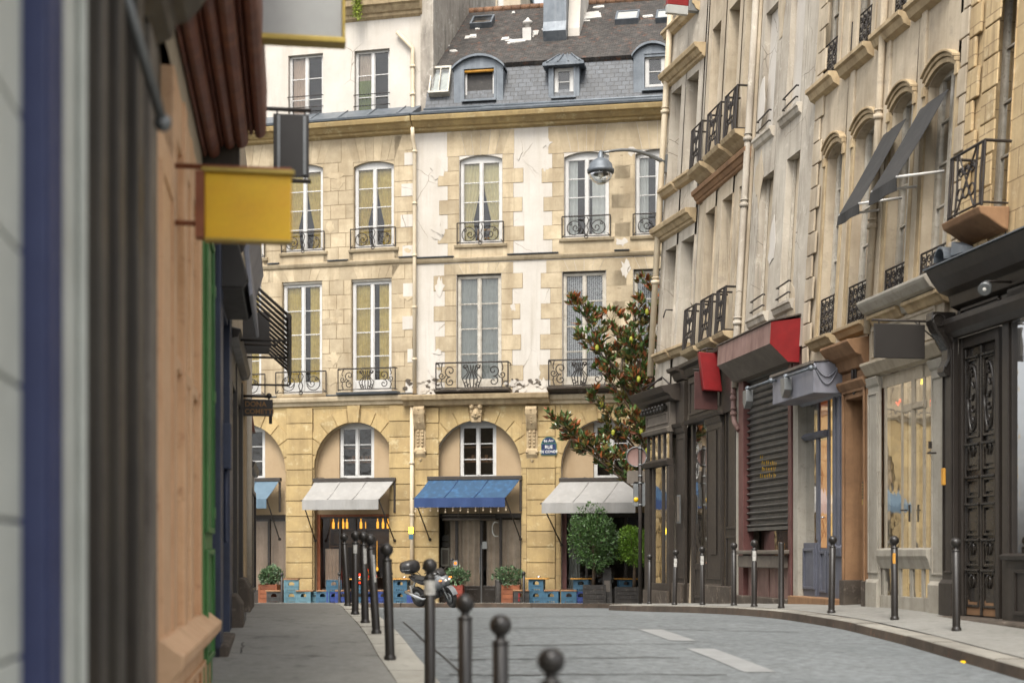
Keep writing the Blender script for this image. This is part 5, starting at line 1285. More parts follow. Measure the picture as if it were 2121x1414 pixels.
def bracket_sill(F, par, o, m='stone_carved', ext=.1, out=.16, h=.14):
    a, b, c, e = o; link('window_sill', MB().prof(F, [(c-h, 0), (c-h*.8, out*.5), (c-h*.4, out*.75), (c-h*.3, out), (c-.005, out), (c+.005, -.12)], a-ext, b+ext, 0, random.random()), m, par, .006)
def R_(F, *a): return F.rect(*a)
# ---------- near house of warm stone
H1 = thing('stone_house', base_at(FR, uB1-2), 'warm block stone house with a bellied balcony, above the black panelled door', 'house')
v1 = V(1990, 545)
oN = R_(FR, 2036, 2094, 18, 452, 0)
oN = (oN[0], oN[1]+.05, oN[2], V(2040, 12)+.2)
uN = uB1-9
vC_ = FR.px(1925, 560, .5)[1]-.52
mb = MB(); mb.wall(FR, uN, uB1, vC_, 16, [(oN[0], oN[1], oN[2], oN[3], .18, .34)]+[(oN[0], oN[1], oN[2]+4.0*1, oN[3]+4.0, .18, .34)]+[(oN[0]-2.6, oN[1]-2.6, oN[2]+k*4.0, oN[3]+k*4.0, .18, .34) for k in (0, 1)]+[(oN[0]-5.2, oN[1]-5.2, oN[2]+k*4.0, oN[3]+k*4.0, .18, .34) for k in (0, 1)], 0, .34, back=8, vb=-1.6); link('wall', mb, 'stone_warm', H1)
for du in (0, -2.6, -5.2):
    for k in (0, 1): tall_window(FR, H1, (oN[0]+du, oN[1]+du, oN[2]+4.0*k, oN[3]+4.0*k), .26, 4, 'white_sides' if k else None)
mb = MB()         # quoin chain at the party line
h = .46
for k in range(26):
    w_ = .34 if k % 2 else .22
    mb.box(FR, uB1-w_, uB1-.02, v1+k*h+.012, v1+(k+1)*h-.012, 0, .05, 0, random.random())
for k in range(26):
    w_ = .30 if k % 2 else .22
    mb.box(FR, uB1-.72-w_*.5, uB1-.44, v1+k*h+.012, v1+(k+1)*h-.012, 0, .03, 0, random.random())
link('quoin', mb, 'stone_warm', H1, .012)
a, b, c, e = oN
mb = MB(); mb.prof(FR, [(c-.34, 0), (c-.3, .1), (c-.18, .3), (c-.12, .42), (c-.02, .46), (c-.01, 0)], a-.12, b+.12); link('balcony_slab', mb, 'stone_brown', H1, .02)
mb = scrolls(FR, a-.06, b+.06, c+.02, c+.88, .38, 3, .016, side=.38); link('railing', mb, 'iron', H1)
mb = MB(); mb.prof(FR, CORN(15.7, .5, .5), uN, uB1); link('cornice', mb, 'stone_warm', H1)
# ---------- house with arched windows
H2 = thing('plaster_house', base_at(FR, (uB1+uB2)/2), 'beige plastered house with hooded arched windows and two dark slanting window blinds', 'house')
top_ = [R_(FR, 1703, 1740, -70, 180, 0), R_(FR, 1765, 1811, -130, 128, 0), R_(FR, 1838, 1886, -200, 60, 0), R_(FR, 1912, 1973, -270, 0, 0)]
mid_ = [R_(FR, 1705, 1738, 318, 700, 0), R_(FR, 1763, 1808, 275, 672, 0), R_(FR, 1838, 1883, 230, 645, 0), R_(FR, 1912, 1970, 160, 618, 0)]
mid_ = [(a, b, V(1710, 699), e) for (a, b, c, e) in mid_]; ct = sum(o[2] for o in top_)/4
mv = [V(1703, 320), V(1763, 276), V(1838, 232), V(1912, 162)]; mvt = sum(mv)/4
mid_ = [(a, b, c, mvt) for (a, b, c, e) in mid_]; top_ = [(a, b, ct, ct+2.6) for (a, b, c, e) in top_]
for o in mid_: pass
vs2 = V(1750, 690)
mb = MB(); mb.wall(FR, uB1, uB2, V(1700, 812)+.12, 16, [(a, b, c, e, .16, .24) for a, b, c, e in mid_]+[(a, b, c, e, 0, .24) for a, b, c, e in top_]+[(a, b, c+3.4, e+3.0, 0, .24) for a, b, c, e in top_ if e+3 < 15.5], 0, .24, back=8, vb=-1.6); link('wall', mb, 'plaster_beige', H2)
for k, o in enumerate(mid_):
    tall_window(FR, H2, o, .17, 5, [None, 'white_sides', None, None][k]); a, b, c, e = o
    mb = MB(); arc = arcpts(a-.06, b+.06, e-.18, .2, 12)
    for (w0_, w1_, off_, th) in ((0, .06, .0, .08), (0, .09, .09, .06), (0, .13, .155, .04)):
        for p, q in zip(arc, arc[1:]): mb.poly(FR, [(p[0], p[1]+off_), (q[0], q[1]+off_), (q[0], q[1]+off_+th), (p[0], p[1]+off_+th)], w0_, w1_)
    mb.box(FR, a-.12, a-.02, e-.3, e-.14, 0, .07); mb.box(FR, b+.02, b+.12, e-.3, e-.14, 0, .07)
    link('window_hood', mb, 'stone_carved', H2, .008)
    mb = MB(); jamb(mb, FR, (a, b, c, e-.2), .12, .035, 0); link('window_surround', mb, 'stone_carved', H2, .006)
    mb = scrolls(FR, a+.01, b-.01, c+.02, c+.72, -.03, 2, .013); link('railing', mb, 'iron', H2)
    bracket_sill(FR, H2, o, 'stone_carved', .12, .22, .2)
for k, o in enumerate(top_):
    tall_window(FR, H2, o, .17, 4); a, b, c, e = o
    mb = scrolls(FR, a+.01, b-.01, c+.02, c+.72, -.03, 2, .013); link('railing', mb, 'iron', H2)
    bracket_sill(FR, H2, o, 'stone_carved', .12, .22, .26)
    mb = MB(); jamb(mb, FR, o, .14, .03, 0); link('window_surround', mb, 'plaster_beige', H2, .006)
mb = MB()
for k in range(28):
    w_ = .42 if k % 2 else .30
    mb.box(FR, uB2-w_, uB2-.02, vs2-.4+k*.42+.01, vs2-.4+(k+1)*.42-.012, 0, .04, 0, random.random())
link('quoin', mb, 'plaster_beige', H2, .012); mb = MB()
for k in range(28): w_ = .42 if k % 2 else .30; mb.box(FR, uB1+.02, uB1+w_*.7, vs2-.1+k*.42+.01, vs2-.1+(k+1)*.42-.012, 0, .05, 0, random.random())
link('quoin', mb, 'plaster_beige', H2, .012)
for k in range(3):           # flat pilaster strips between the windows
    x0 = mid_[k][0]; x1 = mid_[k+1][1]; m_ = (x0+x1)/2
    mb = MB(); mb.box(FR, m_-(x0-x1)*.2, m_+(x0-x1)*.2, vs2-.2, 14, 0, .05); link('pilaster_strip', mb, 'plaster_beige', H2, .01)
def pipe(F, par, pts, r=.055, m='pipe_paint', rings=()):
    mb = MB(); mb.tube([F.pt(*p) for p in pts], r, 10)
    for (u, v, w) in rings: mb.lathe(F.pt(u, v, w), [(r*1.35, -.04), (r*1.35, .04)], 10); mb.lathe(F.pt(u, v+.11, w), [(r*1.25, -.015), (r*1.25, .015)], 10)
    link('downpipe', mb, m, par)
up = U(1815, 520)
pipe(FR, H2, [(up, V(1812, 690), .1), (up, 8, .1), (up, 15, .1)], .06, 'plaster_beige', [(up, 5.4, .1), (up, 7.2, .1)])
# ---------- narrow stained house with blocked windows
H3 = thing('plaster_house', base_at(FR, (uB2+uB3)/2), 'grey stained plaster house with blocked up windows above the red awning box', 'house')
b_lo = [R_(FR, 1567, 1594, 377, 655, 0), R_(FR, 1621, 1648, 340, 630, 0)]; b_hi = [R_(FR, 1580, 1606, 20, 285, 0), R_(FR, 1634, 1663, -30, 230, 0)]
cl = (b_lo[0][2]+b_lo[1][2])/2; el_ = (b_lo[0][3]+b_lo[1][3])/2; ch = (b_hi[0][2]+b_hi[1][2])/2
b_lo = [(a, b, cl, el_) for a, b, c, e in b_lo]; b_hi = [(a, b, ch, ch+2.6) for a, b, c, e in b_hi]
mb = MB(); mb.wall(FR, uB2, uB3, V(1547, 770)+.1, 16.5, [(*o, 0, .26) for o in b_lo+b_hi], 0, .26, back=8, vb=-1.6); link('wall', mb, 'plaster_grey', H3)
for k, o in enumerate(b_lo+b_hi):
    a, b, c, e = o
    if k >= 2:
        mb = MB(); mb.box(FR, a+.008, b-.008, c+.008, e-.008, -.3, -.12); link('blocked_window', mb, 'plaster_white', H3)
    else:
        mb = MB(); mb.box(FR, a+.008, b-.008, c+.008, e-.008, -.30, -.2); link('blocked_window', mb, 'plaster_beige', H3); 
        mb = MB(); mb.box(FR, a, a+.05, c, e, -.19, -.14); mb.box(FR, b-.05, b, c, e, -.19, -.14); mb.box(FR, (a+b)/2-.03, (a+b)/2+.03, c, e, -.19, -.15); link('window_frame', mb, 'paint_worn', H3)
    bracket_sill(FR, H3, o, 'plaster_grey', .14, .12, .22)
    mb = MB()
    for t in (.12, .34): mb.tube([FR.pt(a-.04, c+t, .06), FR.pt(a+.0, c+t+.02, .08), FR.pt(b+.03, c+t, .05)], .018, 5); mb.tube([FR.pt(b+.03, c+t, .05), FR.pt(b+.03, c+t, -.05)], .014, 4)
    link('window_bar', mb, 'iron', H3)
random.seed(21)
for k in range(5):
    uu = random.uniform(uB2+.2, uB3-.3); vv = 4.6+k*1.6; mb = MB()
    mb.poly(FR, [(uu+random.uniform(.12, .3)*math.cos(t), vv+random.uniform(.3, .7)*math.sin(t)) for t in [i*math.pi/5 for i in range(10)]], .0, .01); link('plaster_patch', mb, 'plaster_white' if k % 2 else 'plaster_beige', H3, .004)
# ---------- house with lyre balconies
H4 = thing('plaster_house', base_at(FR, (uB3+uBend)/2), 'cream plaster house with stacked iron lyre balconies beside the tall downpipe', 'house')
q_lo = [R_(FR, 1453, 1472, 448, 735, 0), R_(FR, 1488, 1508, 422, 705, 0), R_(FR, 1523, 1537, 396, 680, 0)]
q_hi = [R_(FR, 1468, 1485, 55, 355, 0), R_(FR, 1503, 1525, 5, 318, 0), R_(FR, 1541, 1561, -40, 285, 0)]
c1 = sum(V(x, y) for x, y in ((1440, 738), (1478, 708), (1512, 682)))/3; c2 = sum(V(x, y) for x, y in ((1452, 362), (1490, 325), (1528, 288)))/3
e1 = sum(o[3] for o in q_lo)/3; q_lo = [(a, b, c1, e1) for a, b, c, e in q_lo]; q_hi = [(a, b, c2, c2+3.3) for a, b, c, e in q_hi]
mb = MB(); mb.wall(FR, uB3, uBend, V(1445, 876)+.05, 17.5, [(*o, 0, .34) for o in q_lo+q_hi], 0, .34, back=8, vb=-1.6); link('wall', mb, 'plaster_beige', H4)
for o in q_lo+q_hi:
    a, b, c, e = o; tall_window(FR, H4, o, .30, 4, None, 'paint_worn')
    mb = scrolls(FR, a-.08, b+.08, c-.02, c+.92, .34, 3, .017, side=.34); link('railing', mb, 'iron', H4)
    mb = MB(); mb.prof(FR, [(c-.34, 0), (c-.3, .08), (c-.2, .2), (c-.12, .36), (c-.03, .4), (c-.02, 0)], a-.16, b+.16); link('balcony_slab', mb, 'stone_carved', H4, .01)
vb_ = sum(V(x, y) for x, y in ((1440, 436), (1545, 338)))/2
mb = MB(); mb.prof(FR, CORN(vb_, .3, .2), uB3+.1, uBend-.002); link('string_course', mb, 'stone_brown', H4, .006)
mb = MB(); mb.box(FR, uB3+.05, uB3+.4, 3.6, 17, 0, .06); link('pilaster_strip', mb, 'plaster_beige', H4, .01)
up = U(1540, 640)
pipe(FR, H4, [(up, V(1540, 800), .12), (up, 4.5, .12), (up, 16.5, .12)], .07, 'plaster_grey', [(up, V(1541, 668), .12), (up, V(1560, 280)-.1, .12), (up, V(1560, 420), .12)])
# ---------- corner house
H5 = thing('corner_house', base_at(FR4, u4e/2), 'pale corner house with deep blank window recesses and moulded ledges', 'house')
P4 = lambda x, y, w=0: FR4.px(x, y, w)
w_lo = [FR4.rect(1375, 1392, 528, 733, 0), FR4.rect(1408, 1429, 496, 714, 0)]; w_mi = [FR4.rect(1387, 1403, 206, 393, 0), FR4.rect(1420, 1439, 160, 360, 0)]; w_hi = [FR4.rect(1394, 1413, -120, 62, 0), FR4.rect(1427, 1448, -150, 20, 0)]
def level(ws, ex=.08):
    c = sum(o[2] for o in ws)/len(ws); e = sum(o[3] for o in ws)/len(ws); return [(a-ex, b+ex, c, e) for a, b, _, _ in ws]
w_lo, w_mi, w_hi = level(w_lo), level(w_mi), level(w_hi)
mb = MB(); mb.wall(FR4, 0, u4e, FR4.px(1337, 905, .22)[1]+.05, 18, [(*o, 0, .34) for o in w_lo+w_mi+w_hi], 0, .34)
P = FR4.pt                     # end wall along the cross street
for (ua, ub_, wa, wb_) in ((u4e, u4e+.0, 0, -9),):
    mb.face([P(ua, -1.8, 0), P(ua, 18, 0), P(ua, 18, -9), P(ua, -1.8, -9)], [(0, 0), (0, 18), (9, 18), (9, 0)])
mb.face([P(0, 18, 0), P(u4e, 18, 0), P(u4e, 18, -9), P(0, 18, -9)], [(0, 0), (1, 0), (1, 1), (0, 1)]); mb.face([P(0, -1.8, -9), P(u4e, -1.8, -9), P(u4e, 18, -9), P(0, 18, -9)], None)
link('wall', mb, 'plaster_grey', H5)
for o in w_lo+w_mi+w_hi:
    tall_window(FR4, H5, o, .30, 4, None, 'paint_worn'); bracket_sill(FR4, H5, o, 'stone_carved', .12, .2, .24)
for (xa, ya, xb, yb) in ((1367, 206, 1452, 120), (1354, 512, 1443, 460)):
    v = (P4(xa, ya)[1]+P4(xb, yb)[1])/2; mb = MB(); mb.prof(FR4, CORN(v, .34, .3), .02, u4e+.06); link('string_course', mb, 'stone_carved', H5, .006)
up = u4e-.08
pipe(FR4, H5, [(up, P4(1352, 780)[1], .1), (up, 17.5, .1)], .08, 'pipe_paint', [(up, P4(1356, 590)[1], .1), (up, P4(1365, 250)[1], .1)])
mb = MB(); mb.tube([FR4.pt(w_lo[0][0]+.1, w_lo[0][2]+1.0, -.1), FR4.pt(w_lo[0][0]+.1, w_lo[0][2]+1.0, .15), FR4.pt(w_lo[0][0]+.1, w_lo[0][2]+.8, .2)], .02, 5); link('shutter_hook', mb, 'iron', H5)
# ================================================================== shopfronts of the right side
def backing(F, u0, u1, top, par, d=1.6, m='interior'):
    pass
def panel(mb, F, u0, u1, v0, v1, w, m=0, rim=.05, dep=.03):
    """raised frame round a sunk field"""
    mb.box(F, u0, u0+rim, v0, v1, w, w+dep, m); mb.box(F, u1-rim, u1, v0, v1, w, w+dep, m); mb.box(F, u0+rim, u1-rim, v0, v0+rim, w, w+dep, m); mb.box(F, u0+rim, u1-rim, v1-rim, v1, w, w+dep, m)
def pilaster(mb, F, u0, u1, v0, v1, w, m=0):
    mb.box(F, u0, u1, v0, v1, 0, w, m); mb.prof(F, [(v0, w), (v0, w+.05), (v0+.5, w+.05), (v0+.56, w)], u0-.02, u1+.02, m)
    mb.prof(F, [(v1-.16, w), (v1-.12, w+.03), (v1-.02, w+.06), (v1, w+.06), (v1, w)], u0-.02, u1+.02, m)
    if u1-u0 > .12: panel(mb, F, u0+.03, u1-.03, v0+.65, v1-.25, w, m, .03, .018)
# ---- black panelled door and shop, nearest
g1 = min(gnd(FR, U(1990)), gnd(FR, U(2100)))+.0
S1_ = thing('black_shopfront', base_at(FR, U(2060), .2), 'tall black wooden shopfront with scrolled console and carved double door', 'shopfront')
uc0 = uB1-.02+.18; wC = .5
vC = FR.px(1925, 560, wC)[1]; uEnd = FR.px(1925, 560, wC)[0]
uCl = max(uB1, uEnd)
mb = MB(); h = .55; vc0 = vC-h
mb.prof(FR, [(vc0, 0), (vc0+.05, .12), (vc0+.2, .16), (vc0+.25, .3), (vc0+.4, .42), (vc0+.5, .48), (vC-.02, .5), (vC, .52), (vC+.05, .0)], uN, uCl); link('cornice', mb, 'paint_black', S1_, .008)
mb = MB(); mb.prof(FR, [(vC+.01, .54), (vC+.03, .54), (vC+.12, .0), (vC+.05, 0)], uN, uCl+.03); link('zinc_flashing', mb, 'zinc', S1_)
vBm1 = V(1988, 668); vBm0 = V(1988, 700)
x = lambda px_: U(px_, 1000)
uP0, uP1 = x(1985), x(1962)          # left pilaster
mb = MB(); pilaster(mb, FR, uP0, uP1, g1, vBm0+.1, .08); link('pilaster', mb, 'paint_black', S1_, .008)
# scrolled console
mb = MB(); wd_ = .2; uc = (uP0+uP1)/2; vt = vc0
pr = [(vt, 0), (vt, .36), (vt-.12, .38), (vt-.26, .32), (vt-.42, .2), (vt-.55, .13), (vt-.68, .13), (vt-.8, .19), (vt-.86, .2), (vt-.92, .14), (vt-.94, 0)]
mb.prof(FR, pr, uc-wd_/2, uc+wd_/2)
for s in (-1, 1):
    mb.tube([FR.pt(uc+s*wd_*.5, vt-.12+.09*math.sin(t*.6), .26+.1*math.cos(t*.6)) for t in range(11)], .02, 6)
    mb.tube([FR.pt(uc+s*wd_*.5, a_, max(.05, b_-.03)) for a_, b_ in pr[2:8]], .018, 6)
link('console', mb, 'paint_black_gloss', S1_, .012)
# lintel beam, fascia and glazing bars
mb = MB(); mb.prof(FR, [(vBm0, 0), (vBm0, .1), (vBm0+.08, .16), (vBm0+.14, .18), (vBm0+.2, .2), (vBm1+.05, .2), (vBm1+.08, 0)], uN, uP1+.02); link('lintel', mb, 'paint_black', S1_, .008)
uD0, uD1 = x(2066), x(1988); uW1 = x(2084)
mb = MB(); mb.box(FR, uW1-.0, uP0, vBm1+.06, vc0, -.2, .02); panel(mb, FR, uW1+.1, uP0-.12, vBm1+.14, vc0-.06, .02, 0, .04, .03); link('fascia', mb, 'paint_brownblack', S1_, .006)
mb = MB(); mb.box(FR, uW1-.10, uW1+.06, g1-.1, vc0, -.15, .03); mb.box(FR, uW1-.16, uW1-.10, g1-.1, vc0, -.12, .0)
mb.box(FR, uN, uN+.3, g1-.1, vc0, -.1, .14); mb.box(FR, uW1-2.7, uW1-2.55, g1-.1, vc0, -.12, .1); mb.box(FR, uN+.3, uW1-.16, vBm1+.06, vBm1+.2, -.1, .08); mb.box(FR, uN+.3, uW1-.16, vc0-.14, vc0, -.1, .08); link('window_frame', mb, 'paint_black', S1_, .008)
gl = MB(); gl.quad(FR, uN+.3, uW1-.16, g1+.9, vBm0, -.04); gl.quad(FR, uN+.3, uW1-.16, vBm1+.2, vc0-.14, -.04); link('pane', gl, 'glass_shop', S1_)
vSt = V(2085, 1150); mb = MB(); mb.box(FR, uN+.3, uW1-.1, g1-.1, vSt-.06, -.1, .08); mb.prof(FR, [(vSt-.06, 0), (vSt-.06, .14), (vSt, .16), (vSt+.03, .1), (vSt+.03, -.1)], uN+.3, uW1-.1)
for k in range(3): panel(mb, FR, uW1-.3-.85*(k+1), uW1-.3-.85*k-.05, g1+.12, vSt-.18, .08, 0, .05, .025)
link('stall_riser', mb, 'paint_black', S1_, .006)
mb = MB(); mb.box(FR, uN+.3, uW1+.3, g1+.0, vc0, -2.2, -2.1); mb.box(FR, uN+.3, uW1+.3, g1-.05, g1+.3, -2.1, -.2); link('room', mb, 'interior', S1_)
# the double door
mb = MB(); mb.box(FR, uD0-.02, uD0+.07, g1-.05, vBm0, -.30, .0); mb.box(FR, uD1-.06, uP0+.0, g1-.05, vBm0, -.30, .0); mb.box(FR, uD0+.07, uD1-.06, vBm0-.16, vBm0, -.30, -.01); link('door_frame', mb, 'paint_black', S1_, .008)
dm = (uD0+uD1)/2; Fd = off(FR, -.07); H = vBm0-.16-g1
for (p, q, nm) in ((uD0+.08, dm-.006, 'door'), (dm+.006, uD1-.07, 'door')):
    mb = MB(); mb.box(Fd, p, q, g1+.06, vBm0-.17, -.06, .0); t0 = g1+.06
    for (a0, a1) in ((.03, .16), (.18, .27), (.29, .40), (.43, .50), (.53, .62), (.65, .94)):
        panel(mb, Fd, p+.05, q-.05, t0+H*a0, t0+H*a1, 0, 0, .035, .035); mb.box(Fd, p+.11, q-.11, t0+H*a0+.07, t0+H*a1-.07, 0, .022)
        mb.prof(Fd, [(t0+H*a1, .0), (t0+H*a1, .06), (t0+H*a1+.03, .07), (t0+H*a1+.05, .0)], p+.03, q-.03)
    mb.box(Fd, q-.03, q, t0, vBm0-.18, .0, .035) if nm and q > dm else mb.box(Fd, q-.035, q, t0, vBm0-.18, .0, .05)
    d_ = link('door', mb, 'paint_black_gloss', S1_, .008)
    mb = MB(); cu = (p+q)/2; cv = t0+H*.795; rx, ry = (q-p)*.28, H*.12
    mb.tube([Fd.pt(cu+rx*math.cos(t*.3927), cv+ry*math.sin(t*.3927), .03) for t in range(17)], .022, 6)
    for s in range(5):
        mb.tube([Fd.pt(cu+rx*.5*math.sin(s*2.4+t*.7)*(.3+.1*t), cv+ry*(.75-.36*s)+.05*math.cos(t*.9), .035) for t in range(6)], .016, 5)
    for t_ in (.58, .22, .10):
        for s in (-1, 1): mb.tube([Fd.pt(cu+s*.03, t0+H*t_, .03), Fd.pt(cu+s*.07, t0+H*(t_+.03), .045), Fd.pt(cu+s*.02, t0+H*(t_+.05), .03)], .014, 5)
    link('carving', mb, 'paint_black_gloss', d_)
    mb = MB(); mb.box(Fd, p+.04, q-.04, t0, t0+H*.055, .0, .02); link('kick_plate', mb, 'stone_brown', d_, .004)
mb = MB(); mb.prof(FR, [(g1-.3, -.3), (g1-.3, .28), (g1+.0, .28), (g1+.03, .25), (g1+.05, -.3)], uN, uP1); link('doorstep', mb, 'stone_dark', S1_, .015)
mb = MB(); mb.box(FR, uP0+.06, uP0+.14, V(1975, 1005), V(1975, 970), .16, .2); single('letter_box', mb, 'table_wood', FR.pt(uP0+.05, V(1975, 1005), .16), 'small orange box on the black pilaster left of the carved door', 'box', bevel=.01)
# lamp of the black shop
lp = FR.px(2040, 598, .5); T = thing('wall_lamp', FR.pt(lp[0], lp[1], .5), 'small white spot lamp on an arm in front of the black fascia', 'lamp')
p = FR.pt(lp[0], lp[1], .5); dr = Vector((-.45, -.75, -.45)).normalized(); Mq = dr.to_track_quat('Z', 'Y').to_matrix()
mb = MB(); mb.lathe(p, [(.02, -.16), (.07, -.14), (.085, -.02), (.09, .03), (.075, .03)], 14, 0, .5, Mq); link('housing', mb, 'sign_metal', T)
mb = MB(); mb.lathe(p, [(.001, .035), (.07, .02)], 14, 0, .5, Mq); link('lamp_glass', mb, 'lamp_white', T)
mb = MB(); mb.tube([FR.pt(lp[0], lp[1]+.1, .03), FR.pt(lp[0], lp[1]+.1, .45), p], .018, 6); link('arm', mb, 'iron', T)
# bent zinc flashing on the cornice end
mb = MB(); q0 = FR.px(1962, 500, .35); 
for k in range(7):
    t0, t1 = k*.45, (k+1)*.45; f = lambda t: (q0[0]+.1-.16*math.cos(t), vC+.12+.17*math.sin(t))
    (u0_, v0_), (u1_, v1_) = f(t0), f(t1); mb.poly(FR, [(u0_, v0_), (u1_, v1_), (u1_, v1_+.03), (u0_, v0_+.03)], .1, .42)
mb.poly(FR, [(q0[0]-.5, vC+.12), (q0[0]-.15, vC+.14), (q0[0]-.15, vC+.34), (q0[0]-.5, vC+.2)], .2, .36); link('bent_flashing', mb, 'zinc', S1_)
# ---- cream shopfront
g2 = gnd(FR, x(1880))
S2_ = thing('cream_shopfront', base_at(FR, x(1885), .15), 'worn cream wooden shopfront with glazed double door and small lower panes', 'shopfront')
uc0, uc1 = x(1962), x(1806)
vA = V(1806, 772); vB = V(1850, 665); vtop2 = vB+.35
mb = MB(); mb.prof(FR, [(vA-.1, 0), (vA-.06, .1), (vA+.04, .16), (vA+.1, .2), (vA+.14, .2), (vA+.18, 0)], uc0, uc1+.04); link('transom_cornice', mb, 'paint_cream', S2_, .006)
mb = MB(); mb.box(FR, uc0, uc1, vA+.17, vB+.02, -.1, .05); panel(mb, FR, uc0+.25, uc1-.1, vA+.22, vB-.02, .05, 0, .05, .02); link('fascia', mb, 'paint_cream', S2_, .006)
mb = MB(); mb.prof(FR, [(vB, 0), (vB+.03, .1), (vB+.14, .14), (vB+.2, .28), (vB+.3, .36), (vB+.34, .38), (vB+.38, .38), (vB+.5, 0)], uc0-.02, uc1-.25); link('cornice', mb, 'paint_greycream', S2_, .008)
X = {k: x(k) for k in (1803, 1826, 1834, 1854, 1868, 1888, 1906, 1916, 1931, 1943, 1952, 1964)}
mb = MB()
pilaster(mb, FR, X[1826], X[1803], g2-.1, vA-.1, .05); pilaster(mb, FR, X[1964], X[1931]-.02, g2-.1, vA-.1, .03); link('pilaster', mb, 'paint_greycream', S2_, .006)
vS = V(1830, 1138); mb = MB(); F2 = off(FR, -.03)
for (a_, b_, w_) in ((1834, 1829, .01), (1868, 1864, .012), (1893, 1886, .02), (1914, 1909, .015)): mb.box(F2, x(a_), x(b_), g2-.1, vA-.1, -.06, w_)
mb.box(F2, X[1931], X[1826], vA-.3, vA-.1, -.05, .015)
vm = V(1888, 850); mb.box(F2, x(1916), x(1868), vm, vm+.12, -.05, .02); mb.box(F2, x(1912), x(1890), vm+.02, vm+.09, .02, .04)
link('window_frame', mb, 'paint_cream', S2_, .006)
mb = MB(); mb.prof(F2, [(vS-.3, 0), (vS-.3, .06), (vS-.16, .1), (vS-.1, .13), (vS, .13), (vS+.03, 0)], X[1931], X[1826]); mb.box(F2, X[1931], X[1826], g2-.1, g2+.2, -.1, .06)
for (a_, b_) in ((1829, 1834), (1862, 1868), (1886, 1892), (1910, 1916), (1926, 1931)): mb.box(F2, x(b_), x(a_), g2+.2, vS-.3, -.05, .045)
link('stall_riser', mb, 'paint_greycream', S2_, .006)
gl = MB(); gl.quad(F2, X[1931], X[1826], vS, vA-.3, .004); gl.quad(F2, X[1931], X[1826], g2+.2, vS-.3, .03); link('pane', gl, 'glass_shop', S2_)
mb = MB(); mb.tube([F2.pt(x(1885), V(1885, 1056), .08), F2.pt(x(1885), V(1885, 1056), .14), F2.pt(x(1880), V(1885, 1056), .14)], .014, 6); mb.box(F2, x(1891), x(1888), V(1888, 1080), V(1888, 1045), .071, .08); link('door_handle', mb, 'iron', S2_)
mb = MB(); P = FR.pt; mb.quad(FR, X[1931]-.1, X[1826]+.1, g2, vA, -2.2); mb.box(FR, X[1931]-.1, X[1826]+.1, g2-.05, g2+.25, -2.2, -.25); 
for uu in (X[1931]-.1, X[1826]+.1): mb.face([P(uu, g2, -.2), P(uu, vA, -.2), P(uu, vA, -2.2), P(uu, g2, -2.2)])
link('room', mb, 'interior', S2_)
mb = MB(); curtain(F2, x(1866), x(1848), g2+.4, vA-.35, -.25, 3, .04, None, mb); link('curtain', mb, 'curtain_white', S2_)
mb = MB(); mb.tube([FR.pt(X[1943], V(1945, 935), .12), FR.pt(X[1943], V(1945, 938), .16), FR.pt(X[1943]-.25, V(1945, 940), .16)], .014, 5); mb.box(FR, X[1943]-.01, X[1943]+.03, V(1945, 928), V(1945, 914), .1, .14); link('hook', mb, 'iron', S2_)
# neon reflections in its upper panes, put in as glowing tubes
neon = [('neon_reflection', 'glow_orange', 1858, 1870, 778, 796, 'orange neon stroke in the left upper pane of the cream shopfront'), ('neon_reflection', 'glow_yellow', 1912, 1922, 775, 812, 'yellow neon curl in the right upper pane of the cream shopfront'), ('neon_reflection', 'glow_red', 1854, 1870, 828, 838, 'red neon bar in the left pane of the cream shopfront'), ('neon_reflection', 'glow_red', 1914, 1928, 824, 842, 'red neon star shape low in the right pane of the cream shopfront')]
for k, (nm, mm, x0, x1, y0, y1, lb) in enumerate(neon):
    a_, b_, c_, d_ = FR.rect(x0, x1, y0, y1, .5, -.3); mb = MB(); cu, cv = (a_+b_)/2, (c_+d_)/2; rx, ry = (b_-a_)/2, (d_-c_)/2
    if k == 3: pts = [(cu+rx*math.cos(math.pi/2+t*math.pi*.8), cv+ry*math.sin(math.pi/2+t*math.pi*.8)) for t in range(6)]
    elif k == 1: pts = spiral(cu, cv, ry, ry*.2, 0, 8, 16)
    else: pts = [(cu+rx, cv-ry*.6), (cu+rx*.2, cv), (cu, cv+ry*.6), (cu-rx, cv+ry)] if k == 0 else [(cu-rx, cv-ry), (cu-rx*.3, cv+ry), (cu+rx*.2, cv-ry), (cu+rx, cv+ry)]
    mb.tube([FR.pt(p_[0], p_[1], -.3) for p_ in pts], .018, 6); single(nm, mb, mm, FR.pt(cu, cv, -.3), lb, 'sign')
# ---- brown stone doorway
g3 = gnd(FR, x(1780))
S3_ = thing('stone_doorway', base_at(FR, x(1778), .1), 'narrow brown stone doorway with a moulded cornice and deep opening', 'doorway')
ud0, ud1 = x(1804), x(1750); vd = V(1752, 800); vdt = FR.px(1708, 724, .4)[1]
mb = MB(); mb.prof(FR, [(vdt-.42, 0), (vdt-.38, .1), (vdt-.22, .16), (vdt-.18, .26), (vdt-.06, .36), (vdt, .4), (vdt+.04, .4), (vdt+.1, 0)], ud0+.02, ud1+.15); link('cornice', mb, 'stone_brown', S3_, .01)
mb = MB(); mb.box(FR, ud0, ud1, vd, vdt-.42, -.1, .05); cu = (ud0+ud1)/2
link('frieze', mb, 'stone_brown', S3_, .008)
mb = MB(); cv = (vd+vdt-.42)/2; mb.poly(FR, [(cu+.09*math.cos(t*.5236)*(1.3 if t % 3 else 1), cv+.3*math.sin(t*.5236)) for t in range(12)], .05, .075); mb.tube([FR.pt(cu, cv-.12, .09), FR.pt(cu, cv+.12, .09)], .03, 6); link('iron_ornament', mb, 'iron', S3_, .006)
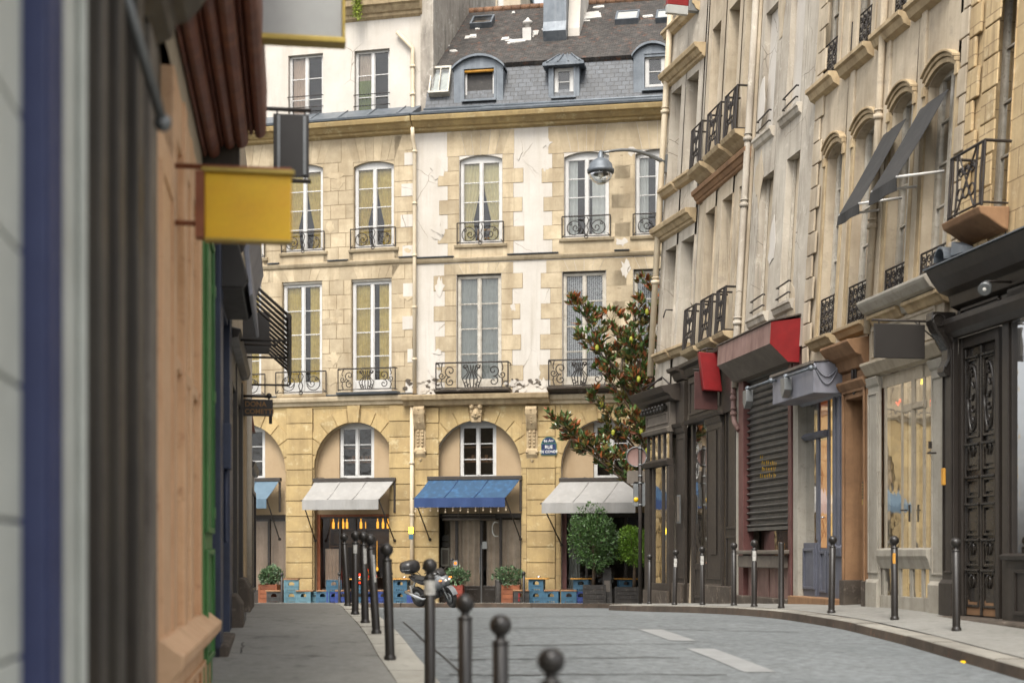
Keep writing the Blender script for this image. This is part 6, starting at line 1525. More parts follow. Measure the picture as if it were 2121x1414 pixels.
mb = MB(); mb.prof(FR, [(vd-.14, 0), (vd-.1, .1), (vd, .16), (vd+.04, .16), (vd+.06, 0)], ud0-.01, ud1+.01); o0, o1 = x(1795), x(1758); vo = V(1760, 828)
mb.box(FR, ud0, o0, g3-.1, vd-.14, -.4, .06); mb.box(FR, o1, ud1, g3-.1, vd-.14, -.4, .06); mb.box(FR, o0, o1, vo, vd-.14, -.4, .06)
for w_, t in ((.06, .09), (.0, .05)): pass
mb.box(FR, o0-.1, o0-.04, g3+.4, vo+.1, .06, .09); mb.box(FR, o1+.04, o1+.1, g3+.4, vo+.1, .06, .09); mb.box(FR, o0-.1, o1+.1, vo+.1, vo+.16, .06, .09)
link('door_surround', mb, 'stone_brown', S3_, .01)
mb = MB(); mb.box(FR, o0-.02, o1+.02, g3-.1, vo, -.62, -.56); panel(mb, FR, o0+.05, o1-.05, g3+.2, g3+1.2, -.56); panel(mb, FR, o0+.05, o1-.05, g3+1.35, vo-.1, -.56); link('door', mb, 'stone_brown', S3_, .006)
for uu in (o0, o1):
    mb = MB(); mb.box(FR, uu-.02, uu+.02, g3-.1, vo, -.6, -.4); link('jamb', mb, 'stone_brown', S3_)
for (a_, b_) in ((ud0-.02, o0+.02), (o1-.02, ud1+.02)):
    mb = MB(); mb.box(FR, a_, b_, g3-.2, g3+.42, -.38, .10); link('plinth_stone', mb, 'stone_dark', S3_, .015)
a_, b_, c_, d_ = FR.rect(1784, 1795, 1000, 1045, .5, .06); mb = MB(); mb.box(FR, o0-.0-.09, o0-.01, c_, d_, .062, .085, 0)
for r_ in range(6):
    for q_ in range(3): mb.box(FR, o0-.085+q_*.025, o0-.068+q_*.025, c_+.1+r_*.05, c_+.13+r_*.05, .085, .09, 1)
single('intercom', mb, ['sign_brass', 'iron'], FR.pt(o0-.05, c_, .06), 'brass intercom keypad beside the brown stone doorway', 'intercom')
# ---- blue-grey shop with its box awning
g4 = gnd(FR, x(1700))
S4_ = thing('bluegrey_shopfront', base_at(FR, x(1700), .1), 'narrow blue-grey shopfront with orange lit door and brown step', 'shopfront')
v4t = V(1700, 812)+.2; F4 = off(FR, -.05)
mb = MB(); mb.box(FR, x(1748), x(1727), g4+.1, v4t, -.2, .03); mb.box(FR, x(1744), x(1740), g4+.9, v4t, .03, .05); mb.box(FR, x(1735), x(1731), g4+.9, v4t, .03, .05); mb.prof(FR, [(g4+.85, .03), (g4+.85, .07), (g4+1.0, .09), (g4+1.05, .03)], x(1749), x(1726)); link('pilaster', mb, 'paint_bluegrey', S4_, .008)
mb = MB(); mb.box(FR, x(1663), x(1653), g4+.1, v4t, -.2, .10); link('pilaster', mb, 'paint_greycream', S4_, .008)
mb = MB(); Fq = off(FR, -.06)
mb.box(Fq, x(1712), x(1709), g4+.1, v4t, -.06, .015); mb.box(Fq, x(1691), x(1688), g4+.1, v4t, -.06, .015); mb.box(Fq, x(1728), x(1663), v4t-.2, v4t, -.06, .01); vt_ = V(1700, 905); mb.prof(Fq, [(vt_, -.05), (vt_, .06), (vt_+.06, .12), (vt_+.12, .06), (vt_+.12, -.05)], x(1709), x(1665)); mb.box(Fq, x(1688), x(1684), g4+1.15, vt_, -.03, .005)
link('window_frame', mb, 'paint_bluegrey', S4_, .006)
mb = MB(); mb.box(Fq, x(1728), x(1712), g4+.1, g4+1.05, -.05, .03); panel(mb, Fq, x(1727), x(1713), g4+.25, g4+.95, .03); mb.box(Fq, x(1688), x(1663), g4+.1, g4+1.1, -.05, .05); panel(mb, Fq, x(1687), x(1664), g4+.25, g4+1.0, .05); link('stall_riser', mb, 'paint_bluegrey', S4_, .006)
mb = MB(); mb.box(Fq, x(1708), x(1691), g4+.1, g4+1.0, -.05, .0); mb.box(Fq, x(1708), x(1706), g4+1.0, vt_, -.05, .0); mb.box(Fq, x(1693), x(1691), g4+1.0, vt_, -.05, .0); panel(mb, Fq, x(1706), x(1693), g4+.2, g4+.95, .0); d_ = link('door', mb, 'paint_bluegrey', S4_, .006)
mb = MB(); mb.quad(Fq, x(1706), x(1693), g4+1.0, vt_-.05, -.008); link('door_glass', mb, 'glow_orange', d_); mb = MB(); mb.tube([Fq.pt(x(1706)+.01, g4+1.55, .04), Fq.pt(x(1706)+.01, g4+1.55, .08), Fq.pt(x(1703), g4+1.55, .08)], .014, 6); link('door_handle', mb, 'chrome', d_)  # door glass glows by itself to look lit
mb = MB(); mb.quad(Fq, x(1727), x(1712), g4+1.05, v4t-.2, -.02); link('lit_panel', mb, 'glow_warm', S4_); mb = MB(); mb.quad(Fq, x(1708), x(1690), vt_+.1, v4t-.2, -.02); link('lit_transom', mb, 'glow_orange', S4_)
mb = MB(); mb.quad(Fq, x(1728), x(1662), g4+1.0, v4t-.2, -.004); link('pane', mb, 'glass_shop', S4_)
mb = MB(); mb.quad(FR, x(1688), x(1655), g4, v4t, -.8); link('room', mb, 'interior', S4_)
mb = MB(); mb.box(FR, x(1750), x(1652), g4-.2, g4+.12, -.3, .2); link('step', mb, 'stone_brown', S4_, .02)
# zinc awning box
u0 = U(1748, 780); w4 = wfor(FR, u0, V(1740, 780), 1685); u1 = FR.px(1600, 800, w4)[0]
vt4 = FR.px(1686, 750, w4)[1]; vb4 = FR.px(1686, 813, w4)[1]
T = thing('awning_box', FR.pt(u0, vb4, 0), 'grey zinc awning box with blue-grey end over the narrow shop', 'awning')
mb = MB(); mb.prof(FR, [(vb4, .08), (vb4, w4), (vt4, w4), (vt4+.06, .02), (vb4-.05, .02)], u0, u1); link('casing', mb, 'zinc_shop', T, .012)
mb = MB(); mb.prof(FR, [(vt4-.02, w4+.004), (vt4-.02, w4+.05), (vt4+.03, w4+.05), (vt4+.08, .02), (vt4+.063, .02), (vt4+.012, w4+.0)], u0-.02, u1+.02); link('lid', mb, 'metal_greyworn', T)
mb = MB()
for s in range(2): mb.tube([FR.pt(u0-.02, vt4-.02-.22*math.sin(math.pi*t/9)*(1+s*.6), w4*(1-t/9*.85)) for t in range(10)], .012, 4)
link('cable', mb, 'zinc_shop', T)
for (hx, hy, rx, ry, lb) in ((1549, 802, 1597, 788, 'left grey flood lamp on a rod before the rolling shutter'), (1628, 776, 1680, 762, 'right grey flood lamp on a rod in front of the zinc box')):
    w5 = w4+.10; a_ = FR.px(hx, hy, w5); b_ = FR.px(rx, ry, w5); L_ = thing('flood_lamp', FR.pt(b_[0], b_[1], w5), lb, 'lamp')
    mb = MB(); mb.tube([FR.pt(b_[0], b_[1], w4), FR.pt(b_[0], b_[1], w5), FR.pt(a_[0], b_[1], w5)], .025, 6); mb.ball(FR.pt(b_[0], b_[1], w5), .05, 8); mb.ball(FR.pt(a_[0], b_[1], w5), .055, 8); link('rod', mb, 'zinc', L_)
    mb = MB(); q = a_; e = .11; mb.poly(off(FR, w5), [(q[0]-e, q[1]-.06), (q[0]+e, q[1]-.06), (q[0]+e*1.1, q[1]-.28), (q[0]+.02, q[1]-.42), (q[0]-e*1.1, q[1]-.28)], -.07, .07); link('lamp_head', mb, 'sign_metal', L_, .012)
# ---- rolling shutter shop and red awning box
g5 = gnd(FR, x(1595))
S5_ = thing('shuttered_shop', base_at(FR, x(1595), .1), 'shop closed by a dark slatted rolling shutter between reddish jambs', 'shopfront')
ush0, ush1 = x(1640), x(1547); v5t = V(1547, 770)+.15; v5b = V(1590, 1090)
mb = MB(); n = 26; Fs = off(FR, -.06)
for k in range(n):
    a_ = v5b+(v5t-v5b)*k/n; h = (v5t-v5b)/n
    mb.prof(Fs, [(a_, .0), (a_+h*.15, .05), (a_+h*.3, .07), (a_+h*.42, .05), (a_+h*.55, .0), (a_+h, -.005), (a_+h, -.03), (a_, -.03)], ush0, ush1, 0, random.random())
mb.box(Fs, ush0, ush1, v5b-.07, v5b-.002, -.03, .05); link('rolling_shutter', mb, 'shutter_metal', S5_)
mb = MB(); mb.box(FR, x(1653), ush0, g5-.1, v5t, -.15, .08); mb.box(FR, x(1650), x(1646), g5, v5t, .08, .11); link('jamb', mb, 'paint_redjamb', S5_, .008)
mb = MB(); mb.box(FR, ush1, x(1537), g5-.1, v5t, -.15, .08); link('jamb', mb, 'paint_redjamb', S5_, .008)
mb = MB(); mb.box(FR, x(1536), x(1530), g5-.1, v5t, -.15, .06); link('edge_strip', mb, 'paint_greycream', S5_, .006)
mb = MB(); mb.box(Fs, ush0, ush1, g5+.75, v5b-.07, -.3, -.25); mb.box(FR, ush0, ush1, g5-.1, g5+.75, -.2, -.02); panel(mb, FR, x(1592), x(1565), g5+.05, g5+.7, -.02, 0, .05, .02); mb.box(FR, ush0, x(1600), g5+.0, g5+.72, -.02, .02); link('stall_riser', mb, 'metal_pinkworn', S5_, .008)
mb = MB(); mb.quad(Fs, ush0, ush1, g5+.75, v5b, -.2); link('pane', mb, 'glass_shop', S5_)
mb = MB(); mb.box(FR, ush0, ush1, g5+.7, g5+.95, -.05, .2); mb.box(FR, ush0-.15, ush1, g5+.97, g5+1.05, -.05, .26); link('counter', mb, 'metal_greyworn', S5_, .02)
mb = MB(); mb.box(FR, x(1655), x(1530), g5-.2, g5+.12, -.2, .16); link('step', mb, 'stone_dark', S5_, .02)
random.seed(4)                 # yellow scrawl on the slats
mb = MB()
for r_, yy in enumerate((950, 964, 976, 990)):
    xx = 1575+random.uniform(-1, 4)
    while xx < (1582 if r_ == 0 else 1608):
        u, v = FR.px(xx, yy, .02); hh = random.uniform(.06, .1)
        mb.tube([FR.pt(u, v, .025), FR.pt(u-.03, v+hh, .025), FR.pt(u-.05, v+.01, .025)][:random.choice((2, 3))], .004, 4); xx += random.uniform(3, 5.5)
link('graffiti', mb, 'sign_yellow', S5_)
mb = MB(); q0 = FR.px(1519, 800, .12); pts = [(q0[0], q0[1]+.1, .12), (q0[0], q0[1]-.55, .12), (q0[0]-.06, q0[1]-.75, .12), (q0[0]-.25, q0[1]-.95, .08)]
pipe(FR, S5_, pts, .055, 'metal_pinkworn', [(q0[0], q0[1]-.25, .12), (q0[0]-.02, q0[1]-.58, .12)])
u0 = U(1655, 710); vv = V(1655, 700); wr = wfor(FR, u0, vv, 1595); wk = wfor(FR, u0, V(1655, 745), 1632)
u1 = FR.px(1487, 725, wr)[0]
vr = [V(1655, 660), FR.px(1595, 667, wr)[1], FR.px(1595, 711, wr)[1], FR.px(1632, 749, wk)[1], V(1655, 750)]
T = thing('awning_box', FR.pt(u0, vr[4], 0), 'long red awning box with worn pink front above the rolling shutter', 'awning')
pr = [(vr[4], .0), (vr[3], wk), (vr[2], wr), (vr[1], wr), (vr[0], .0)]
mb = MB(); P = FR.pt
mats_ = [1, 1, 0, 2]
for k in range(4):
    a_, b_ = pr[k], pr[k+1]; mb.face([P(u0, *a_), P(u1, *a_), P(u1, *b_), P(u0, *b_)], [(u0, a_[0]+a_[1]), (u1, a_[0]+a_[1]), (u1, b_[0]+b_[1]), (u0, b_[0]+b_[1])], mats_[k])
mb.face([P(u1, *a_) for a_ in pr], None, 1)
link('casing', mb, ['metal_pinkworn', 'metal_greyworn', 'stone_dark'], T)
mb = MB(); ctr = (sum(a_[0] for a_ in pr)/5, sum(a_[1] for a_ in pr)/5); 
mb.face([P(u0-.012, *a_) for a_ in pr], None); mb.face([P(u0, *a_) for a_ in pr], None)
for k in range(5): a_, b_ = pr[k], pr[(k+1) % 5]; mb.face([P(u0, *a_), P(u0, *b_), P(u0-.012, *b_), P(u0-.012, *a_)])
link('end_cap', mb, 'paint_red', T)
mb = MB(); mb.prof(FR, [(vr[1]+.005, wr+.03), (vr[1]+.03, wr+.03), (vr[0]+.09, 0), (vr[0]+.06, 0)], u0-.03, u1+.03); link('lid', mb, 'stone_dark', T)
# ---- black pilastered shop
g6 = gnd(FR, x(1470))
S6_ = thing('pilastered_shopfront', base_at(FR, x(1475), .1), 'brown-black shopfront with panelled pilasters and a lamp column in its window', 'shopfront')
v6t = V(1440, 790); v6c = V(1437, 762); vcap = V(1445, 876)
mb = MB(); pilaster(mb, FR, x(1501), x(1470), g6-.1, vcap, .07); mb.box(FR, x(1492), x(1480), g6+1.1, vcap-.3, .088, .10); link('pilaster', mb, 'paint_brownblack', S6_, .008)
x4 = lambda px_, w=0: FR4.px(px_, 1000, w)[0]
mb = MB(); a_, b_ = x4(1432), x4(1406); pilaster(mb, FR4, max(.02, a_), b_, g6-.12, vcap, .07); link('pilaster', mb, 'paint_brownblack', S6_, .008)
mb = MB(); mb.box(FR, x(1530), x(1432), vcap+.02, v6t+.1, -.1, .08); mb.prof(FR, [(vcap, .0), (vcap, .16), (vcap+.08, .2), (vcap+.1, .0)], x(1505), x(1431)); mb.box(FR4, .02, b_, vcap+.02, v6t+.1, -.1, .08); mb.prof(FR4, [(vcap, .0), (vcap, .16), (vcap+.08, .2), (vcap+.1, .0)], .02, b_); panel(mb, FR, x(1500), x(1436), vcap+.2, v6t+.0, .08); link('fascia', mb, 'paint_brownblack', S6_, .006)
mb = MB(); mb.prof(FR, [(v6t+.1, 0), (v6t+.14, .12), (v6t+.3, .2), (v6t+.34, .32), (v6t+.42, .34), (v6t+.5, 0)], x(1530), x(1431)); mb.prof(FR4, [(v6t+.1, 0), (v6t+.14, .12), (v6t+.3, .2), (v6t+.34, .32), (v6t+.42, .34), (v6t+.5, 0)], .02, b_); link('cornice', mb, 'paint_brownblack', S6_, .008)
mb = MB(); mb.box(FR, x(1470), x(1467), g6-.1, vcap, -.2, .01); mb.box(FR, x(1436), x(1432), g6-.1, vcap, -.2, .01); mb.box(FR, x(1466), x(1437), g6-.1, g6+.9, -.2, -.02); panel(mb, FR, x(1465), x(1438), g6+.1, g6+.8, -.02); link('window_frame', mb, 'paint_brownblack', S6_, .006)
mb = MB(); mb.quad(FR, x(1466), x(1437), g6+.9, vcap, -.03); link('pane', mb, 'glass_shop', S6_)
mb = MB(); mb.quad(FR, x(1505), x(1432), g6, vcap, -1.4); mb.quad(FR, x(1505), x(1432), g6+.6, g6+.61, -.6); link('room', mb, 'interior', S6_)
Fdoor = off(FR, -.05); mb = MB(); mb.box(Fdoor, x(1530), x(1503), g6-.1, v6t, -.1, .06); panel(mb, Fdoor, x(1527), x(1506), g6+.2, g6+1.5, .06); panel(mb, Fdoor, x(1527), x(1506), g6+1.65, v6t-.3, .06); link('door', mb, 'paint_black', S6_, .008)
uu = x(1452); mb = MB(); mb.lathe(FR.pt(uu, g6+1.4, -.25), [(.13, 0), (.13, .1), (.09, .12), (.09, 2.5), (.13, 2.55), (.18, 2.65), (.17, 2.75), (.14, 3.1), (.12, 3.15)], 14); single('lamp_column', mb, 'curtain_white', FR.pt(uu, g6+1.4, -.45), 'pale column lamp standing in the window between the dark pilasters', 'lamp')
mb = MB(); mb.box(FR, uu-.28, uu-.22, g6+1.3, g6+2.6, -.75, -.7); single('lit_screen', mb, 'glow_amber', FR.pt(uu-.25, g6+1.3, -.7), 'narrow amber light behind the pale column lamp', 'lamp')
mb = MB(); mb.box(FR4, (a_+b_)/2-.14, (a_+b_)/2+.06, P4(1424, 1082, .2)[1], P4(1424, 1022, .2)[1], .165, .185, 0); mb.box(FR4, (a_+b_)/2-.11, (a_+b_)/2+.03, P4(1424, 1078, .2)[1], P4(1424, 1026, .2)[1], .185, .195, 1); single('menu_board', mb, ['sign_metal', 'metal_greyworn'], FR4.pt((a_+b_)/2, 0, .165), 'narrow framed notice on the dark pilaster beside the corner shop', 'notice')
# plinth stones
for (F_, a_, b_) in ((FR, x(1502), x(1468)), (FR4, .02, x4(1404)), (FR, x(1528), x(1503))):
    mb = MB(); mb.box(F_, a_, b_, g6-.25, g6+.42, -.2, .18); link('plinth', mb, 'stone_dark', S6_, .015)
# signs hanging out from it
def hang_sign(F, xm, ym, xa, xb, ya, yb, name, mname, label, cat='sign', th=.04, rail=True, frame=None):
    um, vm_ = F.px(xm, ym); wa = wfor(F, um, vm_, xa); wb = wfor(F, um, vm_, xb); w0_, w1_ = min(wa, wb), max(wa, wb)
    vt_ = F.px((xa+xb)/2, ya, (w0_+w1_)/2)[1]; vb2 = F.px((xa+xb)/2, yb, (w0_+w1_)/2)[1]
    T = thing(name, F.pt(um, vt_, 0), label, cat)
    mb = MB(); mb.box(F, um-th/2, um+th/2, vb2, vt_, w0_, w1_); link('board', mb, mname, T, .008)
    if frame:
        mb = MB(); 
        for (p_, q_, r_, s_) in ((w0_-.03, w1_+.03, vt_+.001, vt_+.03), (w0_-.03, w1_+.03, vb2-.03, vb2-.001), (w0_-.03, w0_-.001, vb2, vt_), (w1_+.001, w1_+.03, vb2, vt_)): mb.box(F, um-th*.8, um+th*.8, r_, s_, p_, q_)
        link('frame', mb, frame, T, .005)
    mb = MB(); mb.tube([F.pt(um, vt_+.05, 0), F.pt(um, vt_+.05, w1_+.03)], .018, 6); mb.tube([F.pt(um, vt_-.35, 0), F.pt(um, vt_+.05, min(.5, w1_))], .012, 5)
    for w_ in (w0_+.08, w1_-.08): mb.tube([F.pt(um, vt_, w_), F.pt(um, vt_+.05, w_)], .012, 5)
    link('bracket', mb, 'iron', T); return T, um, (w0_, w1_, vb2, vt_)
hang_sign(FR, 1960, 690, 1915, 1810, 671, 742, 'hanging_sign', 'sign_black', 'blank black rectangular board hung out over the cream shopfront')
hang_sign(FR, 1500, 800, 1486, 1438, 770, 848, 'hanging_sign', 'paint_maroon', 'dark maroon board hung below the small red lantern')
um, vm_ = FR.px(1500, 770); wa, wb = wfor(FR, um, vm_, 1478), wfor(FR, um, vm_, 1440)
vt_ = FR.px(1455, 738, (wa+wb)/2)[1]; vb2 = FR.px(1455, 815, (wa+wb)/2)[1]; dv = vt_-vb2; T = thing('red_lantern', FR.pt(um, vt_, 0), 'small tilted red box sign above the maroon board', 'sign')
class Skew:
    def __init__(s, F, um): s.F = F; s.um = um
    def pt(s, u, v, w=0): return s.F.pt(s.um-.12+w, v+u*.06, u-(v-vt_)*-.16)
mb = MB(); mb.box(Skew(FR, um-.1), wa+.0, wb, vb2, vt_, 0, .16); link('box', mb, 'paint_red', T, .015)
mb = MB(); mb.tube([FR.pt(um-.1, vt_+.1, 0), FR.pt(um-.1, vt_+.14, (wa+wb)/2), FR.pt(um-.1, vt_+.06, wb)], .02, 6); mb.tube([FR.pt(um-.1, vt_+.12, (wa+wb)/2), FR.pt(um-.1, vt_, (wa+wb)/2)], .014, 5); link('bracket', mb, 'iron', T)
# red and white sign high on the corner house
um, vm_ = FR4.px(1446, 22); wa, wb = wfor(FR4, um, vm_, 1424), wfor(FR4, um, vm_, 1380); vm0 = FR4.px(1400, 32, (wa+wb)/2)[1]; vm1 = FR4.px(1400, 15, (wa+wb)/2)[1]
T = thing('projecting_sign', FR4.pt(um, vm0, 0), 'red and white sign jutting high from the corner house', 'sign')
mb = MB(); mb.box(FR4, um-.06, um+.06, vm0, vm1, wa, wb, 0); link('white_panel', mb, 'sign_white', T, .01)
mb = MB(); mb.box(FR4, um-.06, um+.06, vm1+.002, vm1+.9, wa, wb, 0); link('red_panel', mb, 'paint_red', T, .01)
mb = MB(); mb.box(FR4, um-.08, um+.08, vm0+.1, vm1+.7, 0, wa-.002); link('bracket', mb, 'sign_metal', T, .01)
# ---- corner shop
S7_ = thing('corner_shopfront', base_at(FR4, x4(1370), .2), 'dark corner shopfront with twisted rope moulding and a blank fascia', 'shopfront')
g7 = gnd(FR4, x4(1375)); w7 = .22; F7 = off(FR4, 0)
ue = FR4.px(1337, 1000, w7)[0]; us_ = x4(1405)
vf1 = FR4.px(1337, 868, w7)[1]+.42; vf0 = FR4.px(1337, 905, w7)[1]; vct = FR4.px(1318, 815, .55)[1]
vcc = vct-.34
mb = MB(); mb.prof(FR4, [(vcc, .2), (vcc+.06, .3), (vcc+.14, .34), (vcc+.2, .48), (vcc+.3, .54), (vct, .56), (vct+.1, .0), (vcc, .0)], us_-.3, ue+.36); link('cornice', mb, 'paint_brownblack', S7_, .008)
mb = MB(); mb.box(FR4, us_, ue, vf0, vcc, -.2, w7); panel(mb, FR4, us_+.1, ue-.1, vf0+.22, vcc-.22, w7, 0, .05, .03); mb.prof(FR4, [(vf0, w7), (vf0, w7+.06), (vf0+.1, w7+.1), (vf0+.14, w7)], us_, ue+.08); link('fascia', mb, 'metal_greyworn', S7_, .008)
mb = MB(); n = 7; L_ = ue-us_
for k in range(n*8):
    t = k/(n*8)
    if k % 8 == 0: seg = []
    seg.append(FR4.pt(us_+.1+(L_-.1)*t, vcc-.12+.05*math.sin(t*n*6.283), w7+.1+.05*math.cos(t*n*6.283)))
    if k % 8 == 7: mb.tube(seg, .05, 6)
mb.tube([FR4.pt(us_+.1, vcc-.12, w7+.09), FR4.pt(ue, vcc-.12, w7+.09)], .055, 8); link('rope_moulding', mb, 'paint_black_gloss', S7_)
F8 = off(FR4, w7-.02); vt0 = F8.px(1350, 955)[1]; vt1 = vf0; xs_ = [us_+.05, us_+L_*.27, us_+L_*.5, us_+L_*.73, ue-.08]
mb = MB()
for q in xs_: mb.box(F8, q-.03, q+.03, vt0, vt1, -.06, .005)
mb.prof(F8, [(vt0-.18, 0), (vt0-.16, .08), (vt0-.06, .12), (vt0, .1), (vt0, -.08), (vt0-.18, -.08)], us_, ue+.04); mb.box(F8, us_, us_+.16, g7-.1, vt0-.18, -.1, .05); mb.box(F8, ue-.35, ue, g7-.1, vt0-.18, -.3, .05)
mb.box(F8, us_+L_*.3, us_+L_*.34, g7-.1, vt0-.18, -.08, .01); mb.box(F8, us_+L_*.7, us_+L_*.74, g7-.1, vt0-.18, -.08, .01); mb.box(F8, us_+.16, ue-.35, g7-.1, g7+.5, -.1, .04); link('window_frame', mb, 'paint_brownblack', S7_, .008)
mb = MB(); mb.quad(F8, us_+.1, ue-.2, g7+.5, vt0-.15, -.03); mb.quad(F8, us_, ue, vt0, vt1, -.03); link('pane', mb, 'glass_shop', S7_)
mb = MB(); mb.box(F8, us_, ue+.01, g7-.25, g7+.32, -.2, .09); mb.box(F8, us_+L_*.45, us_+L_*.52, g7-.02, g7+.22, .09, .1); link('plinth', mb, 'stone_dark', S7_, .015)
P = FR4.pt; mb = MB()        # return front on the cross street and lit interior
mb.box(FR4, ue-.02, ue+.0, g7-.2, g7+.7, -5, w7-.02); mb.box(FR4, ue-.02, ue, vf0, vcc, -5, w7-.02)
for k in range(6): mb.box(FR4, ue-.04, ue+.02, g7+.7, vf0, -5+k*1.0, -4.88+k*1.0)
link('side_front', mb, 'paint_brownblack', S7_)
mb = MB(); mb.quad(FR4, us_, ue-.1, g7, vf0, -.9); link('room', mb, 'interior', S7_)
mb = MB(); 
for k in range(30): mb.ball(F8.pt(x4(1402), g7+1.6+k*.055, .03), .016, 5)
single('light_string', mb, 'glow_red', F8.pt(x4(1402), g7+1.6, .03), 'vertical string of small red lights at the corner shop window', 'lights')
mb = MB(); mb.tube([FR4.pt(x4(1395), vct+.12, .1), FR4.pt(x4(1380), vct+.35, .12), FR4.pt(x4(1380), vct+.05, .5)], .025, 5); mb.tube([FR4.pt(x4(1380), vct+.3, .12), FR4.pt(x4(1340), vct+.22, .2)], .02, 5); link('cornice_stay', mb, 'iron', S7_)
# ---- slanting window blinds of the arched windows
for k, (wx0, wx1, wy0, wy1, fx0, fy0, fx1, fy1, vy, lb) in enumerate(((1938, 1968, 200, 188, 1816, 388, 1858, 369, 418, 'dark slanting window blind nearer the black shopfront'), (1852, 1880, 264, 245, 1748, 438, 1780, 423, 461, 'dark slanting window blind nearer the blue-grey shop'))):
    ua, va = FR.px(wx0, wy0, .0); ub, vb = FR.px(wx1, wy1, .0); vt_ = (va+vb)/2
    wf = wfor(FR, ub, FR.px(fx1, fy1, .6)[1], fx1, 0, 2.5); vf_ = (FR.px(fx1, fy1, wf)[1]+FR.px(fx0, fy0, wf)[1])/2; uf = FR.px(fx0, fy0, wf)[0]; vv_ = FR.px(fx0, vy, wf)[1]
    T = thing('window_blind', FR.pt(ua, vt_, 0), lb, 'awning'); mb = MB()
    ua = max(ua, uf)+.22
    for dz in (0, -.012):
        for j in range(6):
            q = lambda t: (vt_+(vf_-vt_)*t-.03*math.sin(t*math.pi)+dz, .02+(wf-.02)*t)
            (v0_, w0_), (v1_, w1_) = q(j/6), q((j+1)/6)
            mb.face([FR.pt(ub, v0_, w0_), FR.pt(ua, v0_, w0_), FR.pt(ua, v1_, w1_), FR.pt(ub, v1_, w1_)], None, 0, .5, True)
    link('canopy', mb, 'blind_dark', T)
    mb = MB()
    for dz in (0, .01):
        for j in range(8):
            a_ = ub+(ua-ub)*j/8; b_ = ub+(ua-ub)*(j+1)/8; mb.face([FR.pt(a_, vf_-.01, wf+dz), FR.pt(b_, vf_-.01, wf+dz), FR.pt(b_, vv_, wf+dz+.02*math.sin(j)), FR.pt(a_, vv_, wf+dz+.02*math.sin(j-1))], None, 0, .5, True)
    link('valance', mb, 'blind_dark', T)
    for uu in (ub+.02, ua-.02):
        mb = MB(); mb.tube([FR.pt(uu, vf_, wf), FR.pt(uu, vf_+.12, .02)], .022, 6); link('arm', mb, 'paint_window', T)
# ---- street lamp on the corner
pl = FR4.pt(u4e-.1, FR4.px(1356, 356)[1], .0); ptop = Vector(((1250-1060.5)/FPX*pl.y*.985, pl.y*.985, CZ+(1150-316)/FPX*pl.y*.985))
T = thing('street_lamp', pl, 'globe street lamp hanging from a curved arm on the corner house', 'lamp')
mb = MB(); d_ = ptop-pl; mb.tube([pl+d_*t+Vector((0, 0, .18*math.sin(t*math.pi))) for t in [k/10 for k in range(11)]], [.06-.03*k/10 for k in range(11)], 8); mb.box(FR4, u4e-.2, u4e, FR4.px(1356, 356)[1]-.25, FR4.px(1356, 356)[1]+.2, 0, .05)
mb.tube([ptop, ptop+Vector((-.06, 0, .03)), ptop+Vector((-.1, 0, -.03)), ptop+Vector((-.09, 0, -.1))], .03, 6); link('arm', mb, 'sign_metal', T)
lc = Vector((ptop.x-.07, ptop.y, CZ+(1150-354)/FPX*ptop.y)); r_ = .31
mb = MB(); mb.lathe(lc, [(r_*1.08, -.05), (r_*1.1, .03), (r_, .05), (r_*.9, .17), (r_*.62, .26), (r_*.3, .31), (.08, .33), (.07, .42), (.03, .5)], 20); link('hood', mb, 'zinc', T)
mb = MB(); mb.lathe(lc, [(r_*.98, -.05), (r_*.9, -.16), (r_*.66, -.26), (r_*.3, -.33), (.001, -.345)], 20); link('bowl', mb, 'glass_window', T)
mb = MB(); mb.lathe(lc, [(.06, -.04), (.07, -.14), (.001, -.2)], 10); link('bulb', mb, 'lamp_white', T)
# ================================================================== left side of the street
FL = Fr((-.823-.155*4, 4), (-.155, 1))
UL = lambda x, y=1000, w=0: FL.px(x, y, w)[0]
uY = lambda Y: (Y-4)*math.hypot(1, .155)
def lbase(Y): p = FL.pt(uY(Y), 0, 0); return Vector((p.x, p.y, zg(p.x, p.y)))
gl_ = lambda Y: lbase(Y).z-CZ
# --- nearest house: pale glazed front with blue pilaster, then a dark front
LA = thing('pale_house', lbase(5), 'nearest pale shop house with a blue pilaster and dark panelled front', 'house')
uA0, uA1 = uY(-3), UL(316)
mb = MB(); mb.wall(FL, uA0, uA1, 3.1, 7.6, [(uY(y_), uY(y_)+1.0, 4.2, 6.4, 0, .25) for y_ in (-1, 1.6, 4.2, 6.4)], 0, .25, back=6, vb=-2.2); link('wall', mb, 'plaster_beige', LA)
for y_ in (-1, 1.6, 4.2, 6.4): french_window(FL, LA, uY(y_), uY(y_)+1.0, 4.2, 6.4, .18, 4)
gA = gl_(5)
mb = MB(); mb.prof(FL, CORN(3.0, .5, .45), uA0, uA1); link('cornice', mb, 'paint_olive', LA, .01)
mb = MB()
for k in range(12):                         # pale stone and glass band left of the blue post
    mb.box(FL, uA0, UL(58), gA-.3+k*.42+.006, gA-.3+(k+1)*.42-.006, -.3, -.02, 0, random.random())
link('stone_panel', mb, 'paint_palegrey', LA, .006)
mb = MB(); mb.box(FL, uA0, UL(56), gA+.55, gA+1.0, -.019, .004); mb.box(FL, uA0, UL(56), gA+.2, gA+.3, -.019, .01); link('dark_band', mb, 'paint_olive', LA)
mb = MB(); a_, b_ = UL(62), UL(128, w=.05); mb.box(FL, a_, b_, gA-.3, 3.0, -.1, .05); panel(mb, FL, a_+.04, b_-.04, gA+.3, 2.6, .05, 0, .04, .012); link('pilaster', mb, 'paint_blue', LA, .01)
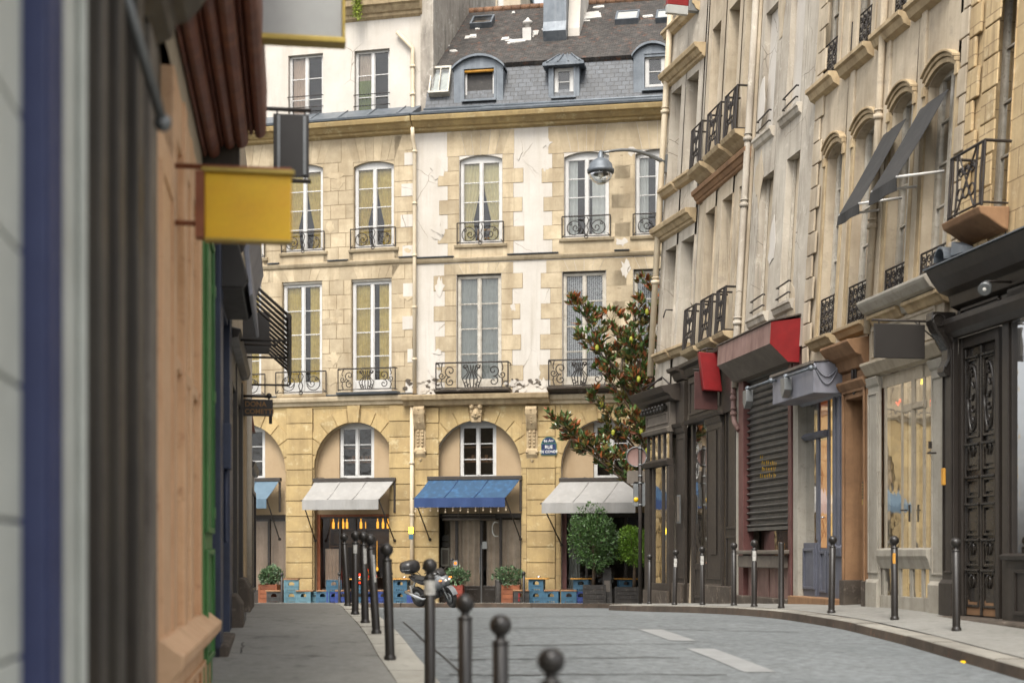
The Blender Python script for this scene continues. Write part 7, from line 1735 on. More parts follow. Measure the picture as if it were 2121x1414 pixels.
mb = MB(); a2, b2 = b_+.01, UL(165); mb.box(FL, a2, b2, gA-.3, 3.0, -.1, .0); mb.box(FL, b2-.08, b2, gA-.3, 3.0, .0, .03); link('window_frame', mb, 'paint_palegrey', LA, .01)
mb = MB(); a3, b3 = b2+.01, UL(208); mb.box(FL, a3, a3+.12, gA-.3, 3.0, -.1, -.05); mb.box(FL, b3-.22, b3, gA-.3, 3.0, -.1, .02); mb.box(FL, a3+.12, b3-.22, gA-.3, gA+.8, -.2, -.06); link('side_frame', mb, 'paint_cream', LA, .01)
mb = MB(); mb.quad(FL, a3+.12, b3-.22, gA+.8, 3.0, -.12); link('pane', mb, 'glass_shop', LA)
mb = MB(); mb.quad(FL, uA0, UL(316), gA-.1, 3.1, -1.2); link('room', mb, 'interior', LA)
mb = MB(); u_ = b3+.01; n = 0
for (xa, xb, w_) in ((212, 224, .06), (226, 246, -.02), (248, 262, .05), (264, 284, -.03), (286, 299, .04)):
    p_, q_ = UL(xa, w=max(0, w_)), UL(xb, w=max(0, w_)); mb.box(FL, p_, q_-.01, gl_(7)-.3, 3.0, -.15, w_)
    if w_ > 0: mb.prof(FL, [(gl_(7)-.3, w_), (gl_(7)-.3, w_+.05), (gl_(7)+.45, w_+.05), (gl_(7)+.5, w_)], p_-.01, q_)
link('dark_front', mb, 'paint_olive', LA, .012)
mb = MB(); p_, q_ = UL(301), UL(315); mb.box(FL, p_, q_, gl_(8)-.3, 3.0, -.1, .03); link('edge_post', mb, 'metal_greyworn', LA, .01)
mb = MB(); mb.tube([FL.pt(uY(6.5), 2.7, .02), FL.pt(uY(6.5)+.55, 2.15, .18)], .028, 8); mb.ball(FL.pt(uY(6.5)+.55, 2.15, .18), .045, 8); link('awning_arm', mb, 'sign_metal', LA)
# --- orange shop
LB = thing('orange_shop_house', lbase(10.8), 'old shop house with peeling orange wooden front and maroon overhang', 'house')
uB0_, uB1_ = UL(318), UL(419)
gB = gl_(10.8)
mb = MB(); mb.wall(FL, uA1, uB1_, 3.35, 7.8, [(uY(y_), uY(y_)+1.0, 5.2, 7.2, 0, .25) for y_ in (9.0, 11.2)], 0, .25, back=6, vb=-2.2); link('wall', mb, 'plaster_beige', LB)
for y_ in (9.0, 11.2): french_window(FL, LB, uY(y_), uY(y_)+1.0, 5.2, 7.2, .18, 4)
mb = MB(); a_, b_ = uB0_+.02, UL(349); mb.box(FL, a_, b_, gl_(9)-.3, 2.62, -.2, .03); panel(mb, FL, a_+.08, b_-.08, gl_(9)+.9, 2.4, .03, 0, .06, .015); link('plank', mb, 'paint_orange', LB, .01)
mb = MB(); mb.box(FL, a_, b_, 2.63, 3.4, -.3, -.05); link('dark_fascia', mb, 'paint_olive', LB)
mb = MB(); p_ = b_+.05; xs_ = [p_+(uB1_-p_)*t for t in (0, .07, .22, .29, .46, .53, .72, .79, .94, 1)]
for k in range(0, 9, 2): mb.box(FL, xs_[k], xs_[k+1], gB-.3, 3.3, -.12, .035 if k % 4 == 0 else .05)
mb.box(FL, xs_[1], xs_[8], 2.9, 3.3, -.1, .03); mb.box(FL, xs_[1], xs_[8], 1.3, 1.4, -.1, .03)
link('front_frame', mb, 'paint_orange', LB, .012)
mb = MB()
for k in range(1, 8, 2):
    mb.box(FL, xs_[k]+.002, xs_[k+1]-.002, gB+.9, 1.3, -.1, -.02 if k != 3 else -.06); mb.box(FL, xs_[k]+.002, xs_[k+1]-.002, 1.4, 2.9, -.1, -.02)
link('front_panels', mb, 'paint_ochre', LB, .01)
mb = MB(); mb.prof(FL, [(gB+.6, 0), (gB+.6, .07), (gB+.66, .12), (gB+.72, .17), (gB+.8, .18), (gB+.84, .12), (gB+.9, .05), (gB+.9, 0)], a_, uB1_-.02); mb.box(FL, a_, uB1_-.02, gB-.4, gB+.6, -.1, .06)
for k in range(7): u0_ = a_+.1+k*(uB1_-a_-.2)/7; panel(mb, FL, u0_, u0_+(uB1_-a_-.3)/7, gB-.1, gB+.5, .06, 0, .05, .022)
link('stall_riser', mb, 'paint_orange', LB, .012)
mb = MB(); mb.box(FL, a_, uB1_-.02, gB-.5, gB-.12, -.1, .10); link('plinth', mb, 'stone_dark', LB, .02)
mb = MB(); mb.quad(FL, a_, uB1_, gB, 3.35, -.6); link('room', mb, 'interior', LB)
# maroon boarded overhang: ribs run along the street
T = thing('overhang', FL.pt(uY(11), 3.7, 0), 'maroon brown ribbed wooden overhang above the orange shop', 'canopy')
pr = []; n = 7; we = .58; cuts = [0, .05, .16, .20, .30, .42, .47, .58]; dips = [0, -.03, .03, -.01, -.04, .03, -.02]
for k in range(n):
    w0_ = cuts[k]; dw = cuts[k+1]-w0_; v_ = 3.68+.26*w0_/we+dips[k]
    pr += [(v_+.04, w0_+.002), (v_, w0_+dw*.15), (v_-.015, w0_+dw*.5), (v_+.01, w0_+dw*.85), (v_+.04, w0_+dw*.98)]
pr += [(3.92, we), (4.3, we+.01), (4.6, we-.02), (5.4, we+.02), (5.4, 0)]
mb = MB()
prw = [(v_, w_) for v_, w_ in pr]
def ripple(a_, b_, end=False):
    pass
mb.prof(FL, prw, uY(8.3), uY(13.1)); link('boarding', mb, 'wood_maroon', T, .008)
for k in range(3):
    mb = MB(); mb.box(FL, uY(13.12)+k*.16, uY(13.12)+k*.16+.08, 3.5, 4.1, 0, .34-.04*k); link('end_batten', mb, 'paint_greycream' if k == 1 else 'paint_olive', T, .01)
# --- green door and navy shop
LC = thing('navy_shop_house', lbase(15.5), 'shop house with bright green shutter leaf and navy blue front', 'house')
uC1 = uY(18); gC = gl_(15)
mb = MB(); mb.wall(FL, uB1_, uC1, 3.4, 7.6, [(uY(y_), uY(y_)+1.0, 5.0, 7.2, 0, .25) for y_ in (14, 16.2)], 0, .25, back=6, vb=-2.2); link('wall', mb, 'plaster_grey', LC)
for y_ in (14, 16.2): french_window(FL, LC, uY(y_), uY(y_)+1.0, 5.0, 7.2, .18, 4)
mb = MB(); a_, b_ = UL(424, w=.07), UL(440, w=.07); mb.box(FL, a_, b_, gl_(13.8)-.2, 3.1, -.05, .07); panel(mb, FL, a_+.06, b_-.06, gl_(13.8)+.2, gl_(13.8)+1.2, .07); panel(mb, FL, a_+.06, b_-.06, gl_(13.8)+1.35, 2.9, .07); o_ = link('shutter_leaf', mb, 'paint_green', LC, .01)
for t in (.4, 1.5, 2.6, 3.6):
    mb = MB(); mb.box(FL, b_-.12, b_+.06, gl_(13.8)+t, gl_(13.8)+t+.1, .07, .10); mb.tube([FL.pt(b_+.03, gl_(13.8)+t-.04, .06), FL.pt(b_+.03, gl_(13.8)+t+.14, .06)], .02, 6); link('hinge', mb, 'paint_green', o_)
mb = MB(); xs_ = [UL(x_) for x_ in (441, 447, 452, 458, 464, 470)]
mb.box(FL, xs_[0], xs_[1], gC-.3, 3.3, -.1, .08); mb.box(FL, xs_[2], xs_[3], gC-.3, 3.3, -.1, .02); mb.box(FL, xs_[4], uC1-.02, gC-.3, 3.3, -.1, .07); mb.box(FL, xs_[0], uC1-.02, 2.8, 3.4, -.1, .05); mb.box(FL, xs_[1], xs_[4], gC-.3, gC+.7, -.1, -.02); link('shopfront', mb, 'paint_navy', LC, .01)
mb = MB(); mb.quad(FL, xs_[1], xs_[4], gC+.7, 2.8, -.08); link('pane', mb, 'glass_shop', LC); mb = MB(); mb.quad(FL, xs_[0], uC1, gC, 3.4, -.7); link('room', mb, 'interior', LC)
mb = MB(); mb.box(FL, xs_[0], uC1, gC-.4, gC+.12, -.1, .16); link('plinth', mb, 'stone_dark', LC, .03)
mb = MB(); mb.box(FL, xs_[1]+.1, xs_[1]+.35, gC+2.0, gC+2.5, .0, .16); mb.tube([FL.pt(xs_[1]+.2, gC+2.0, .1), FL.pt(xs_[1]+.2, gC+1.2, .1)], .03, 6); link('meter_box', mb, 'paint_navy', LC, .02)
T = thing('folded_awning', FL.pt(uY(16), 3.0, 0), 'folded black awning with a dirty grey canvas flap above the navy shop', 'awning')
mb = MB(); mb.prof(FL, [(2.85, .02), (2.85, .30), (2.95, .36), (3.3, .26), (3.55, .2), (3.55, .02)], uY(15.1), uY(17.2)); link('housing', mb, 'sign_black', T, .015)
mb = MB(); mb.prof(FL, [(2.8, .36), (2.82, .40), (3.3, .36), (3.62, .46), (3.64, .42), (3.3, .30)], uY(15.3), uY(18.3)); link('canvas', mb, 'zinc_shop', T, .01)
mb = MB(); mb.prof(FL, [(3.6, .02), (3.6, .2), (3.7, .3), (3.85, .2), (3.9, .02)], uY(14.6), uY(17)); link('roller', mb, 'paint_bluegrey', T, .01)
# --- last house of the row
LD = thing('end_house', lbase(23), 'last house of the left row, dark shop windows and a cream corner strip', 'house')
uD1_ = uY(28.2); gD = gl_(20)
mb = MB(); mb.wall(FL, uC1, uD1_, 2.7, 7.2, [(uY(y_), uY(y_)+1.0, 4.6, 6.6, 0, .25) for y_ in (19, 21.5, 24)], 0, .25, back=6, vb=-2.2); link('wall', mb, 'plaster_beige', LD)
for y_ in (19, 21.5, 24): french_window(FL, LD, uY(y_), uY(y_)+1.0, 4.6, 6.6, .18, 4)
mb = MB(); 
for (ya, yb, w_) in ((18.05, 18.4, .05), (19.0, 19.2, .03), (20.0, 20.25, .06), (21.2, 21.35, .03), (22.2, 22.5, .06)): mb.box(FL, uY(ya), uY(yb), gl_(yb)-.4, 2.7, -.1, w_)
mb.box(FL, uY(18.4), uY(22.2), gD-.4, gD+.6, -.1, .0); mb.box(FL, uY(18.05), uY(22.5), 2.3, 2.75, -.1, .04); mb.prof(FL, [(2.75, 0), (2.78, .14), (2.88, .18), (2.92, .0)], uY(18.05), uY(22.5)); link('shopfront', mb, 'paint_black', LD, .01)
mb = MB(); mb.quad(FL, uY(18.4), uY(22.2), gD+.6, 2.3, -.06); link('pane', mb, 'glass_shop', LD); mb = MB(); mb.quad(FL, uY(18), uY(22.5), gD, 2.7, -.8); link('room', mb, 'interior', LD)
mb = MB(); mb.box(FL, uY(22.55), uY(28.19), gl_(26)-.5, 2.7, -.3, .02); mb.box(FL, uY(22.7), uY(23.6), gl_(23)-.4, 3.5, .02, .08); link('corner_strip', mb, 'plaster_tan', LD, .01)
mb = MB(); mb.box(FL, uY(24.6), uY(27.6), gl_(26)-.4, 1.5, .021, .10); panel(mb, FL, uY(24.8), uY(27.4), gl_(26)+.2, 1.2, .10, 0, .08, .04); mb.prof(FL, [(1.5, 0), (1.52, .16), (1.62, .2), (1.66, 0)], uY(24.5), uY(27.7)); link('case', mb, 'paint_black', LD, .01)
for (ya, yb, h) in ((17.9, 18.6, .42), (21.0, 22.4, .5), (22.6, 23.4, .36)):
    mb = MB(); mb.prof(FL, [(gl_(ya)-.3, 0), (gl_(ya)-.3, .22), (gl_(ya)+h*.7, .2), (gl_(ya)+h, .12), (gl_(ya)+h, 0)], uY(ya), uY(yb)); link('plinth', mb, 'stone_dark', LD, .03)
mb = MB(); mb.tube([FL.pt(uY(23.8), gl_(23)-.1, .1), FL.pt(uY(23.8), 3.6, .1)], .06, 8); link('downpipe', mb, 'plaster_grey', LD)
mb = MB(); mb.prof(FL, [(2.1, .02), (2.1, .2), (3.1, .05), (3.1, .02)], uY(24.0), uY(24.4)); single('rolled_blind', mb, 'wood_maroon', FL.pt(uY(24.2), 2.1, .02), 'narrow maroon rolled blind on the last house of the left row', 'blind')
# --- signs and canopies hung over the left pavement
def lsign(Y, xa, xb, ya, yb, name, label, mname, frame=None, arm_lo=False, th=.04):
    u = uY(Y); s = FPX/Y; p = FL.pt(u, 0, 0); xw = proj(p)[0]
    def wv(x, y):
        # intersect with the plane u = const
        d = Vector(((x-1060.5)/FPX, 1, (1150-y)/FPX)); o = FL.pt(u, 0, 0)-Vector((0, 0, CZ)); t = o.dot(FL.U)/d.dot(FL.U); q = d*t-o
        return q.dot(FL.W), q.z
    w0_, v1_ = wv(xa, ya); w1_, v0_ = wv(xb, yb)
    T = thing(name, FL.pt(u, v1_, 0), label, 'sign')
    mb = MB(); mb.box(FL, u-th/2, u+th/2, v0_, v1_, w0_, w1_); link('board', mb, mname, T, .006)
    return T, u, w0_, w1_, v0_, v1_
T, u, w0_, w1_, v0_, v1_ = lsign(9.6, 424, 604, 358, 500, 'hanging_sign', 'bright yellow rectangular sign hung out over the left pavement', 'sign_yellow')
mb = MB(); mb.box(FL, u-.05, u+.05, v1_+.001, v1_+.03, w0_-.02, w1_+.02); mb.box(FL, u-.05, u+.05, v0_-.02, v0_-.001, w0_, w1_); link('frame', mb, 'sign_brass', T, .004)
mb = MB(); mb.tube([FL.pt(u, v1_+.04, 0), FL.pt(u, v1_+.04, w1_)], .018, 6); mb.box(FL, u-.06, u+.06, v0_, v1_, w0_-.06, w0_-.002); mb.tube([FL.pt(u, v0_+.1, 0), FL.pt(u, v0_+.1, w0_)], .018, 6); link('bracket', mb, 'planter_wood', T)
T, u, w0_, w1_, v0_, v1_ = lsign(11.2, 530, 708, -60, 84, 'hanging_sign', 'frosted white box sign with brass edge at the top of the left row', 'sign_white', th=.12)
mb = MB(); mb.box(FL, u-.08, u+.08, v0_-.045, v0_-.001, w0_-.02, w1_+.03); mb.box(FL, u-.08, u+.08, v0_-.001, v1_, w1_+.001, w1_+.025); mb.box(FL, u-.08, u+.08, v1_+.001, v1_+.04, w0_, w1_); link('frame', mb, 'sign_brass', T, .006)
mb = MB(); mb.tube([FL.pt(u, v1_+.1, 0), FL.pt(u, v1_+.1, w1_)], .03, 6); link('bracket', mb, 'iron', T)
T, u, w0_, w1_, v0_, v1_ = lsign(14.4, 566, 640, 236, 368, 'hanging_sign', 'upright black banner sign with two grey bars, on an iron bracket', 'sign_black')
mb = MB()
for v_ in (v1_+.05, v0_-.04): mb.tube([FL.pt(u, v_, 0), FL.pt(u, v_, w1_+.02)], .022, 8)
for w_ in (w0_+.04, w1_-.04):
    mb.tube([FL.pt(u, v1_+.05, w_), FL.pt(u, v1_-.02, w_)], .01, 5); mb.tube([FL.pt(u, v0_-.04, w_), FL.pt(u, v0_+.02, w_)], .01, 5)
link('bracket', mb, 'iron', T)
for w_ in (w0_+.04, w1_-.06):
    mb = MB(); mb.box(FL, u-.035, u-.022, v0_+.02, v1_-.02, w_, w_+.03); link('grey_bar', mb, 'sign_metal', T)
# slatted canopy: rafters from the wall to a front bar
T = thing('slatted_canopy', FL.pt(uY(21), 3.2, 0), 'dark slatted canopy frame sloping out over the left pavement', 'canopy')
for k in range(13):
    Y = 18.2+k*.46; mb = MB(); mb.tube([FL.pt(uY(Y), 3.72, .06), FL.pt(uY(Y), 3.08, .78)], .022, 5); link('slat', mb, 'iron', T)
mb = MB(); mb.tube([FL.pt(uY(18.1), 3.07, .78), FL.pt(uY(24), 3.07, .78)], .035, 6); mb.box(FL, uY(18.1), uY(24), 2.9, 3.05, .77, .80); link('front_bar', mb, 'iron', T)
for (Y, v_, w_) in ((18.6, 2.82, .76), (20.2, 3.0, .6), (21.5, 3.0, .74), (23.8, 2.86, .78)): mb = MB(); mb.tube([FL.pt(uY(Y), v_, .0), FL.pt(uY(Y), v_, w_), FL.pt(uY(Y), 3.07, w_+.02)], .018, 5); link('stay', mb, 'iron', T)
mb = MB(); mb.poly(off(FL, 0), [(uY(20.4), 2.9), (uY(20.44), 2.9), (uY(20.44), 3.5), (uY(20.4), 3.5)], .12, .5); link('side_board', mb, 'sign_black', T)
# lettered iron sign
T, u, w0_, w1_, v0_, v1_ = lsign(22.6, 487, 565, 826, 862, 'hanging_sign', 'small dark iron shop sign reading DONA COMETTI in bronze letters', 'paint_black')
mb = MB(); mb.tube([FL.pt(u, v1_+.05, 0), FL.pt(u, v1_+.05, w1_-.02)], .022, 6); mb.ball(FL.pt(u, v1_+.06, w1_-.06), .045, 8)
mb.tube([FL.pt(u, v1_+.05, w1_-.06), FL.pt(u, v1_-.02, w1_-.06)], .014, 5); link('bracket', mb, 'iron', T)
mb = MB(); mb.poly(FL, [(u-.02, v0_), (u+.02, v0_), (u, v0_-.12)], w1_-.06, w1_-.01); link('finial', mb, 'iron', T)
hh = v1_-v0_; wl = w0_+ (507-487)/(565-487)*(w1_-w0_)
text('lettering', 'DONA', 'letter_bronze', T, FL.pt(u-.023, v0_+hh*.70, wl), FL.W, (0, 0, 1), hh*.42, .003, align='LEFT', bold=.002)
text('lettering', 'COMETTI', 'letter_bronze', T, FL.pt(u-.023, v0_+hh*.26, wl), FL.W, (0, 0, 1), hh*.40, .003, align='LEFT', bold=.002)
# ================================================================== street furniture
def G(x, y): return Vector((x, y, zg(x, y)))
def bollard_proto(h=1.2, r=.05, label='', group=None, name='bollard'):
    t = thing(name, (0, 0, 0), label, 'bollard', group); br = r*1.35
    mb = MB(); mb.lathe((0, 0, 0), [(r*1.25, -.05), (r*1.25, .03), (r*1.02, .045), (r, .06), (r*.98, h-2.75*br), (r*.9, h-2.7*br)], 20); link('shaft', mb, 'bollard_paint', t)
    mb = MB(); mb.lathe((0, 0, 0), [(r*.9, h-2.72*br), (r*1.08, h-2.68*br), (r*1.08, h-2.5*br), (r*.62, h-2.3*br), (r*.55, h-2.05*br), (r*.7, h-1.9*br)], 20); link('collar', mb, 'bollard_paint', t)
    mb = MB(); mb.lathe((0, 0, h-br), [(max(1e-4, br*math.sin(math.pi*k/14)), -br*math.cos(math.pi*k/14)) for k in range(15)], 22); link('ball', mb, 'bollard_paint', t)
    return t
bp = bollard_proto(1.2, .05, '', 'ball topped bollards along the left kerb')
left = [(.19, 6.9, 0, 0, 'nearest ball topped bollard, only its ball above the bottom edge'), (-.07, 8.7, 0, 0, 'second nearest ball topped bollard in the road foreground'), (-.33, 10.0, 0, 0, 'third nearest ball topped bollard, right of the one with a pale band'), (-.745, 12.9, 0, 0, 'bollard with a blurred pale sticker band, standing before the motorcycle'),
        (-1.26, 14.7, .0, -.03, 'bollard with upright shaft, rightmost of the clump of five'), (-1.63, 17.1, 0, -.065, 'bollard leaning left with a thin white scratch, second from right in the clump of five'), (-1.92, 18.6, 0, -.02, 'middle bollard of the clump of five, with a torn white patch'), (-2.25, 20.4, 0, 0.005, 'bollard with a square white sticker under its ball, in the clump of five'), (-2.70, 23.4, 0, -.055, 'farthest and leftmost bollard of the clump of five, leaning left')]
def sticker(par, z0, z1, a0, a1, r=.0515, mname='sticker'):
    mb = MB(); n = 6
    base = root_loc(par)
    for k in range(n):
        p, q = a0+(a1-a0)*k/n, a0+(a1-a0)*(k+1)/n
        mb.face([base+Vector((r*math.cos(p), r*math.sin(p), z0)), base+Vector((r*math.cos(q), r*math.sin(q), z0)), base+Vector((r*math.cos(q), r*math.sin(q), z1)), base+Vector((r*math.cos(p), r*math.sin(p), z1))], None, 0, .5, True)
    link('sticker', mb, mname, par)
st = {3: (.87, 1.0, -math.pi, 0), 5: (.62, .95, -1.2, -.6), 6: (.78, .98, -1.5, -.7), 7: (.88, 1.0, -2.1, -1.0)}
for k, (X_, Y_, tx, ty, lb) in enumerate(left):
    b = bp if k == 0 else dup(bp, (0, 0, 0)); b.location = G(X_, Y_); b.rotation_euler = (tx, ty, 0); b['label'] = lb
    if k in st: sticker(b, *st[k])
right = [(1981, 18.3, 'bollard at the right pavement standing before the carved black door'), (1853, 20.3, 'bollard with a yellow sticker in front of the cream shopfront'), (1722, 22.1, 'bollard in front of the blue-grey shop with the orange door'),
         (1562, 25.4, 'bollard with a white sticker, left of the headless post'), (1520, 27.0, 'bollard before the dark door left of the rolling shutter'), (1455, 29.0, 'bollard with a pale sticker before the lamp column window'), (1397, 30.7, 'bollard with a large white sticker before the corner shop'), (1345, 34.2, 'farthest right bollard, beside the sign pole at the corner')]
for k, (x_, Y_, lb) in enumerate(right):
    b = dup(bp, (0, 0, 0), 0, lb, 'ball topped bollards along the right kerb'); X_ = (x_-1060.5)/FPX*Y_; b.location = G(X_, Y_); b.rotation_euler = (0, random.uniform(-.01, .025), 0)
    if k in (3, 5, 6): sticker(b, .82, 1.0, -2.4, -1.0)
    if k == 1: sticker(b, .8, .95, -2.3, -1.5, mname='table_wood')
X_ = (1618-1060.5)/FPX*24.2; t = thing('post', G(X_, 24.2), 'plain dark post without a ball, before the shuttered shop', 'post')
mb = MB(); p = G(X_, 24.2); mb.lathe(p, [(.06, -.05), (.06, .03), (.05, .05), (.05, 1.1), (.046, 1.12), (.001, 1.125)], 18); link('shaft', mb, 'bollard_paint', t)
# small bollards on the far pavement
sp = bollard_proto(.95, .042, '', 'small bollards on the far pavement')
def far_pt(x_, w_, F=None):
    F = F or (FRr if x_ > 860 else FRl); u = F.px(x_, 1240, w_)[0]; p = F.pt(u, 0, w_); return Vector((p.x, p.y, zg(p.x, p.y)))
for k, (x_, w_, lb) in enumerate(((584, 1.5, 'small bollard beside the orange planter on the far left'), (703, 1.5, 'small bollard before the wine bar window'), (810, 1.5, 'small bollard at the right end of the wine bar'), (1085, 1.5, 'small bollard right of the orange planter by the dark door'))):
    b = sp if k == 0 else dup(sp, (0, 0, 0)); b.location = far_pt(x_, w_); b['label'] = lb
p = far_pt(1033, .6); t = thing('bin', p, 'thick dark cylinder standing left of the orange planter', 'bin'); mb = MB(); mb.lathe(p, [(.11, 0), (.115, .02), (.115, .7), (.105, .72), (.09, .72), (.088, .6)], 18); link('drum', mb, 'planter_black', t)
mb = MB(); mb.tube([p+Vector((.12*math.cos(k*.3927), .12*math.sin(k*.3927), .66)) for k in range(17)], .008, 5); link('rim', mb, 'iron', t)
# ---- beer crates used as stools and tables
def crate_mesh(name, mname):
    mb = MB(); w, d, h = .44, .34, .36
    class S:                # side frame
        def __init__(s, ang, hw, hd): s.c, s.s, s.hw, s.hd = math.cos(ang), math.sin(ang), hw, hd
        def pt(s, u, v, w_=0):
            x, y = u, -(s.hd+w_); return Vector((x*s.c-y*s.s, x*s.s+y*s.c, v))
    for ang, L, D in ((0, w, d), (math.pi/2, d, w), (math.pi, w, d), (-math.pi/2, d, w)):
        F = S(ang, L/2, D/2); a = L/2
        ops = [(-a*.42, a*.42, h*.54, h*.86, .05)]+[(-a*.55+i*a*.3, -a*.55+i*a*.3+.035, h*.08, h*.2) for i in range(4)]
        mb.wall(F, -a, a, 0, h, ops, 0, .02, seg=3)
        for v in (0, .44, .92): mb.box(F, -a-.004, a+.004, h*v, h*v+.022, .0, .012)
        for uu in (-a, a-.03): mb.box(F, uu, uu+.03, 0, h, .0, .01)
        mb.quad(F, -a, a, 0, h, -.025)if False else None
    mb.face([(-w/2, -d/2, .03), (w/2, -d/2, .03), (w/2, d/2, .03), (-w/2, d/2, .03)])
    return mb
protoC = {}
def crate(x_, w_, z_, mname, label, rz=0, group='beer crates outside the cafés'):
    p = far_pt(x_, w_)+Vector((0, 0, z_))
    if mname not in protoC:
        o = tag(link('crate', crate_mesh('crate', mname), mname, None, .0, (0, 0, 0)), label, 'crate', group); protoC[mname] = o
    else: o = protoC[mname].copy(); COL.objects.link(o); o['label'] = label
    o.location = p; o.rotation_euler.z = rz; return o
def seat(x_, w_, z_, label, mname='seat_tan', sx=.48, sy=.38, th=.045, nm='seat_board', cat='seat', rz=0):
    p = far_pt(x_, w_)+Vector((0, 0, z_)); mb = MB(); mb.box(AX, -sx/2, sx/2, 0, th, -sy/2, sy/2)
    mb.v = [v+p for v in mb.v] if rz == 0 else [Matrix.Rotation(rz, 3, 'Z') @ v+p for v in mb.v]
    return single(nm, mb, mname, p, label, cat, bevel=.015)
a_ = -.18
crate(604, .8, 0, 'crate_pale', 'pale blue crate at the bottom of the leftmost stack', .1); crate(604, .8, .365, 'crate_pale', 'pale blue crate on top of the leftmost stack', .1); seat(604, .8, .73, 'tan board lying on the leftmost pair of stacked crates')
crate(632, .75, 0, 'crate_pale', 'pale blue crate used as a stool right of the leftmost stack', -.15); seat(632, .75, .365, 'warm brown seat on the pale crate beside the yellow pier', 'seat_tan', .54, .42)
crate(653, .55, 0, 'crate_pale', 'pale blue crate half behind the low stool by the yellow pier', -.3)
crate(568, .8, 0, 'crate_dark', 'dark crate stool left of the far left small bollard', .1); seat(568, .8, .365, 'grey seat on the dark crate beside the far left planter', 'seat_tan', .5, .4)
crate(673, .8, 0, 'crate_blue', 'blue crate stool at the wine bar left frame', -.3); seat(673, .8, .365, 'brown seat on the blue crate at the wine bar left frame')
crate(691, .75, 0, 'crate_royal', 'royal blue crate at the bottom of the stack before the wine bar', .2); crate(691, .75, .365, 'crate_blue', 'blue crate on top of the stack before the wine bar', .2)
crate(711, .85, 0, 'crate_royal', 'royal blue crate stool right of the stack before the wine bar', 0); seat(711, .85, .365, 'pale seat on the royal blue crate before the wine bar', 'seat_tan')
crate(745, .8, 0, 'crate_blue', 'blue crate at the bottom of the stack hidden behind the bollard clump', .1); crate(745, .8, .365, 'crate_blue', 'blue crate on top of the stack hidden behind the bollard clump', .1); seat(745, .8, .73, 'orange wood table top over the crates behind the bollard clump', 'table_wood', .7, .5, .03, 'table_top', 'table')
crate(770, .8, 0, 'crate_royal', 'royal blue crate stool seen between two bollards', -.2); seat(770, .8, .365, 'pale seat on the royal crate seen between two bollards')
crate(792, .85, 0, 'crate_royal', 'royal blue crate stool left of the rightmost clump bollard', .3); seat(792, .85, .365, 'pale seat on the royal crate left of the rightmost clump bollard')
crate(832, .7, 0, 'crate_blue', 'blue crate under the table left of the motorcycle', -.25); crate(832, .7, .365, 'crate_blue', 'upper blue crate under the table left of the motorcycle', -.25); seat(834, .7, .73, 'orange wood table top left of the motorcycle', 'table_wood', .72, .5, .03, 'table_top', 'table', -.2)
crate(860, .95, 0, 'crate_royal', 'royal blue crate stool tucked behind the motorcycle', -.1); seat(860, .95, .365, 'grey seat on the royal crate tucked behind the motorcycle')
crate(1079, .9, 0, 'crate_dark', 'dark crate stool with red label, before the yellow pier', .1); seat(1079, .9, .365, 'dark seat on the dark crate before the yellow pier', 'seat_tan', .5, .4)
mb = MB(); p = far_pt(1072, 1.085); mb.box(AX, -.07, .07, .06, .3, .0, .01); mb.v = [v+p for v in mb.v]; single('red_label', mb, 'paint_red', p, 'red label on the front of the dark crate stool', 'label')
crate(1112, .7, 0, 'crate_blue', 'blue crate under the table on the yellow pier side', -.2); crate(1112, .7, .365, 'crate_blue', 'upper blue crate under the table on the yellow pier side', -.2); seat(1112, .7, .73, 'orange wood table top in front of the street plaque pier', 'table_wood', .72, .5, .03, 'table_top', 'table', -.18)
crate(1143, .8, 0, 'crate_blue', 'blue crate stool right of the table at the plaque pier', -.2); seat(1143, .8, .365, 'tan seat on the blue crate right of the plaque pier table')
crate(1178, .8, 0, 'crate_blue', 'blue crate stool left of the bay tree stack', .0); seat(1178, .8, .365, 'tan seat on the blue crate left of the bay tree')
crate(1205, .7, 0, 'crate_royal', 'royal blue crate behind the black planter of the bay tree', -.2); crate(1205, .7, .365, 'crate_blue', 'blue crate on the royal one behind the bay tree', -.2); seat(1205, .7, .73, 'orange wood table top behind the dark bay tree', 'table_wood', .7, .5, .03, 'table_top', 'table')
crate(1296, .6, 0, 'crate_royal', 'royal blue crate between the two planters', .1); crate(1296, .6, .365, 'crate_blue', 'blue crate stacked between the two planters', .1); seat(1296, .6, .73, 'orange wood table top behind the brighter bay tree', 'table_wood', .7, .5, .03, 'table_top', 'table')
for (x_, w_, lb) in ((838, .7, 'small steel ashtray on the table left of the motorcycle'), (1116, .7, 'small steel ashtray on the table before the plaque pier'), (745, .8, 'small steel cup on the table behind the bollards')):
    p = far_pt(x_, w_)+Vector((0, 0, .76)); mb = MB(); mb.lathe(p, [(.05, 0), (.06, .06), (.055, .06), (.045, .01)], 12); single('ashtray', mb, 'chrome', p, lb, 'ashtray')
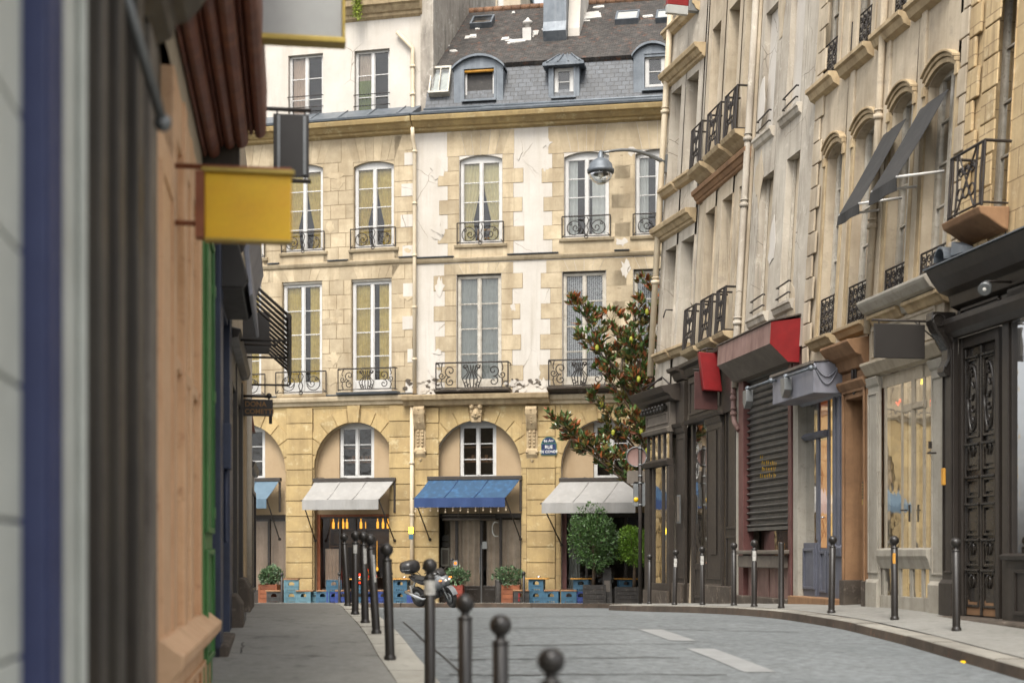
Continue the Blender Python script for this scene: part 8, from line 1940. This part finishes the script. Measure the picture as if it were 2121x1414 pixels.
# ---- planters and bushes
def planter(x_, w_, sx, sy, h, mname, label, rz=0, plant=None):
    p = far_pt(x_, w_); t = thing('planter', p, label, 'planter', rz=0); mb = MB(); n = 4
    Rz = Matrix.Rotation(rz, 3, 'Z')
    for k in range(n):
        mb.box(AX, -sx/2, sx/2, h*k/n+.006, h*(k+1)/n-.006, sy/2-.02, sy/2, 0, random.random()); mb.box(AX, -sx/2, sx/2, h*k/n+.006, h*(k+1)/n-.006, -sy/2, -sy/2+.02, 0, random.random())
        mb.box(AX, -sx/2-.001, -sx/2+.02, h*k/n+.006, h*(k+1)/n-.006, -sy/2+.02, sy/2-.02, 0, random.random()); mb.box(AX, sx/2-.02, sx/2+.001, h*k/n+.006, h*(k+1)/n-.006, -sy/2+.02, sy/2-.02, 0, random.random())
    for sxn in (-1, 1): mb.box(AX, sxn*sx/2-.03, sxn*sx/2+.03, 0, h+.01, sy/2, sy/2+.015, 0, .3)
    mb.v = [Rz @ v+p for v in mb.v]; link('box', mb, mname, t, .004)
    mb = MB(); mb.box(AX, -sx/2+.02, sx/2-.02, .05, h-.05, -sy/2+.02, sy/2-.02); mb.v = [Rz @ v+p for v in mb.v]; link('soil', mb, 'soil', t)
    return p
def bush(name, c, rx, ry, rz_, n, size, mname, label, trunk=None, shape=None, tmat='trunk', up=.3, hole=.0, seed=1):
    random.seed(seed); t = thing(name, (c.x, c.y, trunk if trunk is not None else c.z-rz_), label, 'plant'); pts = []
    lumps = [(Vector((random.gauss(0, 1), random.gauss(0, 1), random.gauss(0, 1))).normalized(), random.uniform(.7, 1.15)) for _ in range(22)]
    mb = MB(); k = 0
    while k < n:
        d = Vector((random.gauss(0, 1), random.gauss(0, 1), random.gauss(0, 1))).normalized()
        best = max(lumps, key=lambda l: l[0].dot(d)); rad = best[1]*(.80+.20*best[0].dot(d))
        q = random.random()**.35*rad
        p = c+Vector((d.x*rx*q, d.y*ry*q, d.z*rz_*q*(1 if not shape else shape(d.z))))
        if random.random() < .25 and q < .5: continue
        dd = (d*.8+Vector((random.gauss(0, .6), random.gauss(0, .6), random.gauss(0, .6)+up))).normalized()
        leaf(mb, p, dd, size*random.uniform(.7, 1.3), 0, .5); k += 1
    link('foliage', mb, mname, t)
    mb = MB()
    if trunk is not None:
        b = Vector((c.x, c.y, trunk)); mb.tube([b, b+Vector((.02, 0, (c.z-b.z)*.5)), Vector((c.x, c.y, c.z-rz_*.4)), c+Vector((0, 0, rz_*.3))], [.05, .042, .035, .02], 8)
        for s in range(9):
            d = Vector((random.gauss(0, 1), random.gauss(0, 1), abs(random.gauss(0, 1)))).normalized(); mb.tube([c-Vector((0, 0, rz_*.4)), c+Vector((d.x*rx, d.y*ry, d.z*rz_))*.75], [.022, .006], 5)
    else:
        for s in range(14):
            d = Vector((random.gauss(0, .5), random.gauss(0, .5), 1)).normalized(); mb.tube([Vector((c.x+d.x*rx*.3, c.y, c.z-rz_)), c+Vector((d.x*rx, d.y*ry, d.z*rz_*.7))], [.008, .004], 4)
    link('trunk' if trunk is not None else 'stems', mb, tmat, t); return t
p = planter(1059, .45, .52, .40, .56, 'planter_wood', 'orange wooden planter right of the dark double door', -.18); bush('shrub', p+Vector((-.08, -.02, .80)), .46, .30, .30, 700, .10, 'leaf_box', 'grey-green shrub in the orange planter right of the dark door', seed=2)
p = planter(944, .45, .46, .40, .56, 'planter_red', 'red-brown wooden planter half hidden behind the motorcycle', -.18); bush('shrub', p+Vector((.02, 0, .82)), .40, .28, .30, 600, .10, 'leaf_box', 'grey-green shrub in the red planter behind the motorcycle', seed=3)
p = planter(560, .5, .58, .42, .60, 'planter_wood', 'orange wooden planter at the foot of the far left arch', -.24); bush('shrub', p+Vector((-.02, 0, .86)), .42, .3, .32, 700, .11, 'leaf_box', 'dusty green shrub in the far left orange planter', seed=4)
p = planter(1231, 1.45, .62, .5, .56, 'planter_black', 'chipped black planter box of the dark round bay tree', -.05); pc = p
sc = p.y; zc = lambda y_: CZ+(1150-y_)/FPX*sc; xc = lambda x_: (x_-1060.5)/FPX*sc
bush('bay_tree', Vector((xc(1229), sc, zc(1116))), .80, .78, .98, 5200, .085, 'leaf_bay', 'dark green round bay tree in the chipped black planter', trunk=p.z+.5, shape=None, seed=6)
p2_ = planter(1298, 1.35, .66, .5, .5, 'planter_black', 'black planter box of the brighter bay tree', -.05); sc = p2_.y
bush('bay_tree', Vector((xc(1313), sc, zc(1130))), .60, .62, .70, 3200, .08, 'leaf_bright', 'yellow-green round bay tree right of the dark one', trunk=p2_.z+.45, seed=8)
random.seed(12)
p = far_pt(1257, 1.3); t = thing('menu_board', p, 'tall dark folding menu board between the two bay trees', 'sign'); mb = MB()
for s in (-1, 1): mb.face([p+Vector((-.14, s*.22, 0)), p+Vector((.14, s*.22, 0)), p+Vector((.12, 0, 1.05)), p+Vector((-.12, 0, 1.05))]); mb.face([p+Vector((-.14, s*.20, 0)), p+Vector((.14, s*.20, 0)), p+Vector((.12, -.0+s*-.02, 1.05)), p+Vector((-.12, s*-.02, 1.05))])
mb.box(AX, 0, 0, 0, 0, 0, 0); link('panel', mb, 'planter_black', t)
mb = MB(); mb.face([p+Vector((-.09, -.148, .36)), p+Vector((.09, -.148, .36)), p+Vector((.08, -.038, .86)), p+Vector((-.08, -.038, .86))]); link('slate', mb, 'metal_greyworn', t)
# ---- pole with the backs of traffic signs
Y_ = 35.0; X_ = (1326-1060.5)/FPX*Y_; p = G(X_, Y_); t = thing('sign_pole', p, 'thin dark pole carrying a round and two rectangular sign backs at the corner', 'sign')
zz = lambda y_: CZ+(1150-y_)/FPX*Y_; ww = lambda n: n/FPX*Y_
mb = MB(); mb.lathe(p, [(.045, -.05), (.045, zz(922)-p.z), (.001, zz(920)-p.z)], 12); link('pole', mb, 'iron', t)
My = Matrix.Rotation(R(90), 3, 'X'); c = Vector((X_-ww(7), Y_+.09, zz(945)))
mb = MB(); mb.lathe(c, [(.001, 0), (ww(19), 0), (ww(21), .015), (ww(21), -.02), (ww(19), -.02), (.001, -.012)], 28, 0, .5, My); mb.box(Fr((c.x, c.y+0), (1, 0)), -.02, .02, 0, 0, 0, 0) if False else None
o = link('round_sign', mb, 'metal_pinkworn', t)
mb = MB(); mb.tube([c+Vector((ww(20.5)*math.cos(k*.2244), -.02, ww(20.5)*math.sin(k*.2244))) for k in range(29)], .014, 5); link('rim', mb, 'sign_metal', o)
for (x0, x1, y0, y1, mm) in ((1299, 1336, 974, 1001, 'metal_greyworn'), (1312, 1337, 997, 1048, 'sign_metal')):
    a_, b_ = (x0-1060.5)/FPX*Y_, (x1-1060.5)/FPX*Y_; mb = MB(); q = [(a_+.03, zz(y1)), (b_-.03, zz(y1)), (b_, zz(y1)+.03), (b_, zz(y0)-.03), (b_-.03, zz(y0)), (a_+.03, zz(y0)), (a_, zz(y0)-.03), (a_, zz(y1)+.03)]
    class W_:
        def pt(s, u, v, w=0): return Vector((u, Y_+.07-w, v))
    mb.poly(W_(), q, 0, .02); o = link('plate', mb, mm, t, .004)
    if y0 == 997:
        mb = MB(); mb.lathe(Vector(((a_+b_)/2-.08, Y_+.045, zz(1034))), [(.001, .004), (.06, .004), (.06, 0)], 12, 0, .5, My); link('yellow_sticker', mb, 'sign_yellow', o)
mb = MB()
for y_ in (928, 962, 985, 1000, 1045): mb.lathe(Vector((X_, Y_, zz(y_))), [(.055, -.02), (.055, .02)], 12)
link('clamp', mb, 'sign_metal', t)
# yellow leaf fallen on the road
q = gp(1988, 1373); mb = MB(); leaf(mb, Vector((q.x, q.y, zr(q.x, q.y)+.02)), Vector((1, .3, .05)).normalized(), .1, 0, .6); single('fallen_leaf', mb, 'sign_yellow', Vector((q.x, q.y, zr(q.x, q.y))), 'small yellow leaf fallen on the road near the right kerb', 'leaf')
# ---- magnolia behind the corner house
random.seed(31)
tb = Vector((4.65, 39.3, 0)); tb.z = zg(tb.x, tb.y)
T = thing('magnolia_tree', tb, 'magnolia with glossy leaves and rusty undersides reaching out from behind the corner house', 'tree')
tz = lambda x_, y_, Y: Vector(((x_-1060.5)/FPX*Y, Y, CZ+(1150-y_)/FPX*Y))
tm = MB(); t1, t2 = tb+Vector((-.15, .1, 2.6)), tb+Vector((-.1, 0, 6.2)); t3 = tb+Vector((-.2, .1, 9.2)); tm.tube([tb-Vector((0, 0, .2)), tb+Vector((.03, 0, 1.2)), t1, t2, t3], [.17, .14, .12, .09, .03], 9)
br = [(t1+Vector((0, 0, .9)), (1195, 628), 38.6, 3), (t2, (1345, 585), 39.2, 3), (t2-Vector((0, 0, .6)), (1255, 650), 39.6, 4), (t2-Vector((0, 0, 1.2)), (1208, 700), 38.4, 4), (t2-Vector((0, 0, 1.8)), (1285, 730), 39.9, 4), (t1+Vector((0, 0, 1.2)), (1245, 760), 38.8, 4), (t1+Vector((0, 0, .6)), (1232, 826), 39.0, 4), (t1+Vector((0, 0, .2)), (1150, 872), 38.2, 5), (t1, (1185, 905), 38.8, 5), (t1-Vector((0, 0, .2)), (1262, 890), 39.3, 5), (t1-Vector((0, 0, .1)), (1200, 920), 38.4, 3), (t1+Vector((0, 0, 1.6)), (1300, 690), 38.2, 4), (t1+Vector((0, 0, 2.2)), (1310, 640), 38.7, 4), (t1+Vector((0, 0, 1.0)), (1318, 780), 38.4, 5), (t1+Vector((0, 0, .3)), (1310, 865), 38.5, 5), (t2-Vector((0, 0, .2)), (1330, 625), 38.4, 4), (t1, (1325, 905), 38.9, 4)]
for k in range(9): br.append((t2+Vector((0, 0, random.uniform(-2.5, 1.5))), (random.uniform(1385, 1520), random.uniform(560, 880)), random.uniform(38.2, 41.5), 4))
lm = MB(); fr_ = []
def rosette(p, d, rust):
    n = random.randint(6, 9)
    for i in range(n):
        x = d.orthogonal().normalized(); x.rotate(Matrix.Rotation(i*2.4+random.uniform(-.4, .4), 3, d)); dd = (d*random.uniform(.6, 1.4)+x*random.uniform(.5, .9)).normalized()
        leaf(lm, p+d*random.uniform(-.03, .06), dd, random.uniform(.16, .26), 1 if random.random() < rust else 0, .42)
for (s, (x_, y_), Y, nb) in br:
    e = tz(x_, y_, Y); m_ = s.lerp(e, .55)+Vector((0, 0, random.uniform(-.25, .05))); pts = [s, s.lerp(m_, .5)+Vector((0, 0, -.05)), m_, m_.lerp(e, .6), e]
    tm.tube(pts, [.045, .036, .026, .018, .01], 6); L = (e-s).length
    for j in range(int(L*12)):
        t = random.uniform(.28, 1.0)**.8; k_ = min(3, int(t*4)); q = pts[k_].lerp(pts[k_+1], t*4-k_)
        d = ((e-s).normalized()*.5+Vector((random.gauss(0, .7), random.gauss(0, .7), random.gauss(.55, .5)))).normalized(); ln = random.uniform(.12, .6)*(1.15-t*.6)
        q2 = q+d*ln; 
        if random.random() < .7: tm.tube([q, q2], [.008, .004], 3)
        d2 = (d+Vector((0, 0, .5))).normalized(); rosette(q2, d2, .22)
    d2 = ((e-m_).normalized()+Vector((0, 0, .3))).normalized(); rosette(e, d2, .4)
    if nb >= 4 and random.random() < .6: fr_.append(m_.lerp(e, random.uniform(.5, .9))+Vector((0, -.15, .05)))
link('trunk', tm, 'trunk', T); link('crown', lm, ['leaf_magnolia', 'leaf_rust'], T)
for q in fr_: mb = MB(); mb.ball(q, .07, 10, sq=(.8, .8, 1.3)); link('seed_cone', mb, 'magnolia_fruit', T)
# ---- motorcycle
def loft(mb, secs, n=12, m=0, pw=1.0):
    """rings (x, y, z, ry, rz) joined nose to tail"""
    b = len(mb.v)
    for (x, y, z, ry, rz_) in secs:
        for j in range(n):
            t = 2*math.pi*j/n; c, s = math.cos(t), math.sin(t); c = math.copysign(abs(c)**pw, c); s = math.copysign(abs(s)**pw, s); mb.v.append(Vector((x, y+ry*c, z+rz_*s)))
    for i in range(len(secs)-1):
        for j in range(n):
            a = b+i*n+j; d = b+i*n+(j+1) % n; mb.f.append([a, d, d+n, a+n]); mb.uv.append([(0, 0)]*4); mb.m.append(m); mb.r.append(.5); mb.sm.append(True)
    for i, rev in ((0, 1), (len(secs)-1, 0)):
        fc = [b+i*n+j for j in range(n)]; mb.f.append(fc[::-1] if rev else fc); mb.uv.append([(0, 0)]*n); mb.m.append(m); mb.r.append(.5); mb.sm.append(True)
    return mb
MT = thing('motorcycle', (0, 0, 0), 'dark motorcycle with a top case parked leaning before the dark shopfront', 'motorcycle')
Rx = Matrix.Rotation(R(90), 3, 'X')
def wheel(x, name, rz=0, r=.31):
    Mz = Matrix.Rotation(rz, 3, 'Z') @ Rx; mb = MB(); c = Vector((x, 0, r)); pr = []
    for k in range(13): a = 2*math.pi*k/12; pr.append((r-.06+.06*math.cos(a), .062*math.sin(a)))
    mb.lathe(c, pr, 26, 0, .5, Mz); o = link(name, mb, 'tyre', MT)
    mb = MB(); mb.lathe(c, [(r-.11, -.03), (r-.10, -.04), (r-.10, .04), (r-.11, .03)], 24, 0, .5, Mz); mb.lathe(c, [(.05, -.06), (.05, .06)], 12, 0, .5, Mz)
    for k in range(7):
        a = k*2*math.pi/7; v = Mz @ Vector((math.cos(a), math.sin(a), 0)); mb.tube([c+v*.04, c+v*(r-.1)], .016, 5)
    link('rim', mb, 'moto_black', o); mb = MB(); mb.lathe(c+(Mz @ Vector((0, 0, .05))), [(.07, 0), (.15, 0), (.15, .006), (.07, .006)], 20, 0, .5, Mz); link('brake_disc', mb, 'sign_metal', o)
wheel(.72, 'front_wheel', R(-14)); wheel(-.70, 'rear_wheel')
sr = Matrix.Rotation(R(-14), 3, 'Z'); hp = Vector((.50, 0, .85))
mb = MB()
for s in (-.085, .085): o_ = sr @ Vector((0, s, 0)); mb.tube([Vector((.72, 0, .31))+o_, Vector((.50, 0, .82))+o_, Vector((.44, 0, .98))+o_], [.03, .026, .024], 8)
link('fork', mb, 'chrome', MT)
mb = MB(); 
for k in range(9):
    a0, a1 = R(20+k*14), R(20+(k+1)*14); f = lambda a, y: Vector((.72, 0, .31))+sr @ Vector((.345*math.cos(a), y, .345*math.sin(a)))
    mb.face([f(a0, -.08), f(a0, .08), f(a1, .08), f(a1, -.08)], None, 0, .5, True); mb.face([f(a0, -.08), f(a1, -.08), f(a1, -.08)*.96+Vector((.72, 0, .31))*.04, f(a0, -.08)*.96+Vector((.72, 0, .31))*.04]); mb.face([f(a0, .08), f(a1, .08), f(a1, .08)*.96+Vector((.72, 0, .31))*.04, f(a0, .08)*.96+Vector((.72, 0, .31))*.04])
link('front_fender', mb, 'moto_grey', MT)
mb = MB(); loft(mb, [(.74, 0, .80, .04, .05), (.68, 0, .80, .13, .13), (.55, 0, .80, .21, .20), (.36, 0, .78, .24, .24), (.15, 0, .70, .22, .25), (-.02, 0, .64, .17, .18)], 14, 0, .85); link('fairing', mb, 'moto_grey', MT)
mb = MB(); loft(mb, [(.73, -.07, .83, .05, .045), (.755, -.07, .83, .035, .03)], 10); loft(mb, [(.73, .07, .83, .05, .045), (.755, .07, .83, .035, .03)], 10); link('headlight', mb, 'lamp_white', MT)
mb = MB()
for s in (-1, 1): loft(mb, [(.60, s*.19, .86, .03, .02), (.66, s*.2, .86, .04, .025), (.70, s*.2, .86, .01, .01)], 8)
link('indicator', mb, 'lamp_orange', MT)
mb = MB(); loft(mb, [(.42, 0, .98, .10, .05), (.25, 0, 1.0, .17, .12), (.02, 0, .96, .17, .13), (-.14, 0, .88, .12, .08)], 12); link('tank', mb, 'moto_black', MT)
mb = MB(); loft(mb, [(-.08, 0, .86, .09, .05), (-.22, 0, .85, .16, .06), (-.5, 0, .87, .15, .07), (-.74, 0, .95, .10, .05)], 12); link('seat', mb, 'tyre', MT)
mb = MB(); loft(mb, [(-.1, 0, .74, .13, .10), (-.4, 0, .78, .15, .10), (-.75, 0, .86, .10, .08), (-.92, 0, .90, .05, .04)], 12); link('tail', mb, 'moto_black', MT)
mb = MB(); loft(mb, [(.30, 0, .48, .14, .15), (.1, 0, .44, .20, .18), (-.15, 0, .42, .20, .17), (-.35, 0, .44, .12, .12)], 10, 0, .8); mb.tube([(-.2, .1, .42), (-.7, .12, .31)], .03, 6); mb.tube([(-.2, -.1, .42), (-.7, -.12, .31)], .03, 6); link('engine', mb, 'moto_black', MT)
mb = MB(); mb.box(AX, -.92, -.86, .45, .65, -.08, .08); mb.tube([(-.7, 0, .8), (-.9, 0, .5)], .03, 6); link('number_plate', mb, 'sticker', MT)
mb = MB(); mb.tube([(.05, -.18, .30), (-.3, -.2, .30), (-.55, -.22, .38), (-.95, -.24, .52)], [.03, .035, .055, .05], 10); link('exhaust', mb, 'chrome', MT)
mb = MB(); loft(mb, [(-.60, 0, 1.20, .12, .08), (-.64, 0, 1.20, .24, .17), (-.80, 0, 1.22, .27, .19), (-1.0, 0, 1.21, .24, .17), (-1.06, 0, 1.20, .12, .09)], 16, 0, .7); o_ = link('top_case', mb, 'moto_black', MT)
mb = MB(); loft(mb, [(-.62, 0, 1.17, .25, .012), (-.83, 0, 1.17, .282, .014), (-1.05, 0, 1.17, .22, .012)], 16, 0, .7); link('lid_seam', mb, 'moto_grey', o_)
mb = MB()
for s in (-.12, .12): mb.tube([(-.55, s, .92), (-.7, s, 1.03), (-.95, s, 1.03)], .014, 5)
mb.tube([(-.7, -.12, 1.03), (-.7, .12, 1.03)], .014, 5); link('rack', mb, 'iron', MT)
mb = MB(); hb = [Vector((.44, 0, 1.05))+sr @ Vector(v) for v in ((-.16, .40, .06), (-.08, .3, .08), (0, .08, .02), (0, -.08, .02), (-.08, -.3, .08), (-.16, -.40, .06))]; mb.tube(hb, .014, 6); mb.tube([hb[0], hb[1]], .02, 6); mb.tube([hb[5], hb[4]], .02, 6); link('handlebar', mb, 'iron', MT)
for s in (0, 5):
    mb = MB(); q = hb[s]+Vector((.1, 0, .02)); e = q+sr @ Vector((.05, .06 if s == 0 else -.06, .17)); mb.tube([q, e], .008, 5); loft(mb, [(e.x-.015, e.y, e.z, .06, .035), (e.x+.02, e.y, e.z, .05, .03)], 10); link('mirror', mb, 'moto_black', MT)
mb = MB(); loft(mb, [(.62, 0, .99, .10, .02), (.52, 0, 1.08, .14, .03), (.44, 0, 1.16, .13, .02)], 10); link('windscreen', mb, 'moto_black', MT)
mb = MB(); mb.tube([(.0, -.1, .3), (-.05, -.34, .04)], .016, 6); link('side_stand', mb, 'iron', MT)
mb = MB(); mb.tube([(.5, .1, .8), (.58, .16, .62), (.3, .14, .5)], .012, 5); mb.tube([(.5, -.1, .8), (.6, -.14, .6), (.7, -.06, .4)], .01, 5); link('hoses', mb, 'tyre', MT)
Ym = 41.0; Xm = (904-1060.5)/FPX*Ym; MT.location = Vector((Xm, Ym, zr(Xm, Ym)+.01)); MT.rotation_euler = (R(15), 0, R(-46))
